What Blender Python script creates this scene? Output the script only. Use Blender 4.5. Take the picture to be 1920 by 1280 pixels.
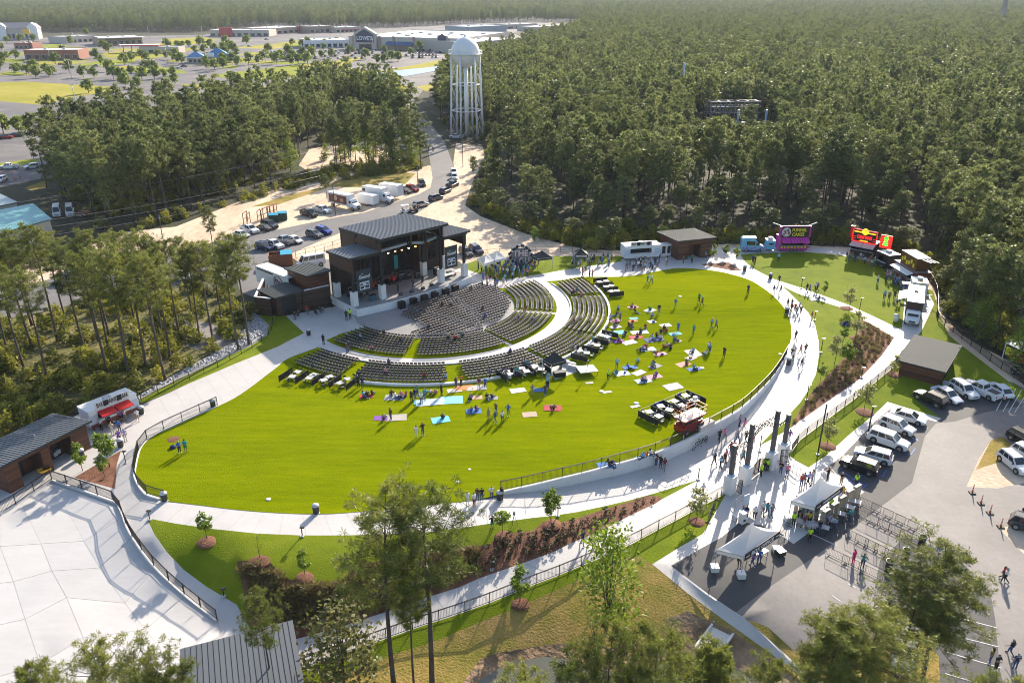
import bpy, bmesh, math, random
import numpy as np
from mathutils import Vector, Matrix, Euler
from mathutils.geometry import delaunay_2d_cdt
rnd = random.Random(7)
R = math.radians
sc = bpy.context.scene
for _o in list(bpy.data.objects): bpy.data.objects.remove(_o)
col = sc.collection

# ------------------------------------------------------------------ camera, light, sky
F, YH, H = 1493.0, -25.0, 50.0
TH = math.atan((640 - YH) / F); S_, C_ = math.sin(TH), math.cos(TH)
cam_d = bpy.data.cameras.new('camera'); cam = bpy.data.objects.new('camera', cam_d); col.objects.link(cam)
cam.location = (0, 0, H); cam.rotation_euler = (math.pi/2 - TH, 0, 0)
cam_d.sensor_fit = 'HORIZONTAL'; cam_d.sensor_width = 36; cam_d.lens = 36*F/1920
cam_d.clip_start = 1; cam_d.clip_end = 20000
sc.camera = cam
SUN_AZ, SUN_EL = R(23), R(26)
sun_dir = Vector((math.sin(SUN_AZ)*math.cos(SUN_EL), math.cos(SUN_AZ)*math.cos(SUN_EL), math.sin(SUN_EL)))
w = bpy.data.worlds.new('World'); sc.world = w; w.use_nodes = True
nt = w.node_tree; nt.nodes.clear()
sky = nt.nodes.new('ShaderNodeTexSky'); sky.sky_type = 'NISHITA'; sky.sun_disc = False
sky.sun_elevation = SUN_EL; sky.sun_rotation = SUN_AZ; sky.altitude = 50; sky.dust_density = 1.5
bg = nt.nodes.new('ShaderNodeBackground'); bg.inputs['Strength'].default_value = 0.13
ow = nt.nodes.new('ShaderNodeOutputWorld')
nt.links.new(sky.outputs[0], bg.inputs[0]); nt.links.new(bg.outputs[0], ow.inputs[0])
sun_d = bpy.data.lights.new('sun', 'SUN'); sun_d.energy = 5.0; sun_d.angle = R(0.5); sun_d.color = (1.0, 0.885, 0.73)
sun = bpy.data.objects.new('sun', sun_d); col.objects.link(sun)
sun.rotation_euler = (-sun_dir).to_track_quat('-Z', 'Y').to_euler(); sun.location = (0, 0, 200)
sc.view_settings.view_transform = 'Standard'; sc.view_settings.look = 'None'
sc.view_settings.exposure = 1.05; sc.view_settings.gamma = 1.0
sc.view_settings.use_curve_mapping = False
sc.render.engine = 'CYCLES'
cy = sc.cycles
cy.max_bounces = 5; cy.diffuse_bounces = 2; cy.glossy_bounces = 2; cy.transmission_bounces = 3; cy.volume_bounces = 0; cy.transparent_max_bounces = 4
cy.caustics_reflective = False; cy.caustics_refractive = False
cy.use_denoising = True; cy.use_adaptive_sampling = False; cy.filter_width = 1.0

# ------------------------------------------------------------------ helpers
def ray(px, py):
    u = (px-960)/F; v = (py-640)/F
    return (u, C_ - v*S_, -S_ - v*C_)
def G(px, py, z=0.0):
    "place on the level plane z that the photograph shows at (px, py)"
    d = ray(px, py); t = (z-H)/d[2]
    return Vector((d[0]*t, d[1]*t, z))
def Gt(px, py):
    "place on the terrain that the photograph shows at (px, py)"
    z = 0.0
    for _ in range(14):
        p = G(px, py, z); z = 0.5*z + 0.5*hz(p.x, p.y)
    return G(px, py, z)

def tag(o, label=None, cat=None, group=None, kind=None):
    if label: o['label'] = label
    if cat: o['category'] = cat
    if group: o['group'] = group
    if kind: o['kind'] = kind
    return o
def empty(name, loc, rz=0.0, label=None, cat=None, group=None, scale=1.0):
    o = bpy.data.objects.new(name, None); o.empty_display_size = 0.3
    o.location = loc; o.rotation_euler = (0, 0, rz)
    if scale != 1.0: o.scale = (scale,)*3
    col.objects.link(o)
    return tag(o, label, cat, group)
def link(name, me, parent=None, loc=(0,0,0), rot=(0,0,0), scale=None, mats=None):
    o = bpy.data.objects.new(name, me); o.location = loc; o.rotation_euler = rot
    if scale is not None: o.scale = scale if hasattr(scale, '__len__') else (scale,)*3
    if parent is not None: o.parent = parent
    col.objects.link(o)
    if mats:
        for i, m in enumerate(mats):
            o.material_slots[i].link = 'OBJECT'; o.material_slots[i].material = m
    return o
def copy_tree(o, parent=None):
    c = o.copy(); col.objects.link(c)
    if parent is not None: c.parent = parent
    for ch in KIDS.get(o.name, ()): copy_tree(ch, c)
    return c
KIDS = {}
def reg_kids():
    KIDS.clear()
    for o in bpy.data.objects:
        if o.parent: KIDS.setdefault(o.parent.name, []).append(o)

class MB:
    "collects polygons and turns them into one mesh"
    def __init__(s): s.v = []; s.f = []; s.m = []; s.mi = 0; s.smooth = []
    def mat(s, i): s.mi = i; return s
    def add(s, vs, fs, sm=False):
        b = len(s.v); s.v.extend(tuple(p) for p in vs)
        for f in fs: s.f.append(tuple(b+i for i in f)); s.m.append(s.mi); s.smooth.append(sm)
        return s
    def quad(s, a, b, c, d): return s.add((a, b, c, d), ((0, 1, 2, 3),))
    def poly(s, pts): return s.add(pts, (tuple(range(len(pts))),))
    def box(s, c, d, rz=0.0, taper=1.0):
        cx, cy_, cz = c; x, y, z = d[0]/2, d[1]/2, d[2]/2; ca, sa = math.cos(rz), math.sin(rz)
        vs = []
        for dz, k in ((-z, 1.0), (z, taper)):
            for sx, sy in ((-x, -y), (x, -y), (x, y), (-x, y)):
                X, Y = sx*k, sy*k
                vs.append((cx+X*ca-Y*sa, cy_+X*sa+Y*ca, cz+dz))
        return s.add(vs, ((3, 2, 1, 0), (4, 5, 6, 7), (0, 1, 5, 4), (1, 2, 6, 5), (2, 3, 7, 6), (3, 0, 4, 7)))
    def bar(s, a, b, wd, ht=None):
        "a square bar from a to b"
        ht = ht or wd
        a, b = Vector(a), Vector(b); d = (b-a).normalized()
        up = Vector((0, 0, 1)) if abs(d.z) < .95 else Vector((0, 1, 0))
        r = d.cross(up).normalized()*(wd/2); u = r.cross(d).normalized()*(ht/2)
        vs = [p+k for p in (a, b) for k in (-r-u, r-u, r+u, -r+u)]
        return s.add(vs, ((3, 2, 1, 0), (4, 5, 6, 7), (0, 1, 5, 4), (1, 2, 6, 5), (2, 3, 7, 6), (3, 0, 4, 7)))
    def tube(s, pts, rs, n=6, cap=True):
        pts = [Vector(p) for p in pts]
        if not hasattr(rs, '__len__'): rs = [rs]*len(pts)
        b = len(s.v)
        for i, p in enumerate(pts):
            d = (pts[min(i+1, len(pts)-1)]-pts[max(i-1, 0)]).normalized()
            up = Vector((0, 0, 1)) if abs(d.z) < .9 else Vector((0, 1, 0))
            r = d.cross(up).normalized(); u = r.cross(d)
            for k in range(n):
                a = 2*math.pi*k/n
                s.v.append(tuple(p + (r*math.cos(a)+u*math.sin(a))*rs[i]))
        for i in range(len(pts)-1):
            for k in range(n):
                k2 = (k+1) % n
                s.f.append((b+i*n+k2, b+i*n+k, b+i*n+n+k, b+i*n+n+k2)); s.m.append(s.mi); s.smooth.append(True)
        if cap:
            for fc in (tuple(b+k for k in range(n)), tuple(b+(len(pts)-1)*n+k for k in reversed(range(n)))):
                s.f.append(fc); s.m.append(s.mi); s.smooth.append(False)
        return s
    def lathe(s, prof, n=16, c=(0, 0, 0)):
        b = len(s.v)
        for r, z in prof:
            for k in range(n):
                a = 2*math.pi*k/n; s.v.append((c[0]+r*math.cos(a), c[1]+r*math.sin(a), c[2]+z))
        for i in range(len(prof)-1):
            for k in range(n):
                k2 = (k+1) % n
                s.f.append((b+i*n+k, b+i*n+k2, b+i*n+n+k2, b+i*n+n+k)); s.m.append(s.mi); s.smooth.append(True)
        return s
    def prism(s, poly, z0, z1):
        "extrude a plan polygon (counter-clockwise) from z0 to z1"
        n = len(poly)
        a = sum(poly[i][0]*poly[(i+1) % n][1]-poly[(i+1) % n][0]*poly[i][1] for i in range(n))
        if a < 0: poly = list(reversed(poly))
        vs = [(p[0], p[1], z0) for p in poly]+[(p[0], p[1], z1) for p in poly]
        fs = [tuple(reversed(range(n))), tuple(range(n, 2*n))]+[(i, (i+1) % n, n+(i+1) % n, n+i) for i in range(n)]
        return s.add(vs, fs)
    def slab(s, quad, th):
        "a slab: four top corners (counter-clockwise from above) and a thickness downward"
        vs = [tuple(p) for p in quad]+[(p[0], p[1], p[2]-th) for p in quad]
        return s.add(vs, ((0, 1, 2, 3), (7, 6, 5, 4), (0, 4, 5, 1), (1, 5, 6, 2), (2, 6, 7, 3), (3, 7, 4, 0)))
    def mesh(s, name, mats):
        me = bpy.data.meshes.new(name); me.from_pydata(s.v, [], s.f)
        for m in (mats if isinstance(mats, (list, tuple)) else [mats]): me.materials.append(m)
        me.polygons.foreach_set('material_index', s.m); me.polygons.foreach_set('use_smooth', s.smooth)
        me.update(); return me
    def build(s, name, mats, parent=None, loc=(0, 0, 0), rot=(0, 0, 0)):
        return link(name, s.mesh(name, mats), parent, loc, rot)

# ------------------------------------------------------------------ materials
def _nodes(name):
    m = bpy.data.materials.new(name); m.use_nodes = True
    nt = m.node_tree; p = nt.nodes['Principled BSDF']
    return m, nt, p
MATS = {}
def M(name, c=None, rough=0.6, metal=0.0, var=0.0, emit=0.0, spec=None):
    "plain paint/plastic/metal with slight colour grain and a random shade per object"
    if name in MATS: return MATS[name]
    m, nt, p = _nodes(name)
    p.inputs['Base Color'].default_value = (*c, 1); p.inputs['Roughness'].default_value = rough; p.inputs['Metallic'].default_value = metal
    if spec is not None: p.inputs['Specular IOR Level'].default_value = spec
    if emit: p.inputs['Emission Color'].default_value = (*c, 1); p.inputs['Emission Strength'].default_value = emit
    if var:
        tc = nt.nodes.new('ShaderNodeNewGeometry'); nz = nt.nodes.new('ShaderNodeTexNoise'); nz.inputs['Scale'].default_value = 1.7; nz.inputs['Detail'].default_value = 5
        oi = nt.nodes.new('ShaderNodeObjectInfo')
        ad = nt.nodes.new('ShaderNodeMath'); ad.operation = 'ADD'
        mr = nt.nodes.new('ShaderNodeMapRange'); mr.inputs['From Min'].default_value = 0.4; mr.inputs['From Max'].default_value = 1.6
        mr.inputs['To Min'].default_value = 1-var; mr.inputs['To Max'].default_value = 1+var
        hs = nt.nodes.new('ShaderNodeHueSaturation'); hs.inputs['Color'].default_value = (*c, 1)
        L = nt.links.new
        L(tc.outputs['Position'], nz.inputs['Vector']); L(nz.outputs['Fac'], ad.inputs[0]); L(oi.outputs['Random'], ad.inputs[1])
        L(ad.outputs[0], mr.inputs['Value']); L(mr.outputs[0], hs.inputs['Value']); L(hs.outputs[0], p.inputs['Base Color'])
    MATS[name] = m; return m
def ground_mat(name, cols, scales=(0.05, 0.6, 6.0), rough=0.9, bump=0.0, bscale=8.0, pos=(0.35, 0.5, 0.65), spec=0.3, stretch=None):
    "three colours blended by large, medium and fine noise in world space, with relief"
    m, nt, p = _nodes(name); L = nt.links.new
    g = nt.nodes.new('ShaderNodeNewGeometry'); vec = g.outputs['Position']
    if stretch:
        mp = nt.nodes.new('ShaderNodeMapping'); mp.inputs['Rotation'].default_value = (0, 0, stretch[0]); mp.inputs['Scale'].default_value = (stretch[1], 1, 1)
        L(vec, mp.inputs['Vector']); vec = mp.outputs[0]
    acc = None
    for sc_, wt in zip(scales, (0.45, 0.33, 0.22)):
        nz = nt.nodes.new('ShaderNodeTexNoise'); nz.inputs['Scale'].default_value = sc_; nz.inputs['Detail'].default_value = 5; nz.inputs['Roughness'].default_value = 0.65
        L(vec, nz.inputs['Vector'])
        mu = nt.nodes.new('ShaderNodeMath'); mu.operation = 'MULTIPLY_ADD'; mu.inputs[1].default_value = wt; mu.inputs[2].default_value = 0
        L(nz.outputs['Fac'], mu.inputs[0])
        if acc is not None: L(acc, mu.inputs[2])
        acc = mu.outputs[0]
    cr = nt.nodes.new('ShaderNodeValToRGB'); e = cr.color_ramp.elements
    e[0].position = pos[0]; e[0].color = (*cols[0], 1); e[1].position = pos[2]; e[1].color = (*cols[2], 1)
    k = e.new(pos[1]); k.color = (*cols[1], 1)
    L(acc, cr.inputs[0]); L(cr.outputs[0], p.inputs['Base Color'])
    p.inputs['Roughness'].default_value = rough; p.inputs['Specular IOR Level'].default_value = spec
    if bump:
        nb = nt.nodes.new('ShaderNodeTexNoise'); nb.inputs['Scale'].default_value = bscale; nb.inputs['Detail'].default_value = 4
        bm_ = nt.nodes.new('ShaderNodeBump'); bm_.inputs['Strength'].default_value = 1.0; bm_.inputs['Distance'].default_value = bump
        L(g.outputs['Position'], nb.inputs['Vector']); L(nb.outputs['Fac'], bm_.inputs['Height']); L(bm_.outputs[0], p.inputs['Normal'])
    MATS[name] = m; return m
def leaf_mat(name, dark, light, trans=0.35, rough=0.55):
    "leaves: random colour per tuft and per tree, light passing through"
    m, nt, p = _nodes(name); L = nt.links.new
    g = nt.nodes.new('ShaderNodeNewGeometry'); oi = nt.nodes.new('ShaderNodeObjectInfo')
    a = nt.nodes.new('ShaderNodeMath'); a.operation = 'MULTIPLY_ADD'; a.inputs[1].default_value = 0.45
    b = nt.nodes.new('ShaderNodeMath'); b.operation = 'MULTIPLY'; b.inputs[1].default_value = 0.55
    L(g.outputs['Random Per Island'], a.inputs[0]); L(oi.outputs['Random'], b.inputs[0]); L(b.outputs[0], a.inputs[2])
    mx = nt.nodes.new('ShaderNodeMix'); mx.data_type = 'RGBA'
    mx.inputs[6].default_value = (*dark, 1); mx.inputs[7].default_value = (*light, 1)
    L(a.outputs[0], mx.inputs[0]); L(mx.outputs[2], p.inputs['Base Color'])
    p.inputs['Roughness'].default_value = rough; p.inputs['Specular IOR Level'].default_value = 0.35
    tr = nt.nodes.new('ShaderNodeBsdfTranslucent'); L(mx.outputs[2], tr.inputs['Color'])
    ms = nt.nodes.new('ShaderNodeMixShader'); ms.inputs[0].default_value = trans
    out = nt.nodes['Material Output']
    L(p.outputs[0], ms.inputs[1]); L(tr.outputs[0], ms.inputs[2]); L(ms.outputs[0], out.inputs['Surface'])
    MATS[name] = m; return m
# ------------------------------------------------------------------ terrain heights
CP = [(944,929,-.3),(1011,918,-.9),(1100,902,-1.3),(1160,890,-1.5),(1226,870,-1.6),(1313,838,-1.65),(1390,783,-1.1),(1440,735,-.6),(1464,703,-.3),(1478,665,0),
(925,980,-.1),(1031,967,-.8),(1130,949,-1.2),(1228,924,-1.5),(1312,898,-1.6),(1424,835,-1.6),(1500,756,-1.1),(1530,701,-.6),(1537,650,-.1),(1500,568,0),
(1228,944,-1.7),(1130,993,-1.8),(1031,1037,-2.1),(900,1083,-2.5),(728,1145,-3.1),(557,1195,-3.3),(600,1240,-3.3),(728,1183,-3.1),(900,1136,-2.5),(1079,1065,-2.0),(1242,988,-1.7),
(1362,922,-1.7),(1476,860,-1.7),(1400,1000,-1.9),(1550,900,-1.8),(1260,1060,-2),(1392,1157,-2.2),(1600,1050,-2.1),(1700,900,-1.9),(1850,1000,-2.2),(1880,1270,-2.4),(1600,1270,-2.4),(1765,784,-1.4),(1640,790,-1.5),(1760,724,-1.),(1900,750,-1.2),(1919,850,-1.7),(1613,725,-.9),(1560,770,-1.2),(1500,810,-1.5),(1677,650,-.3),(1740,603,0),(1850,690,-.6),
(97,905,-.4),(0,968,-.5),(220,945,-.4),(240,1000,-.6),(300,1080,-1.8),(345,1120,-2.4),(410,1170,-3.0),(0,1100,-1),(150,1150,-1.6),(0,1280,-2),(200,1280,-2.4),(335,1220,-2.6),(450,1280,-3.3),(240,960,-.2),(275,971,-.1),(290,1002,-.3),(312,1033,-.9),(344,1068,-1.9),(387,1099,-2.6),(444,1133,-3.1),(469,1180,-3.3),(300,990,-.02),(345,1007,-.05),(400,1030,-.12),(440,1042,-.25),
(400,991,0),(564,1003,0),(728,1001,0),(860,990,0),(420,960,0),(600,970,0),(760,955,0),(880,945,0),(320,945,0),(235,905,0),(265,830,0),
(470,1056,-.4),(544,1086,-.8),(610,1093,-.8),(679,1057,-.5),(859,1024,-.7),(941,1001,-.6),(1041,980,-1.1),(1215,929,-1.6),(330,1000,-.2),(420,1015,-.15),(560,1045,-.3),(700,1030,-.3),
(900,1230,-4.3),(985,1245,-5.3),(1100,1270,-5.4),(1200,1270,-5.4),(1310,1235,-5.3),(1000,1200,-4.2),(1100,1190,-3.8),(1250,1170,-3.6),(1150,1100,-2.6),(1220,1070,-2.1),(1000,1130,-2.9),(780,1230,-3.6),(700,1260,-4),(1360,1190,-3.2),(1420,1250,-4.9),(1340,1215,-5.0),(1100,1400,-5.5),
(100,830,0),(150,780,0),(265,757,0),(440,679,0),(0,860,0),(-200,960,0),(565,624,0),(1919,640,0),(1800,600,0),(400,850,0),(800,850,0),(1100,800,0),(1300,700,0),(600,750,0),(1400,640,0),(1484,630,0),(1300,505,0),(1600,500,0)]
_cw = [(*G(a, b, z)[:2], z) for a, b, z in CP]
_cw += [(x, y, 0) for x in (-170, -120, -80, -40, 0, 40, 80, 120, 170) for y in (130, 150, 175, 210)] + [(-90, 100, 0), (-90, 70, -.5), (-110, 40, -1.5), (110, 100, -.5), (120, 70, -1.8), (110, 45, -2.5), (70, 30, -3), (0, 25, -5.5), (-40, 25, -3), (-80, 30, -2)]
_cw = np.array(_cw)
_D = np.hypot(_cw[:, None, 0]-_cw[None, :, 0], _cw[:, None, 1]-_cw[None, :, 1])
_n = len(_cw); _A = np.zeros((_n+1, _n+1)); _A[:_n, :_n] = _D; _A[:_n, _n] = 1; _A[_n, :_n] = 1
_wt = np.linalg.solve(_A + np.diag([-0.15]*_n+[0.0]), np.r_[_cw[:, 2], 0])
GX0, GY0, GN, GM, GS = -180.0, 10.0, 361, 211, 1.0
_gx = GX0+np.arange(GN)*GS; _gy = GY0+np.arange(GM)*GS
_XX, _YY = np.meshgrid(_gx, _gy, indexing='ij')
_Z = np.zeros_like(_XX)+_wt[_n]
for _i in range(_n): _Z += _wt[_i]*np.hypot(_XX-_cw[_i, 0], _YY-_cw[_i, 1])
_fade = np.clip((175-_YY)/30, 0, 1)*np.clip((165-np.abs(_XX))/40, 0, 1)
_Z = np.minimum(_Z, 0.0)*_fade
for _ in range(2):
    _Z[1:-1, 1:-1] = (_Z[1:-1, 1:-1]*4+_Z[:-2, 1:-1]+_Z[2:, 1:-1]+_Z[1:-1, :-2]+_Z[1:-1, 2:])/8
def hz(x, y):
    fx = (x-GX0)/GS; fy = (y-GY0)/GS
    if fx < 0 or fy < 0 or fx >= GN-1 or fy >= GM-1: return 0.0
    i, j = int(fx), int(fy); fx -= i; fy -= j
    return float((_Z[i, j]*(1-fx)+_Z[i+1, j]*fx)*(1-fy)+(_Z[i, j+1]*(1-fx)+_Z[i+1, j+1]*fx)*fy)

def crom(pts, n=4, closed=True):
    "smooth a list of points; a repeated point is a corner"
    out = []; N = len(pts)
    for i in range(N if closed else N-1):
        p1, p2 = pts[i], pts[(i+1) % N]
        if p1 == p2: continue
        p0 = pts[(i-1) % N] if closed or i > 0 else p1
        p3 = pts[(i+2) % N] if closed or i+2 < N else p2
        if p0 == p1: p0 = (2*p1[0]-p2[0], 2*p1[1]-p2[1])
        if p3 == p2: p3 = (2*p2[0]-p1[0], 2*p2[1]-p1[1])
        for k in range(n):
            t = k/n
            out.append(tuple(0.5*((2*b)+(c-a)*t+(2*a-5*b+4*c-d)*t*t+(3*b-a-3*c+d)*t**3) for a, b, c, d in zip(p0, p1, p2, p3)))
    if not closed: out.append(pts[-1])
    return out
def pip(P, poly):
    "which of the points P (n,2) lie in the polygon"
    x, y = P[:, 0], P[:, 1]; ins = np.zeros(len(P), bool); poly = np.asarray(poly)
    x0, y0 = poly[:, 0], poly[:, 1]; x1, y1 = np.roll(x0, -1), np.roll(y0, -1)
    bb = (x >= x0.min()) & (x <= x0.max()) & (y >= y0.min()) & (y <= y0.max())
    idx = np.nonzero(bb)[0]
    if not len(idx): return ins
    X, Y = x[idx], y[idx]; r = np.zeros(len(idx), bool)
    for a, b, c, d in zip(x0, y0, x1, y1):
        if b == d: continue
        cond = ((b > Y) != (d > Y)) & (X < (c-a)*(Y-b)/(d-b)+a)
        r ^= cond
    ins[idx] = r; return ins
def wpoly(px, smooth=False, z=None, n=4):
    if smooth: px = crom(px, n)
    return [tuple((G(a, b, z) if z is not None else Gt(a, b))[:2]) for a, b in px]

def partition(regions, grid, zf, prefix=''):
    """one sheet of ground cut along the borders of all regions; every region becomes its own piece.
    regions: list of (name, polygon, material, lift); a later one lies over an earlier one"""
    V = []; E = []; seen = {}
    def vid(p):
        k = (round(p[0], 3), round(p[1], 3))
        if k not in seen: seen[k] = len(V); V.append(k)
        return seen[k]
    for _, poly, *_r in regions:
        ids = []
        for i in range(len(poly)):
            a, b = Vector(poly[i]), Vector(poly[(i+1) % len(poly)]); L = (b-a).length
            big = max(abs(a.x), abs(a.y), abs(b.x), abs(b.y))
            st = 3.0 if big < 190 else 60.0
            k = max(1, int(L/st))
            for q in range(k): ids.append(vid(a.lerp(b, q/k)))
        for i in range(len(ids)):
            if ids[i] != ids[(i+1) % len(ids)]: E.append((ids[i], ids[(i+1) % len(ids)]))
    for p in grid: vid(p)
    ov, oe, of, *_x = delaunay_2d_cdt([Vector(v) for v in V], E, [], 0, 1e-4)
    ov = np.array([(v.x, v.y) for v in ov]); tri = np.array([f for f in of if len(f) == 3])
    cen = ov[tri].mean(1); cls = np.full(len(tri), -1)
    for i, (_, poly, *_r) in enumerate(regions): cls[pip(cen, poly)] = i
    zz = np.array([zf(x, y) for x, y in ov]); objs = {}
    names = {}
    for i, r in enumerate(regions): names.setdefault((r[0], r[2], r[3], i if len(r) > 4 and r[4] else -1), []).append(i)
    for (nm, mt, lift, _s), idx in names.items():
        T = tri[np.isin(cls, idx)]
        if not len(T): continue
        u, inv = np.unique(T, return_inverse=True); inv = inv.reshape(T.shape)
        vs = np.c_[ov[u], zz[u]+lift]
        a, b, c = vs[inv[:, 0]], vs[inv[:, 1]], vs[inv[:, 2]]
        cr = (b[:, 0]-a[:, 0])*(c[:, 1]-a[:, 1])-(b[:, 1]-a[:, 1])*(c[:, 0]-a[:, 0])
        inv[cr < 0] = inv[cr < 0][:, ::-1]
        me = bpy.data.meshes.new(nm); me.from_pydata(vs.tolist(), [], inv.tolist()); me.materials.append(mt)
        me.polygons.foreach_set('use_smooth', [True]*len(inv))
        o = link(nm, me); o['kind'] = 'structure'; objs.setdefault(nm, []).append(o)
    return objs

# ------------------------------------------------------------------ ground materials
m_floor = ground_mat('forest_floor', [(.022,.027,.010),(.04,.04,.017),(.07,.062,.03)], (.03,.25,2.0), bump=.25, bscale=1.5)
m_sand = ground_mat('sand', [(.36,.255,.165),(.60,.455,.325),(.70,.56,.42)], (.04,.3,2.5), bump=.08, bscale=2.5, stretch=(R(50), 3.0))
m_conc = ground_mat('concrete', [(.39,.37,.355),(.475,.455,.44),(.535,.515,.50)], (.06,.35,3.0), rough=.62, spec=.4)
m_slab = ground_mat('plaza_concrete', [(.45,.43,.415),(.515,.495,.48),(.57,.55,.535)], (.045,.3,2.0), rough=.6, spec=.4, stretch=(R(-8), .35))
m_joint = ground_mat('joint', [(.33,.30,.28),(.39,.36,.34),(.44,.41,.39)], (.1,.6,5.0))
m_pad = ground_mat('stage_floor_concrete', [(.20,.20,.20),(.25,.25,.25),(.30,.295,.29)], (.08,.5,4.0), rough=.6)
m_asph = ground_mat('worn_asphalt', [(.135,.122,.117),(.19,.173,.164),(.26,.237,.222)], (.035,.2,2.2), rough=.72, spec=.4)
m_dark = ground_mat('new_asphalt', [(.045,.045,.048),(.06,.06,.063),(.08,.078,.078)], (.05,.4,5.0), rough=.75, spec=.35)
m_road = ground_mat('road_asphalt', [(.12,.115,.115),(.15,.143,.14),(.19,.18,.175)], (.04,.3,3.0), rough=.75, spec=.35)
m_town = ground_mat('town_asphalt', [(.09,.083,.088),(.15,.138,.135),(.24,.215,.20)], (.02,.08,.6), rough=.8)
m_lawn = ground_mat('lawn_grass', [(.100,.138,.0005),(.166,.204,.0008),(.245,.266,.001)], (.06,1.1,8.0), bump=.08, bscale=7.0, rough=1, spec=0, stretch=(R(12), .16))
m_turf = ground_mat('berm_grass', [(.09,.135,.004),(.145,.19,.005),(.21,.235,.014)], (.06,.5,6.0), bump=.06, bscale=7.0, rough=.95, spec=.1)
m_dry = ground_mat('dry_grass', [(.09,.13,.012),(.27,.205,.05),(.46,.28,.115)], (.12,.5,4.0), bump=.08, bscale=5.0, rough=.95, spec=.1)
m_field = ground_mat('field_grass', [(.20,.21,.02),(.30,.27,.035),(.42,.34,.09)], (.015,.07,.5), rough=.95, spec=.1)
m_green = ground_mat('verge_grass', [(.16,.20,.015),(.22,.25,.02),(.28,.28,.035)], (.02,.1,1.0), rough=.95, spec=.1)
m_woods = ground_mat('woods_floor', [(.05,.055,.018),(.13,.12,.035),(.27,.21,.085)], (.08,.35,2.5), bump=.2, bscale=2.0)
m_mulch = ground_mat('mulch', [(.085,.036,.022),(.18,.08,.046),(.30,.14,.085)], (.15,1.2,9.0), bump=.12, bscale=9.0)
m_clay = ground_mat('clay_bank', [(.12,.075,.04),(.24,.155,.09),(.36,.25,.16)], (.08,.5,3.0), bump=.3, bscale=1.8)
m_gravel = ground_mat('gravel', [(.16,.16,.17),(.30,.30,.31),(.46,.45,.45)], (.3,2.0,7.0), bump=.25, bscale=5.0)

# ------------------------------------------------------------------ outlines read off the photograph
LAWN = [(594,652),(594,652),(540,672),(520,688),(500,703),(470,726),(440,746),(410,761),(366,780),(325,799),(287,817),(265,837),(257,860),(252,890),(257,905),(272,926),(300,936),(310,939),(375,947),(440,955),(500,960),(560,963),(620,963),(700,957),(760,951),(840,943),(890,937),(935,927)]
WALL = [(945,920),(1000,908),(1050,896),(1100,884),(1160,868),(1200,857),(1240,844),(1290,822),(1323,803),(1360,783),(1390,765),(1420,738),(1444,713),(1462,688),(1475,664)]
LAWN2 = [(1481,645),(1484,625),(1482,604),(1475,585),(1462,567),(1444,550),(1420,533),(1400,523),(1370,514),(1340,508),(1300,503.5),(1270,503),(1240,507),(1200,515),(1160,519),(1120,519),(1083,520),(1050,526)]
LAWN3 = [(1000,528),(1000,528),(940,541),(940,541),(890,537),(890,537),(675,598),(675,598),(690,612),(690,612),(640,625),(640,625),(607,640),(607,640)]
lawn_w = wpoly(LAWN+WALL+LAWN2+LAWN3, True, 0.0, 3)

# seating geometry: everything in front of the stage is laid out round one centre
SC = Vector((-13.5, 127.2)); SU = Vector((.738, .674)).normalized(); SN = Vector((.674, -.738)).normalized()
S_RZ = math.atan2(SU.y, SU.x)
def SP(u, n, z=0.0):
    p = SC+SU*u+SN*n; return Vector((p.x, p.y, z))
def SA(r, deg, z=0.0):
    return SP(r*math.sin(R(deg)), r*math.cos(R(deg)), z)
def arc(r, a0, a1, n): return [tuple(SA(r, a0+(a1-a0)*i/n)[:2]) for i in range(n+1)]

MULCH_TOP = [(444,1052),(470,1049),(508,1055),(525,1075),(544,1086),(575,1090),(610,1093),(649,1083),(679,1057),(740,1045),(810,1037),(859,1024),(915,1021),(941,1001),(1000,994),(1018,978),(1041,980),(1077,973),(1130,955),(1180,940),(1215,929),(1238,930)]
SIDE_UP = [(1241,935.5),(1228,944),(1130,993),(1031,1037),(966,1060),(900,1083),(859,1101),(728,1145),(630,1177),(557,1197)]
PATH_LOW = [(275,970.6),(330,981),(400,991),(482,999.5),(564,1003),(646,1003),(728,1001),(859,990),(925,980),(1000,970),(1031,967),(1130,949),(1228,924),(1312,898)]
FENCE_S = [(567,1252),(600,1240.6),(702,1204.5),(795,1171.7),(841,1157),(884,1142),(925,1127),(1004,1094.6),(1043,1080),(1079,1065),(1115,1050),(1181,1021),(1212,1004),(1242,988),(1271,973),(1362,924)]
SIDE_LEFT = [(275,970.6),(290,1002),(312,1033),(344,1067),(387,1099),(444,1133),(470,1180)]
P2_UP = [(1397,491),(1415,504.8),(1450,523),(1500,539),(1546,555),(1592,572),(1638,593),(1683,614.8)]
P2_LOW = [(1465,535.7),(1500,551.8),(1546,566.7),(1583,578),(1619,594)]
MAIN_R = [(1477.5,546),(1498,566.7),(1516,587),(1528,608),(1535,640),(1536,662),(1530,701),(1514,734),(1499,756),(1481.6,774.5),(1424,835)]
E_MULCH_L = [(1617,598.7),(1601,637),(1580,672.5),(1544,712),(1526,729),(1500,768),(1484,797)]
E_SIDE_L = [(1677,632.6),(1652,668),(1612,710),(1565,743),(1500,788.5),(1484,801)]
E_FENCE = [(1690,668),(1672,691),(1612,740.5),(1547,789.7),(1500,825),(1484,847)]
SW_UP = [(1664,753),(1640,776),(1594,813),(1547,855),(1516,876)]

regs = []
def reg(name, pts, mat, lift=0.0, smooth=False, world=None, solo=False):
    regs.append((name, world if world else wpoly(pts, smooth), mat, lift, solo))
BIG = 9000
reg('ground', None, m_floor, 0, world=[(-BIG, -60), (BIG, -60), (BIG, BIG), (-BIG, BIG)])
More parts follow.
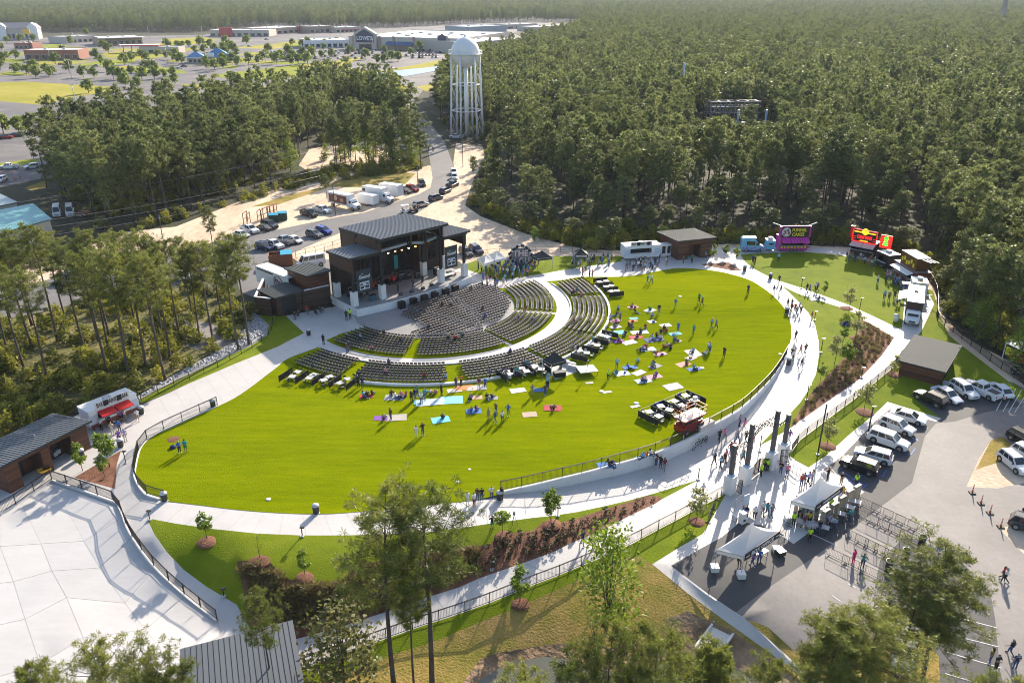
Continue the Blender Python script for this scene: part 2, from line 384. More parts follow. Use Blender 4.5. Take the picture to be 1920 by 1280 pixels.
# the town beyond the trees
reg('parking_lot', [(-700,330),(0,352),(75,335),(95,290),(200,262),(330,240),(440,222),(640,185),(760,215),(800,160),(900,125),(985,98),(1010,85),(960,62),(1110,50),(1130,30),(900,28),(520,42),(380,66),(0,72),(-700,80)], m_town)
for pts, mt in (
    ([(-300,165),(0,155),(43,153),(213,163),(230,168),(133,183),(77,197),(0,190),(-300,205)], m_field),
    ([(393,142),(467,132),(617,115),(640,118),(600,132),(520,150),(433,148)], m_green),
    ([(627,115),(690,105),(640,125),(700,135),(760,125),(830,112),(860,108),(850,122),(760,131),(680,141),(660,150),(600,140)], m_field),
    ([(140,123),(200,112),(260,110),(250,118),(180,126)], m_green),
    ([(225,130),(290,124),(345,133),(350,138),(280,137),(240,136)], m_green),
    ([(300,74),(380,70),(410,75),(390,80),(320,83)], m_field),
    ([(335,158),(420,158),(440,163),(380,166)], m_field),
    ([(185,100),(225,96),(300,108),(260,112),(200,106)], m_field),
    ([(500,84),(560,76),(620,78),(560,86)], m_field),
    ([(0,306),(60,298),(80,300),(40,310),(0,318)], m_green),
    ([(46,352),(85,338),(90,350),(60,358)], m_dry),
    ([(780,163),(850,148),(870,158),(800,172)], m_field),
    ([(660,172),(760,160),(775,172),(700,185)], m_field),
    ([(1000,62),(1060,55),(1110,50),(1060,62)], m_field),
    ([(100,92),(140,88),(170,92),(120,97)], m_green)):
    reg('field', pts, mt)
_rt0 = random.Random(21)
for _k in range(46):
    _x = _rt0.uniform(-20, 640); _y = _rt0.uniform(78, 128) if _x > 60 else _rt0.uniform(96, 150); _w = _rt0.uniform(18, 60); _h = _rt0.uniform(1.4, 4.2)
    if _y-_h < 74+max(0, (300-_x))*.02: continue
    reg('field', [(_x-_w,_y+_h*.4),(_x-_w*.2,_y-_h),(_x+_w,_y-_h*.5),(_x+_w*.3,_y+_h)], m_field if _k % 3 else m_green)
# sandy clearing and road behind the stage
reg('sand_clearing', [(857,346),(850,305),(855,268),(905,275),(912,300),(890,330),(872,385),(900,405),(938,420),(985,438),(1042,454),(1094,467),(1165,470),(1250,462),(1340,458),(1440,456),(1560,462),(1640,466),(1720,500),(1752,540),(1765,590),(1800,625),(1840,650),(1920,690),(1990,740),(1990,760),(1930,742),(1850,690),(1745,600),(1740,560),(1710,510),(1640,482),(1560,470),(1340,468),(1165,482),(1060,482),(960,482),(890,500),(800,470),(660,430),(640,480),(600,500),(540,480),(440,500),(300,520),(150,560),(0,600),(-100,600),(-60,520),(120,480),(230,435),(330,425),(430,385),(520,350),(600,335),(560,310),(580,280),(680,262),(740,290),(770,320),(805,310)], m_sand)
reg('scrub_grass', [(470,388),(540,366),(600,352),(620,350),(580,364),(520,384)], m_dry)
reg('scrub_grass', [(600,350),(690,320),(780,325),(760,345),(680,352)], m_dry)
reg('road', [(-150,620),(-150,570),(0,545),(130,515),(300,482),(420,448),(471,441),(560,422),(643,405),(682,399),(741,379),(786,364),(807,352),(811,334),(806,299),(800,270),(780,235),(745,205),(690,178),(700,172),(760,195),(810,235),(833,265),(848,304),(855,322),(857,346),(839,361),(801,388),(777,403),(720,425),(640,436),(600,452),(545,476),(490,492),(560,500),(640,470),(700,520),(600,560),(500,570),(450,545),(440,512),(318,537),(197,551),(107,579),(0,600)], m_road)
reg('sand_island', [(541,477),(600,455),(646,438),(660,455),(640,480),(600,490),(560,492)], m_sand)
reg('woods_floor', [(-200,600),(0,602),(107,580),(197,553),(318,540),(440,548),(462,600),(440,636),(330,698),(262,738),(150,765),(0,835),(-200,900)], m_woods)
reg('basin', [(308,604),(345,598),(395,606),(446,628),(432,650),(370,656),(322,640)], m_asph)
# car park
reg('parking_lot', [(1240,1050),(1400,960),(1560,870),(1660,760),(1700,735),(1800,718),(1850,712),(1898,716),(1990,760),(2200,800),(2400,1000),(2400,1500),(1560,1500),(1500,1290),(1392,1155)], m_asph)
reg('parking_lot', [(1250,1060),(1354,1000),(1389,970),(1430,985),(1510,985),(1620,915),(1543,875),(1640,780),(1669,760),(1750,780),(1700,735),(1800,720),(1850,716),(1920,760),(1850,772),(1790,790),(1755,793),(1734,818),(1722,860),(1710,905),(1532,1040),(1381,1147)], m_dark)
reg('parking_lot', [(1702,1001),(1777,1036),(1811,1060),(1858,1117),(1866,1160),(1875,1255),(1890,1330),(1765,1340),(1760,1230),(1700,1160),(1640,1100),(1650,1050)], m_dark)
reg('soil', [(1812,912),(1835,860),(1858,825),(1880,818),(1920,850),(1960,900),(1920,905),(1870,915)], m_sand)
reg('soil', [(1830,880),(1858,825),(1880,818),(1920,850),(1890,862),(1860,870)], m_dry)
reg('soil', [(1871,988),(1900,985),(1960,1000),(1960,1060),(1920,1038)], m_sand)
reg('soil', [(1400,1160),(1440,1175),(1490,1220),(1560,1215),(1640,1195),(1700,1160),(1760,1230),(1765,1340),(1560,1340),(1480,1240)], m_dry)
# concrete walks and plazas
reg('promenade', [(700,560),(536,592),(537,605),(565,624),(525,645),(440,681),(375,709),(315,737),(265,759),(150,775),(0,850),(-200,930),(-500,1050),(-700,1400),(320,1500),(520,1500),(567,1252)]+FENCE_S[1:]+[(1318,1000),(1223,1057),(1362,1165),(1440,1221),(1530,1300),(1565,1300),(1455,1210),(1392,1155),(1323,1109),(1258,1060),(1354,1006),(1389,977),(1430,985),(1469,1006),(1488,1019),(1510,1003),(1530,985),(1620,922),(1585,895),(1543,881),(1580,854),(1640,790),(1669,766),(1755,790),(1765,784)]+SW_UP+[(1490,862)]+list(reversed(E_FENCE))+[(1700,650),(1740,615),(1776,640),(1804,660),(1851,692),(1898,724),(1880,724),(1847,722),(1828,701),(1793,672),(1760,640),(1752,600),(1740,603),(1752,560),(1735,530),(1700,502),(1640,478),(1560,467),(1480,463),(1380,465),(1240,468),(1157,487),(1125,491.6),(1086,498),(1063,501),(1032,507),(1000,513),(960,521),(935,521),(919,515),(891,506),(870,500)], m_conc)
# turf round the lawn
reg('turf', [(860,500),(900,485),(1000,480),(1100,480),(1165,480),(1165,490),(1063,505),(1000,516),(935,526)], m_turf)
reg('turf', [(440,560),(480,585),(536,592),(570,624),(520,650),(440,682),(375,710),(320,733),(265,757),(262,750),(330,715),(420,672),(470,640)], m_turf)
reg('riprap', [(450,580),(480,585),(505,610),(500,628),(470,648),(400,680),(330,712),(262,748),(258,742),(330,700),(440,640),(465,610)], m_gravel)
reg('turf', PATH_LOW+SIDE_UP[:1]+SIDE_UP+list(reversed(SIDE_LEFT)), m_turf)
reg('bank', [(1223,1057),(1362,1165),(1440,1221),(1600,1330),(1500,1400),(1100,1450),(880,1430),(560,1330),(555,1255)]+FENCE_S, m_dry)
reg('clay_bank', [(860,1290),(900,1235),(935,1222),(1000,1212),(1060,1205),(1085,1225),(1140,1215),(1240,1200),(1250,1160),(1290,1145),(1370,1180),(1420,1215),(1500,1280),(1500,1400),(860,1400)], m_clay)
reg('clay_bank', [(560,1262),(600,1245),(720,1205),(800,1178),(850,1165),(830,1190),(740,1225),(660,1262),(600,1300)], m_clay)
reg('turf', FENCE_S+[(1318,1000),(1223,1057),(1200,1042),(1170,1045),(1110,1075),(1010,1120),(900,1165),(820,1200),(740,1225),(570,1290)], m_turf)
reg('turf', [(1465,535.7),(1465,535.7)]+P2_LOW[1:]+[(1617,597)]+E_MULCH_L+[(1484,801),(1442,826),(1424,835)]+list(reversed(MAIN_R[:-1])), m_turf)
reg('turf', [(1388,477),(1441,474),(1510,472.5),(1565,477),(1600,482),(1641,494),(1665,508),(1690,535),(1697,555),(1694,590),(1691,614.8)]+list(reversed(P2_UP)), m_turf)
reg('turf', [(1728,620),(1752,570),(1735,540),(1750,545),(1762,590),(1780,630),(1830,668),(1900,722),(1899,716),(1960,760),(1800,720),(1706,740),(1765,784),(1664,753),(1640,776),(1594,813),(1547,855),(1516,876),(1476,852)]+list(reversed(E_FENCE)), m_turf)
reg('mulch_bed', MULCH_TOP+[(1241,935.5)]+SIDE_UP[1:]+[(500,1190),(470,1170)], m_mulch)
reg('mulch_bed', [(1617,598.7)]+E_SIDE_L+[(1484,797)]+list(reversed(E_MULCH_L[1:-1])), m_mulch)
reg('mulch_bed', [(227,844),(227,844),(139,895),(139,895),(216,916),(216,916),(219,870)], m_mulch)
reg('mulch_bed', [(1312,495),(1367,492),(1393,508),(1370,506.7),(1323,498)], m_mulch)
reg('plaza', [(-300,1110),(0,969),(97,904),(160,925),(221,948),(228,965),(245,1005),(290,1065),(345,1117),(410,1168),(415,1192),(340,1232),(330,1500),(-600,1500)], m_joint)
# the slabs of the plaza
_ca = [(221,950),(229,970),(246,1008),(290,1067),(345,1119),(410,1170)]
_cb = [(150,1000),(157,1014),(187,1064),(234,1130),(272,1180),(316,1233)]
_cc = [(72,1003),(77,1019),(97,1070),(125,1120),(156,1195),(180,1290)]
_cd = [(-3,1010),(0,1024),(25,1090),(47,1160),(75,1245),(90,1330)]
_ce = [(-90,1015),(-85,1030),(-60,1100),(-40,1180),(-10,1270),(5,1350)]
_quads = []
for _a, _b in ((_ca, _cb), (_cb, _cc), (_cc, _cd), (_cd, _ce)):
    for _i in range(1, 5): _quads.append([_a[_i], _a[_i+1], _b[_i+1], _b[_i]])
_quads += [[(221,950),(229,970),(157,1014),(98,906)], [(98,906),(157,1014),(77,1019),(40,944)], [(40,944),(77,1019),(0,1024),(0,970)], [(0,970),(0,1024),(-85,1030),(-150,1040)],
           [(410,1170),(412,1192),(342,1230),(316,1233)], [(316,1233),(338,1232),(334,1290),(330,1400),(180,1290)], [(180,1290),(330,1400),(330,1498),(90,1330)], [(90,1330),(330,1498),(-10,1498),(5,1350)]]
for _q in _quads:
    _w = wpoly(_q); _c = Vector((sum(p[0] for p in _w)/len(_w), sum(p[1] for p in _w)/len(_w)))
    _w = [tuple(Vector(p)+(_c-Vector(p)).normalized()*0.022) for p in _w]
    reg('concrete_slab', None, m_slab, 0.012, world=_w, solo=True)

_grid = [(x, y) for x in range(-99, 112, 3) for y in range(30, 166, 3)]
_grid += [(x, y) for x in range(-640, 641, 40) for y in range(-40, 900, 40) if not (-100 < x < 110 and 30 < y < 166)]
_grid += [(x, y) for x in range(-BIG+500, BIG, 1000) for y in range(1000, BIG, 1000)]
def _zt(x, y): return hz(x, y)
ground_objs = partition(regs, _grid, _zt)
for o in ground_objs.get('concrete_slab', []):
    o.parent = ground_objs['plaza'][0]; del o['kind']

# the lawn and the seating floor, one level sheet held by the retaining wall
lr = [('lawn', lawn_w, m_lawn, 0.03)]
_disc = arc(13.9, -100, 98, 40)+[tuple(SP(13.5, -5.5)), tuple(SP(-12.3, -5.5))]
lr.append(('seating_floor', [p[:2] for p in _disc], m_pad, 0.03))
lr.append(('ring_walk', arc(23.4, -92, 88, 50)+list(reversed(arc(21.15, -92, 88, 50))), m_conc, 0.03))
for _deg, _r0, _r1 in ((-3.4, 13.8, 21.2), (-2.6, 23.3, 29.7), (38, 13.8, 21.2)):
    _d = 0.3
    lr.append(('aisle_strip', [tuple((SA(_r0, _deg)+Vector((SA(1, _deg)-SP(0, 0)).to_2d().orthogonal()).to_3d()*s)[:2]) for s in (-_d, _d)]+[tuple((SA(_r1, _deg)+Vector((SA(1, _deg)-SP(0, 0)).to_2d().orthogonal()).to_3d()*s)[:2]) for s in (_d, -_d)], m_conc, 0.03))
lr.append(('tent_pad', wpoly([(1022,681),(1061,672),(1090,690),(1082,697),(1041,712)], z=0.0), m_conc, 0.03))
lawn_objs = partition(lr, [(x, y) for x in range(-48, 50, 6) for y in range(64, 154, 6)], lambda x, y: 0.0)
# drop scraps of the lawn partition that lie outside the lawn
HAZE = 0.00008
# ------------------------------------------------------------------ water, sky haze, retaining wall, kerbs
def water_mat(name, c, rough=0.08):
    m, nt, p = _nodes(name); L = nt.links.new
    p.inputs['Base Color'].default_value = (*c, 1); p.inputs['Roughness'].default_value = rough
    g = nt.nodes.new('ShaderNodeNewGeometry'); nz = nt.nodes.new('ShaderNodeTexNoise'); nz.inputs['Scale'].default_value = 1.2
    b = nt.nodes.new('ShaderNodeBump'); b.inputs['Distance'].default_value = 0.03
    L(g.outputs['Position'], nz.inputs['Vector']); L(nz.outputs['Fac'], b.inputs['Height']); L(b.outputs[0], p.inputs['Normal'])
    return m
def sheet(name, pts, z, mat, smooth=True, kind='structure'):
    w_ = [tuple(G(a, b, z)) for a, b in (crom(pts) if smooth else pts)]
    o = MB().poly(w_).build(name, mat); o['kind'] = kind
    return o
sheet('ditch_water', [(870,1300),(925,1252),(985,1232),(1045,1228),(1120,1255),(1200,1255),(1285,1230),(1318,1208),(1350,1212),(1400,1245),(1440,1275),(1500,1340),(1400,1420),(1100,1420),(880,1400)], -4.75, water_mat('ditch_murk', (.085,.085,.06), .06))
sheet('pond_water', [(660,150),(680,141),(713,136),(757,131),(800,127),(850,121),(848,127),(827,131),(790,138),(755,144),(713,150),(676,153)], 0.15, water_mat('pond_blue', (.16,.26,.38), .35))

m_wallw = ground_mat('white_render', [(.62,.61,.60),(.70,.69,.685),(.76,.755,.75)], (.1,.8,4.0), rough=.7)
m_kerb = ground_mat('kerb_concrete', [(.48,.46,.45),(.56,.54,.53),(.62,.60,.59)], (.2,1.0,5.0), rough=.75)
def ribbon(mb, pts, z0, z1, th):
    "an upright ribbon of thickness th along plan points; z0, z1 are numbers or functions"
    n = len(pts); P = [Vector((p[0], p[1])) for p in pts]; L_, R_ = [], []
    f0 = z0 if callable(z0) else (lambda x, y: z0); f1 = z1 if callable(z1) else (lambda x, y: z1)
    for i in range(n):
        d = (P[min(i+1, n-1)]-P[max(i-1, 0)]).normalized(); o = Vector((-d.y, d.x))*th/2
        L_.append(P[i]+o); R_.append(P[i]-o)
    for i in range(n-1):
        vs = []
        for q in (i, i+1):
            x, y = P[q]
            for s in (L_[q], R_[q]): vs += [(s.x, s.y, f0(x, y)), (s.x, s.y, f1(x, y))]
        fs = [(1, 3, 7, 5), (0, 1, 5, 4), (3, 2, 6, 7), (0, 4, 6, 2)]
        if i == 0: fs.append((0, 2, 3, 1))
        if i == n-2: fs.append((4, 5, 7, 6))
        mb.add(vs, fs)
    return mb
wall_w = [tuple(G(a, b, 0.1)[:2]) for a, b in crom([(935,924)]+WALL+[(1481,645)], 4, False)]
mb = ribbon(MB(), wall_w, lambda x, y: hz(x, y)-1.2, 0.10, 0.3)
rwall = mb.build('retaining_wall', m_wallw)
tag(rwall, 'curved white retaining wall holding up the lawn above the walkway', 'wall')
# low white edge round the rear seating rows
mb = ribbon(MB(), arc(30.0, -57, 66, 60), 0.0, 0.36, 0.35)
tag(mb.build('seating_kerb', m_wallw), 'low white curved kerb behind the last row of seats', 'kerb')
mb = ribbon(MB(), arc(23.55, -80, 76, 60), 0.0, 0.2, 0.2)
tag(mb.build('seating_kerb', m_wallw), 'thin white kerb along the outer edge of the ring walk', 'kerb')
PLAZA_KERB = [(0,966),(97,901),(97,901),(160,922),(221,944),(221,944),(229,962),(246,1003),(290,1063),(345,1115),(408,1165)]
pk = [tuple(Gt(a, b)[:2]) for a, b in crom(PLAZA_KERB, 4, False)]
mb = ribbon(MB(), pk, lambda x, y: hz(x, y)-.4, lambda x, y: hz(x, y)+.22, 0.3)
tag(mb.build('plaza_kerb', m_kerb), 'low concrete kerb under the fence round the white plaza', 'kerb')
le = [tuple(G(a, b, 0.0)[:2]) for a, b in crom([(408,762)]+LAWN[8:17], 4, False)]
mb = ribbon(MB(), le, -.1, 0.16, 0.25)
tag(mb.build('lawn_kerb', m_kerb), 'concrete kerb under the fence at the narrow end of the lawn', 'kerb')
# saw-cut joints across the walks
def joints(A, B, n, zo=.006):
    mb = MB()
    def at(P, t):
        s = t*(len(P)-1); i = min(int(s), len(P)-2); k = s-i
        return (P[i][0]+(P[i+1][0]-P[i][0])*k, P[i][1]+(P[i+1][1]-P[i][1])*k)
    for i in range(1, n):
        p, q = Gt(*at(A, i/n)), Gt(*at(B, i/n)); d = (q-p).to_2d().normalized(); o = Vector((-d.y, d.x))*.022
        for k in range(4):
            a, b = p.lerp(q, .02+k*.24), p.lerp(q, .02+(k+1)*.24); za, zb = hz(a.x, a.y)+zo, hz(b.x, b.y)+zo
            mb.add([(a.x+o.x,a.y+o.y,za),(a.x-o.x,a.y-o.y,za),(b.x-o.x,b.y-o.y,zb),(b.x+o.x,b.y+o.y,zb)], ((0,1,2,3),))
    mb.build('path_joints', m_joint)['kind'] = 'structure'
joints(crom([(308,941),(440,957),(560,965),(700,959),(840,945),(938,930)],4,False), crom([(280,971),(400,991),(564,1003),(728,1001),(859,990),(935,979)],4,False), 17)
joints(crom([(950,928),(1050,913),(1150,892),(1240,864),(1313,838),(1385,787),(1440,735)],4,False), crom([(950,977),(1060,962),(1180,938),(1300,902),(1365,872),(1470,785),(1514,734)],4,False), 18)
joints(crom(list(reversed(SIDE_UP)),3,False), crom([(575,1248),(702,1204),(841,1157),(925,1127),(1043,1080),(1115,1050),(1212,1004),(1255,980)],3,False), 24)
joints(crom([(1446,726),(1475,664),(1484,625),(1475,585),(1444,550),(1410,526)],4,False), crom([(1516,731),(1536,662),(1535,640),(1516,587),(1477,546),(1425,510)],4,False), 18)
joints(crom([(1490,796),(1565,743),(1612,710),(1652,668)],4,False), crom([(1500,825),(1580,765),(1640,716),(1680,680)],4,False), 12)
joints([(300,815),(410,757),(500,699),(590,650)], [(270,760),(375,709),(470,668),(560,626)], 11)
# the air: one box of thin haze round everything
hzb = MB().box((0, 4400, 23.5), (18400, 9400, 61)).mesh('haze', [])
hm = bpy.data.materials.new('haze'); hm.use_nodes = True; hn = hm.node_tree; hn.nodes.clear()
pv = hn.nodes.new('ShaderNodeVolumePrincipled'); pv.inputs['Color'].default_value = (.80, .88, 1.0, 1); pv.inputs['Density'].default_value = HAZE; pv.inputs['Anisotropy'].default_value = 0.0
ho = hn.nodes.new('ShaderNodeOutputMaterial'); hn.links.new(pv.outputs[0], ho.inputs['Volume'])
hzb.materials.append(hm); tag(link('haze', hzb), 'thin bluish haze in the air over the far forest', None, None, 'stuff')
# ------------------------------------------------------------------ trees
m_bark = ground_mat('pine_bark', [(.05,.038,.03),(.095,.072,.058),(.15,.115,.095)], (.5,3.0,12.0), bump=.05, bscale=9.0)
m_pine = leaf_mat('pine_needles', (.048,.076,.018), (.275,.30,.095), .44, .5)
m_pine_near = leaf_mat('pine_needles_near', (.055,.085,.014), (.30,.315,.06), .46, .45)
m_leaf_fresh = leaf_mat('fresh_leaves', (.10,.17,.012), (.25,.33,.03), .5)
m_leaf_olive = leaf_mat('olive_leaves', (.09,.10,.025), (.20,.19,.06), .42)
m_leaf_pale = leaf_mat('pale_leaves', (.20,.22,.06), (.38,.38,.15), .5)
m_bush = leaf_mat('undergrowth_leaves', (.075,.105,.012), (.38,.35,.04), .48)
m_town_leaf = leaf_mat('town_tree_leaves', (.10,.16,.02), (.27,.32,.05), .45)
m_tuftgrass = leaf_mat('tuft_grass_blades', (.11,.09,.035), (.30,.25,.09), .35)
m_shrub = leaf_mat('shrub_leaves', (.045,.045,.018), (.11,.09,.035), .3)

def blades(rs, cen, n, ln, wd, flat=0.75, droop=0.0):
    "stars of narrow leaves round each point of cen: arrays of vertices and triangles"
    k = len(cen); d = rs.normal(size=(k, n, 3)); d[..., 2] = d[..., 2]*flat+0.25-droop
    d /= np.linalg.norm(d, axis=2, keepdims=True)
    r = np.cross(d, rs.normal(size=(k, n, 3))); r /= np.linalg.norm(r, axis=2, keepdims=True)
    L = ln*(0.65+0.7*rs.random((k, n, 1))); c = cen[:, None, :]
    a = c+d*L*0.08; b = c+d*L*0.6+r*wd*0.5; e = c+d*L*0.6-r*wd*0.5; t = c+d*L
    # two triangles sharing an edge, the islands of a tuft are its leaves
    v = np.stack([a, b, t, e], 2).reshape(-1, 3); m = np.arange(k*n)*4
    f = np.stack([m, m+1, m+2, m+3], 1)
    return v, f
def cards(rs, cen, size, up=0.3):
    "one leaf-sized quad at each point"
    k = len(cen); nrm = rs.normal(size=(k, 3)); nrm[:, 2] = np.abs(nrm[:, 2])+up; nrm /= np.linalg.norm(nrm, axis=1, keepdims=True)
    a = np.cross(nrm, rs.normal(size=(k, 3))); a /= np.linalg.norm(a, axis=1, keepdims=True); b = np.cross(nrm, a)
    s = size*(0.6+0.8*rs.random((k, 1)))
    v = np.stack([cen-a*s, cen-b*s*0.6, cen+a*s, cen+b*s*0.6], 1).reshape(-1, 3); m = np.arange(k)*4
    return v, np.stack([m, m+1, m+2, m+3], 1)
def np_mesh(name, v, f, mats, smooth=False):
    me = bpy.data.meshes.new(name)
    nv, nf = len(v), len(f); k = f.shape[1]
    me.vertices.add(nv); me.vertices.foreach_set('co', np.asarray(v, np.float32).ravel())
    me.loops.add(nf*k); me.loops.foreach_set('vertex_index', f.ravel().astype(np.int32))
    me.polygons.add(nf); me.polygons.foreach_set('loop_start', np.arange(0, nf*k, k, dtype=np.int32))
    me.polygons.foreach_set('loop_total', np.full(nf, k, np.int32))
    for m in (mats if isinstance(mats, (list, tuple)) else [mats]): me.materials.append(m)
    me.update(calc_edges=True); me.validate(); return me

def pine(seed, Ht, c0, spread, nl, nt, nb, ln, wd, mat, limbs=True, r0=.2, lean=.6):
    "a tall pine: bare trunk, limbs, and needle tufts spread through an uneven crown. Height Ht, crown from c0*Ht"
    rs = np.random.RandomState(seed); mb = MB()
    bx, by = rs.uniform(-lean, lean, 2)
    def axis(t): return Vector((bx*t*t+0.25*math.sin(3*t+seed), by*t*t+0.2*math.cos(2.3*t+seed)-0.2*math.cos(seed), t*Ht))
    o0 = axis(0); ts = [0, .08, .25, .45, .65, .85, 1.0]
    mb.tube([axis(t)-Vector((o0.x, o0.y, 0)) for t in ts], [r0*1.25, r0, r0*.88, r0*.72, r0*.5, r0*.25, .03], 7)
    cen = []
    lob = rs.uniform(0, 6.28, 3)
    for i in range(nl):
        q = (i+rs.random())/nl; t = c0+(1-c0)*q*0.97
        prof = (0.45+0.55*math.sin(min(1, (q+.12)/.55)*math.pi/2)) if q < .43 else math.sqrt(max(0.02, 1-((q-.43)/.6)**2))
        a = i*2.4+rs.uniform(-.4, .4)
        L = spread*prof*rs.uniform(.55, 1.15)*(1+.18*math.sin(2*a+lob[0])+.12*math.sin(3*a+lob[1]))
        p0 = axis(t)-Vector((o0.x, o0.y, 0)); el = rs.uniform(-.05, .4)+.4*q
        d = Vector((math.cos(a)*math.cos(el), math.sin(a)*math.cos(el), math.sin(el)))
        p1 = p0+d*L*.5+Vector((0, 0, -.05*L)); p2 = p0+d*L*.9+Vector((0, 0, .05*L))
        if limbs: mb.tube([p0, p1, p2], [r0*.28*(1-.6*q), r0*.15, .015], 4, False)
        m = max(2, int(nt/nl*(0.5+prof)*rs.uniform(.6, 1.3)))
        for k in range(m):
            s = rs.uniform(.3, 1.05)**.6; b = p0.lerp(p2, s); w_ = L*.28*(1.1-s*.5)
            off = Vector(rs.normal(size=3))*w_*.6; off.z = off.z*.7+.12
            c = b+off; cen.append(c)
            if limbs and nb > 8 and k % 3 == 0: mb.tube([b, c], [.022, .008], 3, False)
    cen = np.array([tuple(c) for c in cen])
    v, f = blades(rs, cen, nb, ln, wd); kz = Ht/v[:, 2].max(); v[:, 2] *= kz; mb.v = [(p[0], p[1], p[2]*kz) for p in mb.v]
    return mb.mesh('pine_trunk', m_bark), np_mesh('pine_crown', v, f, mat)

PN = [pine(11+i, h, c, s, 50, (400, 430, 820, 700, 400, 420)[i], 26, .40, .050, m_pine_near, True, .19) for i, (h, c, s) in enumerate([(18, .5, 3.9), (18, .55, 3.6), (18, .46, 4.4), (18, .6, 3.4), (18, .6, 3.3), (18, .55, 3.0)])]
PM = [pine(31+i, 18, c, s, 32, 300, 11, .62, .20, m_pine, True, .17) for i, (c, s) in enumerate([(.42, 3.7), (.50, 3.4), (.36, 3.9), (.54, 3.6), (.44, 3.1)])]
PF = [pine(51+i, 18, c, s, 20, 100, 9, 1.0, .44, m_pine, False, .15) for i, (c, s) in enumerate([(.24, 3.8), (.3, 3.5), (.2, 4.0), (.34, 3.6)])]

def broad(seed, Ht, c0, rx, ncl, nleaf, size, mat, r0=.1, limbs=7, squash=1.0):
    "a broad-leaved tree: trunk, limbs and leaf-sized faces in clumps"
    rs = np.random.RandomState(seed); mb = MB()
    mb.tube([(0, 0, 0), (.03, .02, Ht*c0), (.06*rx, 0, Ht*.75), (.05*rx, .02, Ht*.95)], [r0, r0*.8, r0*.4, .012], 6)
    pts = []; mid = Ht*(c0+1)/2; rz = Ht*(1-c0)/2*squash
    for i in range(ncl):
        a = rs.uniform(0, 6.28); q = rs.uniform(-.95, .95); rr = math.sqrt(1-q*q)*rs.uniform(.35, 1)
        c = np.array([math.cos(a)*rr*rx*(1-.35*max(q, 0)), math.sin(a)*rr*rx*(1-.35*max(q, 0)), mid+q*rz])
        if i < limbs: mb.tube([(.02, 0, Ht*c0*rs.uniform(.8, 1.3)), tuple(c*np.array([.5, .5, .93])), tuple(c)], [r0*.4, r0*.22, .01], 4, False)
        g = rs.normal(size=(nleaf, 3))*np.array([.30, .30, .24])*max(rx, rz*.6)*.62
        pts.append(c+g)
    pts = np.concatenate(pts)
    v, f = cards(rs, pts, size)
    return mb.mesh('tree_trunk', m_bark), np_mesh('tree_crown', v, f, mat)
SAP = [broad(61+i, 4.2, .3, .95, 20, 34, .16, m_leaf_fresh, .05, squash=1.0) for i in range(3)]
SAPP = [broad(66+i, 4.6, .28, 1.35, 22, 32, .16, m_leaf_pale, .05) for i in range(2)]
TOWN = [broad(71+i, 6.0, .22, 2.7, 20, 16, .62, m_town_leaf, .16, squash=.85) for i in range(3)]
BIGB = [broad(81, 9, .2, 2.8, 34, 42, .2, m_leaf_olive, .14), broad(82, 12, .08, 3.0, 46, 44, .21, m_leaf_fresh, .16, squash=1.05)]
_bare = MB(); _r = np.random.RandomState(5)
_bare.tube([(0, 0, 0), (.03, 0, 1.6), (0, .05, 3.6)], [.04, .03, .01], 5)
for _i in range(16):
    _z = _r.uniform(.9, 3.0); _a = _r.uniform(0, 6.3); _l = _r.uniform(.4, .9)
    _bare.tube([(0, 0, _z), (math.cos(_a)*_l, math.sin(_a)*_l, _z+_l*1.1)], [.015, .006], 3, False)
BARE = _bare.mesh('bare_branches', m_bark)

def zat(p, py):
    "height above the ground point p at which a plumb line from p reaches image row py"
    lo, hi = 0.0, 60.0
    for _ in range(40):
        m = (lo+hi)/2; dz = p.z+m-H
        Z = p.y*C_-dz*S_; D = -p.y*S_-dz*C_
        if 640+F*D/Z > py: lo = m
        else: hi = m
    return lo
def tree(kind, pair, loc, sc_, label, group=None, cat='tree', rz=None):
    o = empty(kind, loc, rnd.uniform(0, 6.28) if rz is None else rz, label, cat, group)
    o.scale = sc_ if hasattr(sc_, '__len__') else (sc_,)*3
    link('trunk', pair[0], o)
    if pair[1]: link('crown', pair[1], o)
    return o
def tree_px(kind, pair, base, top, label, Ht=18.0, wide=1.0, z=None, group=None, rz=None):
    p = Gt(*base) if z is None else G(*base, z)
    h = zat(p, top); k = h/Ht
    return tree(kind, pair, p, (k*wide, k*wide, k), label, group, rz=rz)

# single trees near the camera
NEARP = [(0,(742,1312),922,'tall thin pine crossing the long mulch bed, the nearer to the plaza of a pair',1.02,-4.2),
 (1,(811,1300),908,'tall pine with a wide crown in front of the curved walk, beside a thinner pine',1.08,-4.4),
 (3,(777,1295),1075,'slender young pine between the trunks of two tall pines',.8,-4.0),
 (1,(516,1335),1100,'pine rising in front of the grey ribbed roof',.72,-3.6),
 (2,(1724,1300),1036,'big bushy pine over the silver parked car',1.3,-2.4),
 (2,(1672,1312),1072,'pine beside the silver parked car with a crown reaching the barriers',1.3,-2.4),
 (2,(1575,1400),1128,'bushy pine between the diagonal walk and the silver parked car',1.25,-2.6),
 (3,(1508,1440),1165,'low bushy pine over the end of the diagonal walk',1.2,-3.0)]
for v_, b_, t_, lab, wd_, z_ in NEARP: tree_px('pine_tree', PN[v_], b_, t_, lab, 18, wd_, z_)
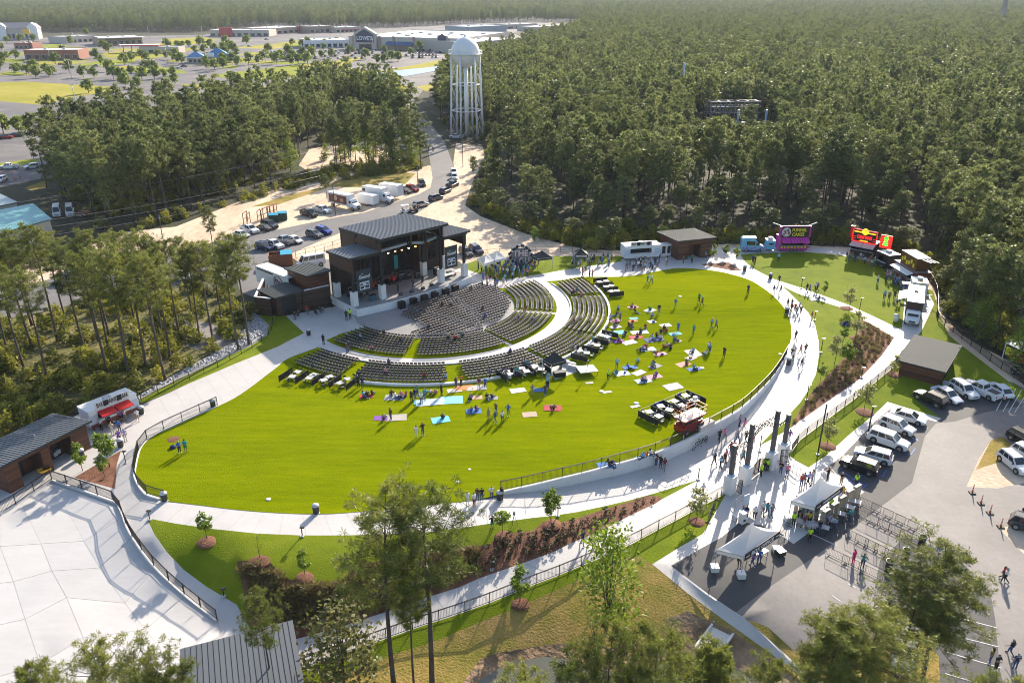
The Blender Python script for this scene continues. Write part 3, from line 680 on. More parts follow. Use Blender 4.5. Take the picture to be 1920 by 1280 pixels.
# crowns whose feet lie below the picture: placed by the height of their tops
for v_, (px, py), zt, lab, wd_ in [(2,(1228,1156),13.5,'bushy pine in the ditch below the dry bank, its top the tallest of the row',.75),(0,(1150,1172),13,'pine in the ditch left of the tallest bushy crown',.7),(1,(1084,1212),12,'pine in the ditch over the murky water',.75),
   (3,(1356,1200),11,'pine beside the concrete culvert',.72),(2,(1300,1232),10.5,'low pine between the culvert and the tallest bushy crown',.75),(1,(985,1246),11,'pine over the left end of the murky water',.7),(0,(1440,1232),10,'low pine right of the culvert',.8),
   (0,(159,1203),12,'pine with its top over the white plaza, tallest at that corner',.8),(1,(240,1211),12,'pine over the plaza beside the corner of the ribbed roof',.8),(3,(56,1250),11,'low pine at the bottom corner of the white plaza',.8),(2,(306,1242),10.5,'low pine crown touching the ribbed grey roof',.8),
   (1,(1880,1262),12,'pine top at the bottom corner of the car park',.8)]:
    p = G(px, py, zt); g = hz(p.x, p.y)-1.0; h = zt-g
    tree('pine_tree', PN[v_], (p.x, p.y, g), (h/18*wd_,)*2+(h/18,), lab)
tree_px('olive_tree', BIGB[0], (647,1305), 1140, 'bushy olive green tree beside the walk and the ribbed roof', 9, 1.15, -3.8)
tree_px('vine_covered_tree', BIGB[1], (1138,1178), 988, 'bright green leafy tree standing on the dry grass bank', 12, 1.0)
for b_, t_, lab in [((1002,452),425,'small'),((1243,458),425,'rounded'),((1655,475),440,'spreading'),((1836,640),560,'tall bright'),((668,243),205,'slender'),((1905,690),600,'bushy'),((926,300),262,'low'),((612,300),270,'thin'),((655,302),240,'vine hung'),((692,306),232,'dense'),((737,313),238,'leaning'),((772,310),250,'pale'),((545,322),262,'broad')]: tree_px('broadleaf_tree', BIGB[1], b_, t_, lab+' yellow green broad-leaved tree at the edge of the pines', 12, 1.25)
# woods on the left, beyond the drinks trailer
LEFTP = [((108,640),415),((205,631),420),((290,632),424),((306,640),440),((337,632),443),((402,488),381),((467,645),432),((447,655),440),((14,660),454),((60,650),437),
 ((310,712),470),((242,708),455),((202,698),465),((375,640),455),((90,720),500),((230,590),430),((20,600),430),((160,660),450),((418,622),452),((275,690),462),((320,676),458),((185,640),448),((255,612),428),((45,690),478),((125,606),428),((362,600),436),((60,610),424),((205,668),455),((400,640),446)]
for i, (b_, t_) in enumerate(LEFTP):
    if i == 5: lab = 'lone pine by the road beside the parked pickups'; gp = None
    elif i == 6: lab = 'tall pine beside the grey gravel slope and the dark wooden building'; gp = None
    else: lab, gp = 'tall thin pine in the light woods behind the drinks trailer', 'pines in the woods behind the drinks trailer'
    p = Gt(*b_); h = zat(p, t_); v_ = PN[(4, 5)[i % 2]]
    tree('pine_tree', v_, p, (h/18*rnd.uniform(.85, 1.05),)*2+(h/18,), lab, gp)
tree_px('pine_tree', PM[1], (613,372), 325, 'small pine standing on the sand beside the delivery truck', 18, 1.3)
tree_px('pine_tree', PM[3], (889,352), 290, 'thin pine at the edge of the sand near the bend of the road', 18, .8)

for v_, b_, t_, lab in [(0,(1812,604),440,'nearest the brown hut'),(1,(1838,626),452,'second from the brown hut'),(3,(1866,642),470,'third from the brown hut'),(0,(1893,658),480,'fourth from the brown hut'),(2,(1908,600),420,'set back behind the others'),(4,(1788,566),425,'beside the end of the trailers')]: tree_px('pine_tree', PM[v_], b_, t_, 'tall pine above the right hand fence, '+lab, 18, 1.1)
# saplings
SAPS = [((388,1010),960,0,'slim fresh green sapling on the berm near the plaza'),((572,1078),1030,1,'yellow green sapling in its mulch ring by the long bed'),((1033,978),915,2,'slim fresh green sapling at the top of the mulch bed'),((942,1000),950,0,'round fresh green sapling beside the tripod on the walk'),
 ((975,1128),1062,1,'fresh green sapling behind the lower fence'),((1306,975),918,10,'pale round young tree by the fence near the white tent'),((206,875),805,0,'fresh green sapling by the wooden toilet building, nearest its far corner'),((155,882),832,1,'fresh green sapling in front of the wooden toilet building doorway'),((196,892),850,2,'fresh green young tree in the small mulch triangle'),
 ((1359,484),456,0,'fresh green sapling in the mulch triangle by the ice trailer'),((1380,489),460,2,'fresh green sapling beside the small mulch triangle'),((1336,486),458,1,'fresh green sapling at the corner of the far wooden building'),((1545,552),527,1,'fresh green sapling beside the narrow side walk'),((1592,580),540,11,'pale blossoming sapling beside the narrow side walk'),
 ((1604,634),585,10,'leafy young tree at the top of the sloped mulch bed'),((1580,642),612,0,'small green sapling on the grass above the sloped mulch bed'),((1565,680),630,11,'pale young tree beside the sloped mulch bed'),((1538,712),680,2,'small green sapling between main walk and sloped mulch bed'),
 ((1676,700),668,10,'pale young tree at the corner of the brown building'),((1620,768),720,11,'pale young tree inside the fence by the parked white cars'),((1551,832),785,10,'pale young tree behind the tall lamp post by the gate'),((1586,690),640,0,'thin sapling beside the curved main walk')]
for b_, t_, v_, lab in SAPS:
    pr, Hh = (SAP[v_], 4.2) if v_ < 10 else (SAPP[v_-10], 4.6)
    o = tree_px('sapling', pr, b_, t_, lab, Hh, 1.0); 
for b_, t_, lab in [((487,1045),1000,'bare young tree in a mulch ring on the berm'),((812,1050),985,'bare young tree on the berm behind the tall pines')]:
    tree_px('sapling', (BARE, None), b_, t_, lab, 3.6)
_mr = MB(); _rs = np.random.RandomState(3)
_mr.lathe([(0, .18), (.5, .16), (.85, .08), (1.05, -.05)], 14)
MRING = _mr.mesh('mulch_ring', m_mulch)
for b_ in [(388,1015),(487,1050),(572,1080),(975,1130),(1306,978),(1587,578),(1604,634),(1676,702),(1620,772),(1551,836),(942,1003),(1033,982)]:
    o = link('mulch_ring', MRING, None, Gt(*b_), (0, 0, rnd.random()*6), (rnd.uniform(.9, 1.3),)*2+(1,))
    tag(o, 'ring of brown mulch round the foot of a young tree', 'mulch', 'mulch rings under the young trees', 'stuff')

# town trees
def tl(s, x0, lst): return [(x0+x/s, (y+16)/s) for x, y in lst]
TT = tl(3, 0, [(85,400),(150,405),(195,395),(258,395),(300,410),(390,395),(470,420),(530,425),(640,430),(705,470),(775,480),(800,440),(870,430),(500,510),(575,555),(935,480),(985,460),(1305,460),(740,330),(800,330),(830,335),(890,310),(940,315),(985,320),(565,350),(700,350),(820,390),(865,390),(1165,375),(1210,385),(1260,370),(1340,360),(1400,350),(1455,345),(1530,335),(1580,330),(1650,325),(1705,310),(1760,310),(1810,310),(1510,285),(585,270),(940,255),(1030,260),(1100,290),(1150,285),(1210,280),(1260,280),(1320,280),(1270,240),(1390,240),(1620,290),(40,320),(40,230),(120,225),(190,220),(400,235),(485,185),(20,735),(110,745),(145,725)]) + \
     tl(3, 480, [(70,285),(615,320),(680,345),(725,345),(765,330),(800,330),(1300,275),(1360,290),(720,285),(920,275),(830,110),(1290,100),(1690,200),(1740,195),(530,300),(180,290),(870,300)])
_r5 = random.Random(5)
for _ in range(50):
    x = _r5.uniform(330, 640) if _ % 3 else _r5.uniform(0, 330); TT.append((x, _r5.uniform(84, 124) if x > 330 else _r5.uniform(92, 150)))
for i, (px, py) in enumerate(TT):
    p = G(px, py); tree('shade_tree', TOWN[i % 3], p, rnd.uniform(.85, 1.25)*(1.0+max(0, p.y-400)/2500), 'round green shade tree standing in the far town car parks', 'shade trees in the far town')

# forest
def scatter(poly, sp, jit=.42):
    P = np.array(poly); lo, hi = P.min(0), P.max(0); out = []
    nx, ny = int((hi[0]-lo[0])/sp)+1, int((hi[1]-lo[1])/sp)+1
    rs = np.random.RandomState(int(abs(lo[0]*7+hi[1]*3)) % 99999)
    gx, gy = np.meshgrid(np.arange(nx), np.arange(ny), indexing='ij')
    pts = np.stack([lo[0]+(gx+.5*(gy % 2))*sp, lo[1]+gy*sp], -1).reshape(-1, 2)+rs.uniform(-jit, jit, (nx*ny, 2))*sp
    return pts[pip(pts, poly)]
FE = wpoly([(912,300),(893,328),(876,384),(903,403),(940,418),(987,436),(1044,452),(1096,465),(1165,467),(1250,457),(1340,454),(1440,452),(1560,457),(1655,462),(1738,498),(1768,540),(1778,585),(1812,620),(1852,643),(1920,680),(2050,760),(2300,700),(2300,100),(2100,60),(1920,60),(1130,60),(1010,96),(985,108),(900,135),(862,160),(828,180),(815,200),(830,228),(845,242),(905,252)], z=0.0)
FW1 = wpoly([(85,362),(100,305),(200,270),(330,250),(440,233),(560,208),(640,193),(662,218),(600,257),(562,298),(520,344),(400,386),(300,420),(215,432),(190,414)], z=0.0)
FW2 = wpoly([(598,322),(640,297),(700,302),(790,300),(800,318),(740,326)], z=0.0)
FW3 = wpoly([(640,193),(690,192),(728,208),(765,237),(785,262),(750,257),(700,248),(662,222)], z=0.0)
CLEAR = wpoly([(1270,312),(1298,240),(1442,236),(1480,312)], z=0.0)
FAR_TOWN = wpoly([(-1200,82),(-300,76),(0,71),(300,70),(380,62),(470,50),(620,54),(740,52),(900,44),(1000,41),(1108,44),(1008,97),(900,135),(-1200,400)], z=0.0)
pts = []
for poly, sp in ((FE, 6.1), (FW1, 5.9), (FW2, 6.5), (FW3, 6.0)):
    q = scatter(poly, sp)
    if poly is FE: q = q[~pip(q, CLEAR)]
    pts.append(q)
pts = np.concatenate(pts); d_ = np.hypot(pts[:, 0], pts[:, 1])
inview = (np.abs(pts[:, 0]) < pts[:, 1]*.74+32)
pts, d_ = pts[inview], d_[inview]
rim = pip(pts, FE) & ~pip(pts+np.array([-4.5, -10.0]), FE) & (pts[:, 1] < 330)
edge = pip(pts, FE) & ~pip(pts+np.array([-9.5, -21.0]), FE) & (pts[:, 1] < 330)
_rk = np.random.RandomState(4); drop = edge & (_rk.random(len(pts)) < .25); pts, d_, edge, rim = pts[~drop], d_[~drop], edge[~drop], rim[~drop]
order = np.argsort(d_); pts = pts[order]; d_ = d_[order]; edge = edge[order]; rim = rim[order]
NIND = 225
for i in range(NIND):
    x, y = pts[i]; west = x < 0 and y < 420 and x < -20
    k = rnd.uniform(.26, .44) if rim[i] else rnd.uniform(.48, .74) if edge[i] else rnd.uniform(.68, 1.18); wv = rnd.uniform(.9, 1.15)*(1.6 if rim[i] else 1.25 if edge[i] else 1)
    tree('pine_tree', PM[rnd.randrange(5)], (x, y, hz(x, y)), (k*wv, k*wv, k), 'tall pine in the dense forest block behind the parked trucks' if west else 'tall pine along the near edge of the big forest beyond the lawn',
         'pines in the dense forest block' if west else 'pines along the edge of the big forest')
def gn_scatter(name, xyz, srcs, smin, smax, label, seed, kind='stuff', cat=None, group=None):
    "one object that repeats the given trees at its points"
    me = bpy.data.meshes.new(name); me.vertices.add(len(xyz)); me.vertices.foreach_set('co', np.asarray(xyz, np.float32).ravel())
    o = link(name, me); tag(o, label, cat, group, kind)
    ng = bpy.data.node_groups.new(name+'_nodes', 'GeometryNodeTree')
    ng.interface.new_socket('Geometry', in_out='INPUT', socket_type='NodeSocketGeometry'); ng.interface.new_socket('Geometry', in_out='OUTPUT', socket_type='NodeSocketGeometry')
    N = ng.nodes.new; L = ng.links.new
    gi, go = N('NodeGroupInput'), N('NodeGroupOutput'); iop = N('GeometryNodeInstanceOnPoints'); g2i = N('GeometryNodeGeometryToInstance')
    for pair in reversed(srcs):
        jn = N('GeometryNodeJoinGeometry')
        for ob in pair:
            oi = N('GeometryNodeObjectInfo'); oi.transform_space = 'ORIGINAL'; oi.inputs['Object'].default_value = ob
            L(oi.outputs['Geometry'], jn.inputs[0])
        gi2 = N('GeometryNodeGeometryToInstance'); L(jn.outputs[0], gi2.inputs[0])
        if 'j2' not in locals(): j2 = N('GeometryNodeJoinGeometry')
        L(gi2.outputs[0], j2.inputs[0])
    rv = N('FunctionNodeRandomValue'); rv.data_type = 'FLOAT_VECTOR'; rv.inputs[0].default_value = (0, 0, 0); rv.inputs[1].default_value = (0, 0, 6.283); rv.inputs['Seed'].default_value = seed
    rs_ = N('FunctionNodeRandomValue'); rs_.data_type = 'FLOAT_VECTOR'; rs_.inputs[0].default_value = (smin*.95, smin*.95, smin); rs_.inputs[1].default_value = (smax, smax, smax*.98); rs_.inputs['Seed'].default_value = seed+1
    iop.inputs['Pick Instance'].default_value = True
    L(gi.outputs[0], iop.inputs['Points']); L(j2.outputs[0], iop.inputs['Instance']); L(rv.outputs[0], iop.inputs['Rotation']); L(rs_.outputs[0], iop.inputs['Scale'])
    L(iop.outputs[0], go.inputs[0])
    md = o.modifiers.new('scatter', 'NODES'); md.node_group = ng
    return o
# the far forest, thinner with distance
far = []
y = 330.0; _rs = np.random.RandomState(9)
while y < 3300:
    dy = max(5.0, .013*y); lat = 4.6+max(0, y-600)*.0016
    xs = np.arange(-y*.75-40, y*.75+40, lat); q = np.stack([xs+_rs.uniform(-.5, .5, len(xs))*lat, y+_rs.uniform(-.5, .5, len(xs))*dy], 1)
    far.append(q); y += dy
far = np.concatenate(far); far = far[~pip(far, FAR_TOWN)]
nearmask = (far[:, 1] > np.array([G(0, 60)[1]]*len(far))) 
keep = nearmask & ~pip(far, FAR_TOWN)
# nearer than the town: only beyond the spots already planted, and only inside the forest polygon
far = far[keep]
rest = pts[NIND:]; dr = d_[NIND:]
er = edge[NIND:]; mid = rest[(dr < 300) & ~er]; low = rest[er]; fr = np.concatenate([rest[dr >= 300], far])
# one of each kind that the scattered ones repeat (they stand in the forest themselves)
src_m, src_f = [], []
for i in range(3):
    x, y = mid[i]; o = tree('pine_tree', PM[i*2 % 5], (x, y, 0), 1.0, 'tall pine along the near edge of the big forest beyond the lawn', 'pines along the edge of the big forest')
    src_m.append(tuple(c for c in o.children))
for i in range(4):
    x, y = fr[i]; o = tree('pine_tree', PF[i], (x, y, 0), 1.0, 'tall pine inside the big forest', 'pines inside the big forest')
    src_f.append(tuple(c for c in o.children))
gn_scatter('forest', np.c_[mid[3:], np.zeros(len(mid)-3)], src_m, .66, 1.18, 'dense pine forest beyond the lawn and round the water tower', 3)
gn_scatter('forest_edge', np.c_[low, np.zeros(len(low))], src_m, .34, .72, 'lower pines along the rim of the big forest', 13)
gn_scatter('far_forest', np.c_[fr[4:], np.zeros(len(fr)-4)], src_f, .7, 1.25, 'endless pine forest reaching the horizon', 5)

# undergrowth
BUSH = broad(91, 2.2, .02, 1.5, 16, 22, .22, m_bush, .03)
bp = []
for poly, n in ((wpoly([(1000,445),(1096,468),(1165,470),(1250,460),(1440,456),(1560,460),(1655,466),(1740,502),(1770,545),(1780,590),(1850,648),(1990,720),(1990,640),(1800,560),(1700,450),(1250,430),(1000,420)], z=0.0), 420),
    (wpoly([(-80,600),(0,600),(110,582),(200,556),(320,540),(440,545),(462,600),(440,640),(330,702),(262,742),(150,768),(0,840),(-150,900)], z=0.0), 260),
    (wpoly([(85,366),(190,418),(215,436),(300,424),(400,390),(520,350),(600,324),(700,305),(790,305),(790,320),(600,342),(400,395),(215,436)], z=0.0), 300),
    (wpoly([(1735,500),(1790,430),(1930,430),(2010,700),(1855,640),(1782,592),(1765,545)], z=0.0), 320),
    (wpoly([(85,360),(190,405),(300,405),(400,372),(520,330),(560,290),(440,300),(200,350)], z=0.0), 220),
    (wpoly([(876,386),(940,420),(1044,456),(1040,440),(940,400),(895,330),(912,298),(915,270),(890,250),(830,232),(840,225),(930,240),(940,330)], z=0.0), 200),
    (wpoly([(600,262),(660,225),(740,255),(790,270),(800,318),(740,325),(600,330)], z=0.0), 60),
    (wpoly([(660,172),(760,160),(775,175),(760,200),(690,190)], z=0.0), 70)):
    P = np.array(poly); lo, hi = P.min(0), P.max(0); q = _rs.uniform(lo, hi, (n*6, 2)); q = q[pip(q, poly)][:n]; bp.append(q)
bp = np.concatenate(bp)
o = tree('bush', BUSH, Gt(470, 590), .9, 'leafy green bush beside the grey gravel slope', cat='bush')
gn_scatter('undergrowth', [(x, y, hz(x, y)) for x, y in bp], [tuple(o.children)], .3, 1.25, 'scrubby yellow green undergrowth along the foot of the woods', 8)
# ------------------------------------------------------------------ buildings
m_steel = M('dark_steel', (.022,.025,.028), .45, .3, spec=.5)
m_roof = M('grey_metal_roof', (.115,.127,.142), .58, .12, var=.06, spec=.25)
m_roofl = M('light_grey_metal_roof', (.075,.084,.084), .7, 0, var=.05, spec=.12)
m_roofs = M('stage_metal_roof', (.16,.175,.195), .5, .15, var=.05)
m_fascia = M('dark_fascia', (.03,.033,.036), .5)
m_black = M('matt_black', (.012,.012,.013), .7)
m_gloss = M('gloss_black', (.012,.012,.013), .3)
m_grey = M('mid_grey', (.20,.20,.21), .55)
m_lgrey = M('light_grey', (.45,.46,.47), .5)
m_white = M('white_paint', (.72,.72,.72), .45)
m_whitec = leaf_mat('white_canvas', (.80,.80,.80), (.80,.80,.80), .4, .75)
m_letw = M('white_lettering', (.78,.78,.78), .6)
m_red = M('red_paint', (.50,.012,.012), .4)
m_blue = M('blue_paint', (.02,.06,.30), .45)
m_navy = M('navy_sign', (.012,.02,.075), .5)
m_glass = M('dark_glass', (.02,.025,.03), .08, spec=.8)
m_bulb = M('warm_lamp', (1.0,.45,.12), .5, emit=9.0)
def wood_mat(name, c1, c2, c3):
    m, nt, p = _nodes(name); L = nt.links.new
    g = nt.nodes.new('ShaderNodeNewGeometry'); mp = nt.nodes.new('ShaderNodeMapping'); mp.inputs['Scale'].default_value = (.6, .6, 6.0)
    nz = nt.nodes.new('ShaderNodeTexNoise'); nz.inputs['Scale'].default_value = 1.6; nz.inputs['Detail'].default_value = 6
    ad = nt.nodes.new('ShaderNodeMath'); ad.operation = 'MULTIPLY_ADD'; ad.inputs[1].default_value = .5
    hf = nt.nodes.new('ShaderNodeMath'); hf.operation = 'MULTIPLY'; hf.inputs[1].default_value = .5
    cr = nt.nodes.new('ShaderNodeValToRGB'); e = cr.color_ramp.elements; e[0].position = .2; e[0].color = (*c1, 1); e[1].position = .8; e[1].color = (*c3, 1); k = e.new(.5); k.color = (*c2, 1)
    L(g.outputs['Position'], mp.inputs['Vector']); L(mp.outputs[0], nz.inputs['Vector']); L(g.outputs['Random Per Island'], hf.inputs[0]); L(nz.outputs['Fac'], ad.inputs[0]); L(hf.outputs[0], ad.inputs[2])
    L(ad.outputs[0], cr.inputs[0]); L(cr.outputs[0], p.inputs['Base Color']); p.inputs['Roughness'].default_value = .55
    MATS[name] = m; return m
m_wood = wood_mat('stained_boards', (.06,.020,.010), (.105,.036,.017), (.17,.062,.030))
m_woodd = wood_mat('dark_boards', (.030,.016,.012), (.05,.025,.017), (.085,.042,.028))

def mesh_from(o):
    dg = bpy.context.evaluated_depsgraph_get(); dg.update()
    return bpy.data.meshes.new_from_object(o.evaluated_get(dg))
def text(parent, s, org, xd, up, size, mat, name='lettering', depth=.015, width=None, shear=0.0, bold=0.0, align='CENTER'):
    "raised lettering standing on a plane: org is the middle of the base line in the parent's space"
    cu = bpy.data.curves.new('lettering', 'FONT'); cu.body = s; cu.size = size; cu.extrude = depth; cu.align_x = align; cu.shear = shear; cu.offset = bold; cu.resolution_u = 2
    o = bpy.data.objects.new('lettering_tmp', cu); col.objects.link(o)
    me = mesh_from(o); bpy.data.objects.remove(o); bpy.data.curves.remove(cu)
    xd, up = Vector(xd).normalized(), Vector(up).normalized(); nr = xd.cross(up)
    mx = Matrix(((xd.x, up.x, nr.x, org[0]), (xd.y, up.y, nr.y, org[1]), (xd.z, up.z, nr.z, org[2]), (0, 0, 0, 1)))
    if width:
        xs = [v.co.x for v in me.vertices]; w_ = max(xs)-min(xs)
        if w_ > 0: mx = mx @ Matrix.Diagonal((width/w_, 1, 1, 1))
    me.transform(mx); me.materials.clear(); me.materials.append(mat); me.name = name
    return link(name, me, parent)

def boards(mb, a, b, z0, z1, n, pitch=.2, proud=.02, skip=()):
    """horizontal boards on the upright face from plan point a to b, outward normal n; z0, z1 numbers or (at a, at b);
    skip: list of (t0, t1, ztop) openings as shares of the length"""
    a, b, n = Vector(a).to_2d(), Vector(b).to_2d(), Vector(n).to_2d().normalized()
    za = z1 if not hasattr(z1, '__len__') else None
    cuts = sorted(set([0.0, 1.0]+[t for s in skip for t in s[:2]]))
    for t0, t1 in zip(cuts, cuts[1:]):
        op = [s for s in skip if s[0] <= t0+1e-6 and s[1] >= t1-1e-6]
        zb = max([z0]+[s[2] for s in op])
        zt0 = z1 if za is not None else z1[0]+(z1[1]-z1[0])*t0
        zt1 = z1 if za is not None else z1[0]+(z1[1]-z1[0])*t1
        zt = max(zt0, zt1); k = 0; z = z0+math.floor(max(0, (zb-z0))/pitch)*pitch
        while z < zt-.02:
            h0 = min(z+pitch-.018, zt0); h1 = min(z+pitch-.018, zt1); zl = max(z, zb)
            if max(h0, h1) > zl+.01:
                h0 = max(h0, zl+.001); h1 = max(h1, zl+.001)
                p, q = a.lerp(b, t0), a.lerp(b, t1); d = proud*(0.7+.6*rnd.random())
                vs = [(p.x, p.y, zl), (q.x, q.y, zl), (q.x, q.y, h1), (p.x, p.y, h0)]
                vs += [(v[0]+n.x*d, v[1]+n.y*d, v[2]) for v in vs]
                mb.add(vs, ((4, 5, 6, 7), (0, 1, 5, 4), (2, 3, 7, 6), (1, 2, 6, 5), (3, 0, 4, 7)))
            z += pitch
    return mb
def seam_roof(parent, quad, th, ribs, mat, fascia=None, panels=False, rib_h=.05):
    "a sloping metal roof: four corners (eave a, eave b, ridge c, ridge d); ribs run from eave to ridge"
    a, b, c, d = [Vector(p) for p in quad]
    nz = (b-a).cross(d-a).normalized()
    if nz.z < 0: nz = -nz
    if panels:
        for i in range(ribs):
            t0, t1 = i/ribs, (i+1)/ribs; g = .012/((b-a).length)
            q = [a.lerp(b, t0+g), a.lerp(b, t1-g), d.lerp(c, t1-g), d.lerp(c, t0+g)]
            mb = MB().slab([p+nz*.012 for p in q], .03)
            mb.bar(a.lerp(b, t0+g*2)+nz*rib_h*.5, d.lerp(c, t0+g*2)+nz*rib_h*.5, .035, rib_h+.02)
            mb.build('roof_panel', mat, parent)
        MB().slab([p-nz*.03 for p in (a, b, c, d)], th-.03).build('roof', fascia or m_fascia, parent)
    else:
        mb = MB().slab((a, b, c, d), .06)
        for i in range(ribs+1):
            t = min(max(i/ribs, .002), .998); mb.bar(a.lerp(b, t)+nz*rib_h*.5, d.lerp(c, t)+nz*rib_h*.5, .05, rib_h)
        ro = mb.build('roof', mat, parent)
        dn = Vector((0, 0, -.062)); mb = MB()
        mb.slab([p+dn for p in (a, b, c, d)], th-.06)
        mb.build('fascia', fascia or m_fascia, ro)

def hut(name, label, P1, P2, depth, zf, zb, over, openings, ribs, mat, roofm, panels=False, cat='building', base=None):
    "a wooden hut under a lean-to roof: P1, P2 front bottom corners (right-hand outward), heights at front and back"
    P1, P2 = Vector(P1), Vector(P2); z0 = base if base is not None else min(P1.z, P2.z)-.05
    d = (P2-P1).to_2d(); L = d.length; d.normalize(); n = Vector((d.y, -d.x))
    o = empty(name, (P1.x, P1.y, z0), math.atan2(d.y, d.x), label, cat)
    # local: x along the front, y into the building
    bm_ = MB()
    H1, H0 = zf, zb
    t = .2; op = sorted(openings); x = 0.0
    walls = MB()
    # front wall with openings as recesses
    xs = [0.0]+[v for s in op for v in (s[0]*L, s[1]*L)]+[L]
    for i in range(0, len(xs), 2):
        if xs[i+1]-xs[i] > .05: walls.box(((xs[i]+xs[i+1])/2, t/2+.02, H1/2), (xs[i+1]-xs[i], t, H1))
    for s in op:
        w0, w1, top = s[0]*L, s[1]*L, s[2]
        if top < H1-.1: walls.box(((w0+w1)/2, t/2+.02, (H1+top)/2), (w1-w0, t, H1-top))
        dp = s[3] if len(s) > 3 else 1.6
        walls.box(((w0+w1)/2, dp, H1/2-.1), (w1-w0, .1, H1-.2))
        for xx in (w0+.03, w1-.03): walls.box((xx, dp/2+.1, H1/2-.1), (.06, dp, H1-.2))
    back = depth
    for x0 in (t/2+.02, L-t/2-.02):
        vs = [(x0-t/2, .05, 0), (x0+t/2, .05, 0), (x0+t/2, back, 0), (x0-t/2, back, 0), (x0-t/2, .05, H1), (x0+t/2, .05, H1), (x0+t/2, back, H0), (x0-t/2, back, H0)]
        walls.add(vs, ((3, 2, 1, 0), (4, 5, 6, 7), (0, 1, 5, 4), (1, 2, 6, 5), (2, 3, 7, 6), (3, 0, 4, 7)))
    walls.box((L/2, back-t/2-.02, H0/2), (L-.1, t, H0))
    wo = walls.build('wall', m_black if mat is m_woodd else m_woodd, o)
    sd = MB()
    boards(sd, (0, .02), (L, .02), .05, H1-.05, (0, -1), .2, .025, [(s[0], s[1], s[2]) for s in op])
    boards(sd, (.02, .05), (.02, back), .05, (H1-.05, H0-.05), (-1, 0), .2, .025)
    boards(sd, (L-.02, .05), (L-.02, back), .05, (H1-.05, H0-.05), (1, 0), .2, .025)
    boards(sd, (0, back-.02), (L, back-.02), .05, H0-.05, (0, 1), .2, .025)
    for s in op:
        w0, w1 = s[0]*L, s[1]*L; dp = (s[3] if len(s) > 3 else 1.6)-.06
        boards(sd, (w0+.08, dp), (w1-.08, dp), .05, min(s[2], H1-.3), (0, -1), .2, .02)
    s_ = sd.build('siding', mat, o); s_['kind'] = 'stuff'
    sl = (H1-H0)/back
    f = lambda x, y: (x, y, H1+.22-sl*y)
    seam_roof(o, (f(-over, -over), f(L+over, -over), f(L+over, back+over), f(-over, back+over)), .24, ribs, roofm, panels=panels)
    return o, L

# --- toilets on the left
p1, p2 = Gt(20, 925), Gt(171, 839)
zf = zat(p2, 789)
o, L = hut('toilet_building', 'long brown wooden toilet building with dark ribbed roof at the edge of the woods', p1, p2, 6.2, zf, zf-.75, .55, [(.16,.42,3.1,1.9), (.52,.79,3.1,1.9)], 30, m_wood, m_roof, panels=True)
for x, w_ in ((.19*L, .9), (.64*L, 1.1)):
    MB().box((x+.6, 1.80, 1.05), (w_, .06, 2.1)).build('door', m_steel, o)
MB().box((.70*L, 1.6, 1.05), (.5, .4, .5)).box((.66*L, 1.6, .9), (.4, .35, .5)).build('drinking_fountain', m_lgrey, o)
MB().lathe([(0, .35), (.07, .3), (.07, 0)], 8, (.55*L, 2.6, zf-.1)).build('roof_vent', m_lgrey, o)
# --- brown hut in the far corner
p1, p2 = Gt(1270, 487.7), Gt(1333, 481); zf = zat(p1, 452)
o, L = hut('concession_hut', 'square brown wooden hut in tree shade beside the white drinks trailer', p1, p2, 8.0, zf, zf-.5, .6, [(.30,.66,3.0,2.2)], 24, m_wood, m_roofl)
MB().box((.36*L, 1.9, 1.1), (.9, .5, 1.0)).build('counter', m_lgrey, o)
# --- big brown hut on the right
p1, p2 = Gt(1684, 701), Gt(1760, 724); zf = zat(p2, 692)
o, L = hut('service_hut', 'brown wooden hut with light ribbed roof by the car park', p1, p2, 8.6, zf, zf+.55, .55, [], 34, m_wood, m_roofl, base=hz(p2.x, p2.y)-.3)
MB().box((L+.06, 3.2, 1.2), (.08, 1.1, 2.2)).build('door', m_steel, o)
MB().box((L+1.0, 1.2, .35), (1.5, .9, .7)).build('utility_box', m_lgrey, o)
# --- grey roofed shed at the bottom of the picture
a, b = G(337, 1217, 1.4), G(549, 1162.5, 1.4)
d = (b-a).to_2d().normalized(); nrm = Vector((d.y, -d.x))
q1 = a.to_2d()+nrm*9.5; q2 = b.to_2d()+nrm*9.5
zb = hz(a.x, a.y)-.2
o, L = hut('pavilion', 'brown shed under a grey ribbed metal roof at the bottom edge beside the plaza', (q1.x+d.x*.6-nrm.x*.6, q1.y+d.y*.6-nrm.y*.6, zb), (q2.x-d.x*.6-nrm.x*.6, q2.y-d.y*.6-nrm.y*.6, zb), 8.3, 1.4-zb-.85, 1.4-zb-.22, .6, [(.2,.45,2.6)], 21, m_wood, m_roof, panels=True, base=zb)
MB().lathe([(0, .45), (.09, .4), (.09, 0)], 8, (.55*L, 3.0, 1.4-zb-.5)).build('roof_vent', m_lgrey, o)
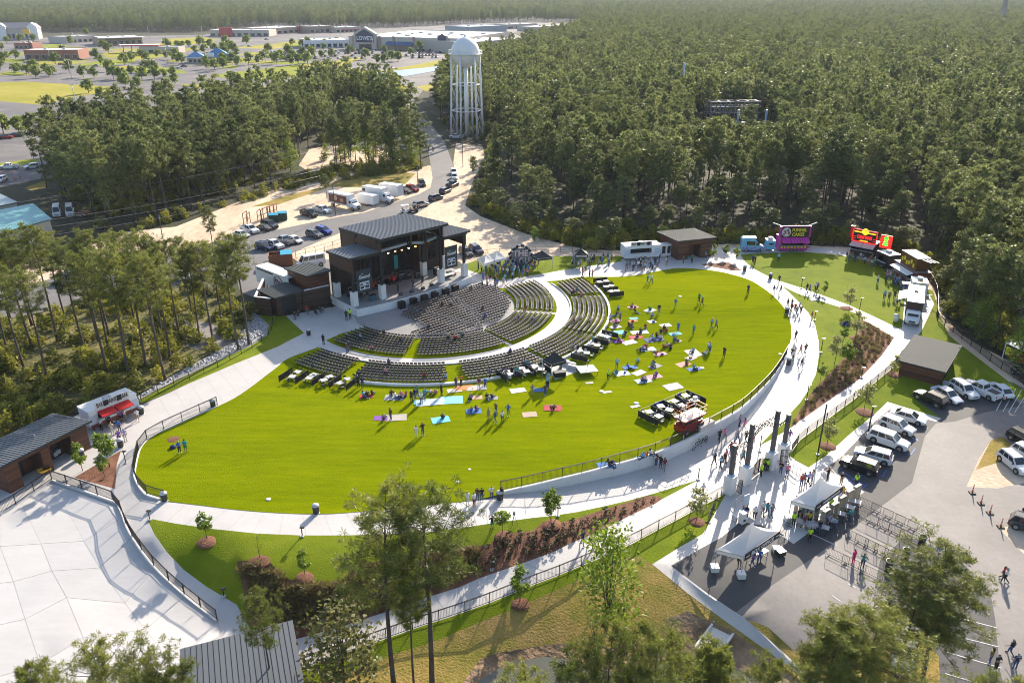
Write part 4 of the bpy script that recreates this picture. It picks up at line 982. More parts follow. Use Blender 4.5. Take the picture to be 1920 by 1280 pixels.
# --- dark wooden block and yard wall beside the stage
p0 = Gt(481, 590); p1 = Gt(521.5, 593.5); p2 = Gt(569, 580); zf = zat(p1, 558)
o, L = hut('backstage_block', 'dark wooden backstage block with ribbed roof beside the riprap slope', p1, p2, 5.6, zf-.1, zf-.3, .35, [], 16, m_woodd, m_roofl, base=-.02)
MB().box((.48*L, -.02, 1.5), (2.6, .08, 3.0)).build('roller_door', m_steel, o)
def wall_run(name, label, pts, h, th, mat, cap, cat='wall'):
    o = empty(name, (pts[0][0], pts[0][1], 0), 0, label, cat); x0, y0 = pts[0][0], pts[0][1]
    loc = [Vector((p[0]-x0, p[1]-y0)) for p in pts]
    ribbon(MB(), loc, 0, h-.12, th).build('core', m_black, o)
    ribbon(MB(), loc, h-.12, h, th+.12).build('cap', cap, o)
    sd = MB()
    for a_, b_ in zip(loc, loc[1:]):
        n_ = Vector((b_.y-a_.y, -(b_.x-a_.x))).normalized()
        boards(sd, a_+n_*th/2, b_+n_*th/2, .05, h-.14, n_, .2, .025); boards(sd, a_-n_*th/2, b_-n_*th/2, .05, h-.14, -n_, .2, .025)
    s_ = sd.build('siding', mat, o); s_['kind'] = 'stuff'
    return o
st_l = SP(-12.35, -13.0)
wall_run('yard_wall', 'dark wooden yard wall with white cap between backstage block and stage', [p2, st_l], 3.4, .3, m_woodd, m_white)
pb = Gt(483, 589); pc = G(480, 528, 0)
wall_run('yard_wall', 'dark wooden yard wall behind the backstage block, beside the riprap', [p1.lerp(pb, .25), pb, Vector((pb.x-1.2, pb.y+9, 0))], 3.2, .3, m_woodd, m_white)
# small block behind the left wing of the stage
q = [SP(-12.6, -14.2), SP(-12.6, -19.2)]
o, L = hut('green_room', 'small brown wooden block with ribbed roof behind the stage wing', SP(-15.8, -13.4), SP(-11.9, -13.4), 7.5, 5.6, 5.0, .4, [(.45,.78,2.6,1.2)], 9, m_wood, m_roofl, base=0)

# --- the stage
def LU(u, n, z): return (u, -n, z)
stage = empty('stage', (SC.x, SC.y, 0), S_RZ, 'big dark open-air stage with three grey ribbed roofs in front of the seats', 'stage')
DK = 1.3
front = [(-12.3,-4.4),(-6.3,-3.55),(0,-3.35),(6.3,-3.55),(12.4,-4.4)]
deck = front+[(12.4,-13),(7,-13),(7,-17.5),(-7,-17.5),(-7,-13),(-12.3,-13)]
MB().prism([(u, -n) for u, n in deck], 0, DK).build('deck', m_wallw, stage)
ins = [(-12.15,-4.55),(-6.25,-3.72),(0,-3.52),(6.25,-3.72),(12.25,-4.55),(12.25,-12.9),(6.9,-12.9),(6.9,-17.4),(-6.9,-17.4),(-6.9,-12.9),(-12.15,-12.9)]
MB().prism([(u, -n) for u, n in ins], DK+.001, DK+.02).build('floor', m_pad, stage)
PL = [(-11.4,-12,9.2),(-11.6,-6.2,9.55),(-6.25,-5.9,11.6),(-6.25,-12.4,11.4),(6.25,-11,11.4),(6.2,-5.7,11.6),(11.5,-5.6,9.55),(11.5,-11.8,9.2)]
for u, n, zt in PL:
    pl = MB().box(LU(u, n, DK+1.21), (.95, .95, 2.4)).box(LU(u, n, DK+2.46), (1.02, 1.02, .1)).box(LU(u, n, DK+1.3), (.97, .97, .03)).build('plinth', m_wallw, stage)
    MB().box(LU(u, n, (DK+2.5+zt)/2), (.42, .42, zt-DK-2.5)).build('post', m_steel, stage)
# roofs
seam_roof(stage, (LU(-7.1,-4.2,12.35), LU(7.1,-4.2,12.35), LU(7.1,-17.1,11.6), LU(-7.1,-17.1,11.6)), .42, 32, m_roofs, rib_h=.075)
seam_roof(stage, (LU(-12.45,-5.35,9.95), LU(-6.45,-5.35,9.95), LU(-6.45,-12.7,9.55), LU(-12.45,-12.7,9.55)), .36, 14, m_roofs, rib_h=.075)
seam_roof(stage, (LU(6.45,-4.7,9.95), LU(12.45,-4.7,9.95), LU(12.45,-11.6,9.55), LU(6.45,-11.6,9.55)), .36, 14, m_roofs, rib_h=.075)
wl = MB()
wl.box(LU(0, -17.2, 6.4), (13.6, .3, 10.2))
for s in (-1, 1):
    wl.box(LU(s*6.6, -14.9, 6.2), (.3, 4.4, 9.8)); wl.box(LU(s*6.55, -9.0, 10.7), (.25, 7.6, 1.7))
    wl.box(LU(s*11.9, -9.0, 8.3), (.2, 7.0, 2.3)); wl.box(LU(s*9.2, -12.7, 5.2), (5.4, .25, 7.9))
wl.build('wall', m_woodd, stage)
fm = MB()   # exposed beams under the roofs
fm.bar(LU(-6.9,-5.8,11.5), LU(6.9,-5.8,11.5), .35, .5); fm.bar(LU(-6.9,-12.2,11.2), LU(6.9,-12.2,11.2), .35, .5)
for u in (-6.2, 0, 6.2): fm.bar(LU(u,-4.6,11.8), LU(u,-16.9,11.1), .25, .4)
fm.bar(LU(-12.1,-6.0,9.3), LU(-6.3,-6.0,9.3), .3, .45); fm.bar(LU(6.3,-5.5,9.3), LU(12.1,-5.5,9.3), .3, .45)
fm.bar(LU(0,-5.8,11.3), LU(0,-5.8,9.4), .3); fm.bar(LU(3.2,-5.8,11.3), LU(3.2,-5.8,9.2), .3)
fm.bar(LU(5.8,-5.6,9.8), LU(4.4,-5.6,11.2), .22)
fm.build('beams', m_steel, stage)
for u0, u1, z0, z1 in ((-6.0,-.3,9.5,9.7),(.3,3.1,9.7,9.2),(3.4,6.0,9.2,9.6)):
    mb = MB(); mb.bar(LU(u0,-6.6,z0), LU(u1,-6.6,z1), .5, .35)
    for i in range(14):
        t = (i+.5)/14; mb.box(LU(u0+(u1-u0)*t, -6.3, z0+(z1-z0)*t), (.12, .12, .4))
    mb.build('canopy_edge', m_lgrey, stage)
# lamp bar, curtain
MB().bar(LU(-5.5,-9.5,8.6), LU(5.5,-9.5,8.6), .12).build('lighting_bar', m_steel, stage)
for i in range(5):
    u = -2.4+i*1.45
    l_ = MB().lathe([(.05,.5),(.2,.1),(.26,-.1)], 10, LU(u,-9.2,8.0)).build('lamp', m_black, stage)
    MB().lathe([(.0,-.08),(.2,-.1),(.12,-.3),(0,-.33)], 10, LU(u,-9.2,8.0)).build('bulb', m_bulb, l_)
mb = MB()
for i in range(40): mb.box(LU(-6.2+i*.318, -15.6+.08*math.sin(i*1.7), 5.3), (.3, .12, 7.8))
mb.build('curtain', m_black, stage)
def on_stage(name, label, cat, u, n, parts, z=DK+.02, rz=0.0, group=None):
    o = empty(name, SP(u, n, z), S_RZ+rz, label, cat, group)
    for nm, mb, mt in parts: mb.build(nm, mt, o)
    return o
# hanging banners
for i, (u0, u1, n, z0, z1, lab) in enumerate([(-10.7,-7.7,-6.6,3.1,7.0,'dark banner with white emblem on the stage wing nearer the backstage block'), (7.4,10.2,-5.9,3.4,7.4,'dark banner with white emblem on the stage wing nearer the white tents')]):
    o = empty('hanging_banner', SP((u0+u1)/2, n, z0), S_RZ, lab, 'banner'); W_, Hh = u1-u0, z1-z0
    MB().box((0, 0, Hh/2), (W_, .06, Hh)).build('cloth', M('banner_grey', (.035,.045,.055), .6), o)
    text(o, 'the', (-.3, -.05, Hh*.80), (1,0,0), (0,0,1), .3, m_letw)
    text(o, 'Sound', (0, -.05, Hh*.62), (1,0,0), (0,0,1), .85, m_letw, width=W_*.74, shear=.25, bold=.02)
    mb = MB()
    for z_ in (.44, .30, .14): mb.box((0, -.05, Hh*z_), (W_*.62, .03, Hh*.035))
    mb.box((0, -.05, Hh*.42), (W_*.62, .03, Hh*.05))
    for x_ in (-.3, .3): mb.box((x_*W_, -.05, Hh*.29), (W_*.03, .03, Hh*.32))
    mb.box((0, -.05, Hh*.35), (W_*.2, .03, Hh*.05)).box((0, -.05, Hh*.2), (W_*.08, .03, Hh*.09))
    for k in range(6): mb.bar((-W_*.3+k*W_*.1, -.055, Hh*.43), (-W_*.3+k*W_*.1+W_*.09, -.055, Hh*.475), .06, .03)
    mb.build('emblem', m_letw, o)
    MB().bar((-W_/2, 0, Hh+.05), (W_/2, 0, Hh+.05), .08).build('hanging_bar', m_steel, o)
# gear on the stage
for i, u in enumerate((-5.4, 5.2)):
    o = empty('line_array_speaker', SP(u, -6.6, 5.2), S_RZ, ('black hanging speaker column beside the left mid stage post', 'black hanging speaker column beside the right mid stage post')[i], 'speaker')
    for k in range(8): MB().box((0, .08*k*(1-k/16), 3.9-.45*k), (1.2, .6, .40)).build('speaker_box', m_gloss, o)
    MB().bar((0, 0, 4.1), (0, 0, 5.3), .06).build('hoist_chain', m_steel, o)
for i, (u, n) in enumerate([(-9.2,-5.0),(-4.6,-2.75),(-2.2,-2.65),(.1,-2.6),(2.4,-2.65),(4.9,-2.8),(7.2,-2.95)][1:]):
    o = empty('subwoofer', SP(u, n, .035), S_RZ, 'black subwoofer box on the ground against the stage front', 'speaker', 'subwoofers along the stage front')
    MB().box((0, 0, .62), (1.1, .85, 1.2)).build('cabinet', m_black, o)
    MB().box((0, -.44, .62), (1.0, .03, 1.08)).build('grille', m_gloss, o)
    for s in (-1, 1): MB().bar((s*.57, -.15, .8), (s*.57, .15, .8), .05).build('handle', m_steel, o)
def drum(u, n, lab):
    o = empty('drum_kit', SP(u, n, DK+.45), S_RZ, lab, 'drum kit')
    MB().box((0, .2, -.2), (2.4, 2.2, .42)).build('riser', m_black, o)
    mb = MB(); mb.tube([(0,-.5,.3),(0,.1,.3)], .3, 14); mb.build('bass_drum', m_red, o)
    for x, y, r in ((-.6,-.1,.2),(.62,.05,.24),(-.2,-.35,.18),(.25,-.35,.18)): MB().lathe([(0,.75),(r,.75),(r,.5)], 12, (x, y, 0)).build('tom', m_red, o)
    for x, y in ((-.9,-.3),(.95,-.3),(.5,.6)):
        MB().lathe([(0,1.22),(.3,1.18)], 14, (x, y, 0)).tube([(x,y,0),(x,y,1.2)], .02, 5).build('cymbal', M('brass', (.5,.35,.1), .3, .9), o)
drum(-.4, -11.4, 'red drum kit on a black riser at the back of the stage'); drum(-5.0, -11.2, 'red drum kit beside the tall curtain on the left of the stage')
for i, (u, n, w_, h_) in enumerate([(-3.4,-10.8,1.2,1.5),(1.6,-11.5,1.5,1.3),(2.9,-11.2,.8,1.0),(-7.4,-9.5,1.0,1.8),(-8.8,-9.2,1.3,1.3),(-10.2,-8.4,.9,1.1),(8.2,-9.6,1.2,1.4),(4.2,-10.3,.9,1.2),(-9.6,-10.8,1.2,1.7),(9.4,-7.4,1.0,.9),(-7.9,-11.6,1.4,2.0)]):
    on_stage('amplifier', 'black amplifier cabinet standing among the gear on the dark stage', 'amplifier', u, n, [('cabinet', MB().box((0,0,h_/2), (w_,.6,h_)), m_black), ('control_panel', MB().box((0,-.31,h_-.12), (w_*.9,.03,.16)), m_grey)], group='amplifiers on the stage')
for i, (u, n) in enumerate([(-3.0,-5.2),(-.8,-5.0),(1.6,-5.0),(3.8,-5.4)]):
    on_stage('monitor_wedge', 'small black wedge speaker at the front of the stage', 'speaker', u, n, [('cabinet', MB().box((0,0,.2), (.7,.5,.4), 0, .75), m_gloss), ('grille', MB().box((0,-.2,.25), (.55,.03,.25)), m_grey)], group='wedge speakers along the stage front')
for i, (u, n) in enumerate([(-2.6,-6.6),(.3,-6.2),(2.6,-6.8)]):
    on_stage('microphone_stand', 'thin microphone stand on the stage floor', 'microphone', u, n, [('stand', MB().tube([(0,0,0),(0,0,1.5)], .025, 5).lathe([(0,.05),(.16,.03),(.16,0)], 10), m_steel), ('microphone', MB().tube([(0,0,1.5),(.02,-.12,1.58)], .035, 6), m_grey)], group='microphone stands on the stage')
on_stage('turquoise_backdrop', 'turquoise cloth panel hanging at the back of the stage', 'backdrop', 2.9, -14.9, [('cloth', MB().box((0,0,2.3), (.8,.05,2.6)), M('turquoise', (.03,.30,.33), .6)), ('pole', MB().tube([(0,.05,0),(0,.05,3.7)], .03, 5), m_steel)])
on_stage('folding_stage_table', 'grey low platform table standing at the right side of the stage', 'table', 8.6, -6.6, [('table_top', MB().box((0,0,.72), (2.4,1.2,.06)), m_lgrey)]+[('leg', MB().bar((x,y,0),(x,y,.7),.05), m_steel) for x in (-1.1,1.1) for y in (-.5,.5)])
on_stage('cooler', 'small orange cooler at the right end of the stage', 'cooler', 10.6, -7.2, [('body', MB().lathe([(0,0),(.25,0),(.28,.5)], 12), M('orange_plastic', (.6,.12,.02), .45)), ('lid', MB().lathe([(0,.58),(.28,.55),(.29,.5)], 12), m_white)])
on_stage('turquoise_crate', 'blue grey road case at the front of the left stage wing', 'case', -8.0, -6.3, [('body', MB().box((0,0,.5), (1.2,.6,.96)), M('teal_case', (.03,.10,.13), .5)), ('lid', MB().box((0,0,1.02), (1.24,.64,.08)), m_steel)])

# --- teal warehouse
def warehouse(lab, rp, z1, zdrop, hue, wallm, door=None):
    a, b, c, d = [G(px, py, z) for (px, py), z in zip(rp, (z1-zdrop, z1-zdrop, z1, z1))]
    o = empty('warehouse', (a.x, a.y, 0), 0, lab, 'warehouse'); of = Vector((a.x, a.y, 0))
    q = [p-of for p in (a, b, c, d)]
    seam_roof(o, q, .25, 40, hue, fascia=M('teal_trim', (.02,.09,.09), .5))
    s = .97; cen = sum(q, Vector())/4; w_ = [cen+(p-cen)*s for p in q]; mb = MB()
    for i in range(4):
        p0, p1 = w_[i], w_[(i+1) % 4]; mb.quad((p0.x,p0.y,0),(p1.x,p1.y,0),(p1.x,p1.y,p1.z-.2),(p0.x,p0.y,p0.z-.2))
        n_ = int((p1-p0).length/.5)
        for k in range(n_):
            t = (k+.5)/n_; x = p0.lerp(p1, t); mb.bar((x.x,x.y,.02),(x.x,x.y,x.z-.25), .08)
    mb.build('wall', wallm, o)
    if door:
        p0, p1 = w_[0], w_[1]; dd = (p1-p0).normalized(); nn = Vector((dd.y, -dd.x, 0))
        c0 = p0+dd*((p1-p0).length*door)+nn*.12
        MB().box((c0.x, c0.y, 2.0), (4.4, .1, 4.0), math.atan2(dd.y, dd.x)).build('roller_door', m_white, o)
m_teal = M('teal_roof', (.16,.36,.36), .45, .35, var=.05)
warehouse('pale warehouse with teal ribbed roof beside the two parked vans', [(-160,481),(97,410),(62,381),(-160,425)], 5.6, .8, m_teal, M('beige_metal_wall', (.45,.42,.36), .6), .55)
warehouse('pale warehouse with pale teal roof behind the teal roofed one', [(-120,408),(33,379),(0,363),(-120,388)], 5.4, .6, M('pale_teal_roof', (.42,.48,.48), .45, .3), M('beige_metal_wall', (.45,.42,.36), .6))

# --- water tower
def water_tower():
    p = G(876, 256); o = empty('water_tower', p, .2, 'tall white six-legged water tower standing at the edge of the forest', 'water tower')
    zt = 34.0; r = 5.05; zc = 28.6
    prof = [(0.0,zt-5.6+5.6)]
    prof = [(r*math.sin(a), zc+math.cos(a)*(5.4 if a < math.pi/2 else 4.6)) for a in [math.pi*i/16 for i in range(0, 15)]]
    MB().lathe(prof+[(1.0, zc-4.6)], 32).build('tank', m_white, o)
    bl = MB(); bl.lathe([(r+.02, zc-.1),(r+.9, zc-.1),(r+.9, zc-.25),(r, zc-.25)], 32)
    for i in range(32):
        a = 2*math.pi*i/32; bl.bar(((r+.85)*math.cos(a),(r+.85)*math.sin(a),zc-.1),((r+.85)*math.cos(a),(r+.85)*math.sin(a),zc+1.0), .06)
    for z_ in (.5, 1.0): bl.tube([((r+.85)*math.cos(2*math.pi*i/32),(r+.85)*math.sin(2*math.pi*i/32),zc+z_) for i in range(33)], .04, 4, False)
    bl.build('balcony', m_white, o)
    lv = [0, 9.3, 18.2, zc-.4]; rr = [5.9, 5.6, 5.3, 4.95]
    P_ = [[(rr[k]*math.cos(math.pi/3*i), rr[k]*math.sin(math.pi/3*i), lv[k]) for k in range(4)] for i in range(6)]
    for i in range(6): MB().tube(P_[i], .34, 8).build('leg', m_white, o)
    MB().tube([(0,0,0),(0,0,zc-4.4)], .75, 14).build('riser_pipe', m_white, o)
    for k in (1, 2):
        mb = MB()
        for i in range(6): mb.tube([P_[i][k], P_[(i+1) % 6][k]], .18, 6)
        mb.build('ring_strut', m_white, o)
    mb = MB()
    for i in range(6):
        for k in range(3): mb.bar(P_[i][k], P_[(i+1) % 6][k+1], .07); mb.bar(P_[i][k+1], P_[(i+1) % 6][k], .07)
    mb.build('bracing', m_white, o)
    MB().lathe([(0, zt+.7),(.35,zt+.6),(.4,zt-.1)], 10).build('roof_vent', m_white, o)
    text(o, 'U', (-3.0, -4.4, zc+.6), (.85,-.52,0), (0,0,1), 1.0, M('faded_blue_print', (.25,.42,.62), .6))
water_tower()

# --- the far town: shops with walls, roofs, signs and windows
def boxshop(lab, pa, pb, depth, h, wallm, roofm, cat='shop', band=None, sign=None, nwin=0, name='shop_building', par=.5, awn=None):
    "pa, pb: left and right foot of the front in the photograph"
    a, b = G(*pa), G(*pb); d = (b-a).to_2d(); L = d.length; o = empty(name, (a.x, a.y, 0), math.atan2(d.y, d.x), lab, cat)
    MB().box((L/2, depth/2, h/2), (L, depth, h)).build('wall', wallm, o)
    mb = MB().box((L/2, depth/2, h+.06), (L-.8, depth-.8, .12)); mb.build('roof', roofm, o)
    MB().box((L/2, .15, h+par/2), (L, .3, par)).box((L/2, depth-.15, h+par/2), (L, .3, par)).box((.15, depth/2, h+par/2), (.3, depth-.6, par)).box((L-.15, depth/2, h+par/2), (.3, depth-.6, par)).build('parapet', band or wallm, o)
    for i in range(nwin):
        x = (i+.5)/nwin*L; w_ = L/nwin*.6
        f = MB().box((x, -.04, h*.32), (w_+.3, .1, h*.5)).build('window', m_lgrey, o); MB().box((x, -.1, h*.32), (w_, .05, h*.44)).build('pane', m_glass, f)
    if awn: MB().add([(L*.1,-.02,h*.62),(L*.9,-.02,h*.62),(L*.9,-2.2,h*.5),(L*.1,-2.2,h*.5),(L*.1,-.02,h*.58),(L*.9,-.02,h*.58),(L*.9,-2.2,h*.46),(L*.1,-2.2,h*.46)], ((0,3,2,1),(4,5,6,7),(0,1,5,4),(2,3,7,6),(1,2,6,5),(3,0,4,7))).build('awning', awn, o)
    for i in range(2): MB().box((L*(.3+.35*i), depth*.5, h+.6), (2.2, 2.0, 1.0)).build('roof_unit', m_lgrey, o)
    return o, L
m_brick = M('red_brick', (.30,.12,.08), .8, var=.12); m_beige = M('beige_wall', (.46,.41,.36), .8, var=.06); m_wroof = M('white_flat_roof', (.66,.65,.64), .7)
m_groof = M('grey_flat_roof', (.42,.42,.43), .7); m_tan = M('tan_wall', (.36,.27,.21), .8, var=.08); m_bawn = M('blue_awning', (.02,.09,.22), .6); m_rawn = M('red_awning', (.45,.03,.03), .6)
o, L = boxshop('long brick shop with white roof by the road at the left of the town', (48,113), (149,112), 22, 6.5, m_brick, m_wroof, nwin=7)
# the big store with the gabled blue sign
a, b = G(658,92), G(862,96.5)
o, L = boxshop('huge beige store with white roof and gabled blue entrance sign', (655,91), (862,97), 120, 9.5, m_beige, m_wroof, nwin=0, band=m_beige, par=.8)
g0 = L*.17
MB().box((g0, -1.5, 6.2), (22, 3.0, 12.4)).build('entrance_block', m_beige, o)
mb = MB(); mb.add([(g0-11.5,-3.6,12.4),(g0+11.5,-3.6,12.4),(g0,-3.6,18.2),(g0-11.5,1,12.4),(g0+11.5,1,12.4),(g0,1,18.2)], ((0,1,2),(5,4,3),(0,2,5,3),(2,1,4,5),(1,0,3,4))); mb.build('gable', m_beige, o)
sg = MB(); sg.add([(g0-8.8,-3.75,5.6),(g0+8.8,-3.75,5.6),(g0+8.8,-3.75,11.6),(g0+6,-3.75,13.2),(g0,-3.75,16.3),(g0-6,-3.75,13.2),(g0-8.8,-3.75,11.6)]+[(x,-3.62,z) for x,z in ((g0-8.8,5.6),(g0+8.8,5.6),(g0+8.8,11.6),(g0+6,13.2),(g0,16.3),(g0-6,13.2),(g0-8.8,11.6))], ((0,1,2,3,4,5,6),(13,12,11,10,9,8,7),(0,7,8,1),(1,8,9,2),(2,9,10,3),(3,10,11,4),(4,11,12,5),(5,12,13,6),(6,13,7,0)))
s_ = sg.build('sign', m_navy, o)
text(s_, "LOWE'S", (g0, -3.85, 7.4), (1,0,0), (0,0,1), 4.6, m_letw, width=15.5, bold=.06)
MB().box((g0, -1.0, 2.0), (12, 4.6, 4.0)).build('doorway', m_glass, o)
for x in (g0-13, g0+13, L*.42, L*.60, L*.9): MB().box((x, -.5, 5.4), (2.0, 1.0, 10.8)).build('pier', m_tan, o)
MB().add([(L*.36,-.05,6.6),(L*.60,-.05,6.6),(L*.60,-6,4.0),(L*.36,-6,4.0),(L*.36,-.05,4.0),(L*.60,-.05,4.0)], ((0,3,2,1),(0,4,3),(1,2,5),(3,4,5,2),(0,1,5,4))).build('awning', m_bawn, o)
MB().box((L*.86, -1.0, 6), (9, 2.2, 12)).build('entrance_block', m_beige, o)
s2 = MB().add([(L*.86-4,-2.2,7),(L*.86+4,-2.2,7),(L*.86+4,-2.2,11.5),(L*.86,-2.2,13.8),(L*.86-4,-2.2,11.5)], ((0,1,2,3,4),)).build('sign', m_navy, o)
for i in range(9): MB().box((L*(.1+.1*i), 30+24*(i % 3), 10.2), (4, 3, 1.2)).build('roof_unit', m_lgrey, o)
mb = MB()
MB().box((L/2, -.03, 1.6), (L-.2, .1, 3.2)).build('brick_base', m_tan, o)
o, L = boxshop('long beige warehouse wing behind the water tower', (880,101), (981,92), 60, 8.2, m_beige, m_wroof, nwin=0)
MB().box((L/2, -.03, 1.8), (L-.2, .1, 3.6)).build('brick_base', m_tan, o)
o, L = boxshop('white gabled garden shop beside the huge store', (570,91), (655,89), 40, 6, m_white, m_wroof, nwin=8)
mb = MB()
for k in range(12): mb.bar((k*L/14,-3,0),(k*L/14,-3,4.5),.2)
mb.build('fence_posts', m_steel, o)
o, L = boxshop('low shop with a red front tower at the far side of the town', (394,69), (505,69), 30, 6.2, m_beige, m_groof, nwin=9); MB().box((L*.28,-.6,4.6), (14,1.4,9.2)).build('red_tower', M('red_cladding', (.45,.05,.05), .6), o)
o, L = boxshop('low grey shop with red corner far across the town', (508,66), (572,61), 40, 6.5, m_tan, m_wroof, nwin=6); MB().box((L*.86,-.3,3.6), (10,.8,7)).build('red_corner', M('red_cladding', (.45,.05,.05), .6), o)
boxshop('flat grey shop left of the huge store', (581,63), (628,61), 30, 7, m_tan, m_groof, nwin=5)
boxshop('low shop row with red shop fronts beside the flat grey shop', (630,62), (678,60), 30, 5.5, m_beige, m_wroof, nwin=6, awn=m_rawn)
boxshop('grey warehouse behind the water tower', (880,66), (950,62), 40, 8, M('blue_grey_wall', (.30,.34,.38), .6), M('blue_grey_roof', (.30,.34,.39), .5), nwin=0)
boxshop('long low white building at the far edge of the forest', (1031,35), (1082,34), 40, 7, m_beige, m_wroof, nwin=6)
boxshop('low white shed right of the grey warehouse', (950,55), (1008,53), 30, 5, m_beige, m_groof, nwin=4)
boxshop('low grey shed behind the white sheds', (1005,60), (1085,55), 30, 5, m_beige, m_groof, nwin=4)
o, L = boxshop('bank with dark front and wide white roof left of the fuel station', (187,86), (268,83), 30, 6.5, m_tan, m_wroof, nwin=7); MB().box((L*.5, -4, 6.6), (L*1.05, 9, .5)).build('canopy_roof', m_wroof, o)
boxshop('low pale shops behind the bank', (125,82), (185,78), 25, 5.5, m_beige, m_groof, nwin=6)
boxshop('small brown restaurant by the yellow sign', (28,92), (62,92), 16, 4.5, m_brick, m_tan, nwin=4)
# hotel with gables
o, L = boxshop('pale hotel with pitched grey roof and white gables at the far left', (-60,76), (72,74), 20, 10, m_beige, m_groof, nwin=16, name='hotel_building')
mb = MB(); mb.add([(-1,-1,10.5),(L+1,-1,10.5),(L+1,21,10.5),(-1,21,10.5),(2,10,16),(L-2,10,16)], ((0,1,5,4),(1,2,5),(2,3,4,5),(3,0,4))); mb.build('pitched_roof', M('grey_shingles', (.22,.21,.22), .8), o)
for x in (L*.5, L*.95): MB().box((x,-1.2,6), (9,2.4,12)).add([(x-5,-2.5,12),(x+5,-2.5,12),(x,-2.5,16),(x-5,6,12),(x+5,6,12),(x,6,16)], ((0,1,2),(5,4,3),(0,2,5,3),(2,1,4,5),(1,0,3,4))).build('gable', m_white, o)
# fuel station canopy
a, b = G(222,100), G(300,99); d = (b-a).to_2d(); L = d.length
o = empty('fuel_station', (a.x,a.y,0), math.atan2(d.y,d.x), 'fuel station under a long red edged flat canopy', 'fuel station')
MB().box((L/2,5,5.6), (L,12,.9)).build('canopy', M('red_cladding', (.45,.05,.05), .6), o); MB().box((L/2,5,6.1), (L-1,11,.1)).build('canopy_roof', m_wroof, o)
for k in range(5): MB().box((L*(.1+.2*k),5,2.6), (.7,.7,5.2)).build('post', m_lgrey, o); MB().box((L*(.1+.2*k),3.4,.9), (1.0,.7,1.8)).build('pump', m_red, o)
boxshop('small shop behind the red fuel station', (262,100), (336,100), 14, 4.5, m_beige, m_groof, nwin=5)
# blue roofed restaurant
def hip(o, x0, x1, y0, y1, z0, z1, mat, name='roof'):
    ym = (y0+y1)/2; k = min((y1-y0)/2, (x1-x0)/2*.9)
    MB().add([(x0,y0,z0),(x1,y0,z0),(x1,y1,z0),(x0,y1,z0),(x0+k,ym,z1),(x1-k,ym,z1)], ((0,1,5,4),(1,2,5),(2,3,4,5),(3,0,4),(3,2,1,0))).build(name, mat, o)
a, b = G(352,120), G(434,118); d = (b-a).to_2d(); L = d.length
o = empty('restaurant_building', (a.x,a.y,0), math.atan2(d.y,d.x), 'pale restaurant with bright blue hipped roofs beside the green field', 'restaurant')
MB().box((L/2,8,2), (L,16,4)).build('wall', m_beige, o); mblue = M('bright_blue_roof', (.03,.16,.34), .45, .3)
hip(o, L*.36, L+1, -1, 17, 4.01, 9.5, mblue); hip(o, -1, L*.42, 1, 14, 4.02, 7.5, mblue)
MB().box((L*.52,-.5,5.6), (6,1,2.4)).build('entrance_gable', m_white, o)
for k in range(9): MB().box((L*(.07+.1*k),-.06,1.8), (L*.06,.1,1.9)).build('window', m_glass, o)
# shop sign on poles
for px, py, h_, mt, lab, cc in ((57,92,14,M('yellow_sign',(.7,.42,.02),.5),'tall pole sign with a yellow board','sign'),):
    p = G(px,py); o = empty('pole_sign', p, 0, lab, cc); MB().bar((0,0,0),(0,0,h_), .5).build('pole', m_steel, o); MB().box((0,-.3,h_), (6,.6,4)).build('board', mt, o)
# substation
p = G(1372, 248); o = empty('substation', p, .1, 'grey electricity substation of steel frames in a clearing of the forest', 'substation')
for i in range(6):
    mb = MB()
    for x in (0, 4.0): mb.bar((-9+i*3.6, x, 0), (-9+i*3.6, x, 11), .35)
    mb.bar((-9+i*3.6,0,11),(-9+i*3.6,4,11),.3); mb.build('frame', m_grey, o)
mb = MB()
for z_ in (7, 9.2, 11): mb.bar((-10,0,z_),(10,0,z_),.28); mb.bar((-10,4,z_),(10,4,z_),.28)
mb.build('busbar', m_grey, o)
for i in range(4): MB().box((-8+i*5.5,-2,2.0), (2.6,2.2,4.0)).build('transformer', m_grey, o)
for i in range(12): MB().lathe([(.1,8.6),(.3,8.4),(.1,8.2),(.3,8.0),(.1,7.8)], 8, (-9+i*1.6,0,0)).build('insulator', m_tan, o)
# ------------------------------------------------------------------ the folding chairs
m_chair = M('black_chair_plastic', (.028,.028,.030), .33, spec=.6)
m_chairf = M('chair_tube', (.02,.02,.022), .4, .5)
cf = MB()
for s in (-1, 1):
    cf.bar((s*.21,.20,.86),(s*.21,-.20,.0),.03); cf.bar((s*.19,-.19,.44),(s*.19,.24,.0),.03)
cf.bar((-.2,-.12,.14),(.2,-.12,.14),.02)
CH_FRAME = cf.mesh('chair_frame', m_chairf)
m_cseat = M('grey_tan_seat', (.22,.20,.185), .42)  # plain grey-tan seat, lighter than the black frame and backrest
CH_SEAT = MB().box((0,-.02,.455), (.42,.42,.03)).mesh('seat', m_cseat)
CH_BACK = MB().slab([(-.2,.165,.87),(.2,.165,.87),(.2,.185,.87),(-.2,.185,.87)], .26).mesh('backrest', m_chair)
seats = []
def face(p): return math.atan2(-(SC.y-p.y), -(SC.x-p.x))-math.pi/2    # backrest away from the stage
def block(r0, rows, pitch, a0, a1, tagname):
    for k in range(rows):
        r = r0+k*pitch; st = math.degrees(.56/r); n = int((a1-a0)/st)
        for i in range(n+1):
            a = a0+(a1-a0-(n*st))/2+i*st; p = SA(r, a); seats.append((p.x, p.y, math.atan2(p.y-SC.y, p.x-SC.x)-math.pi/2, tagname))
for a0, a1 in ((-85,-49),(-44,-4.8),(-2,36.3),(39.8,58.5),(60,80)): block(14.5, 8, .84, a0, a1, 'inner')
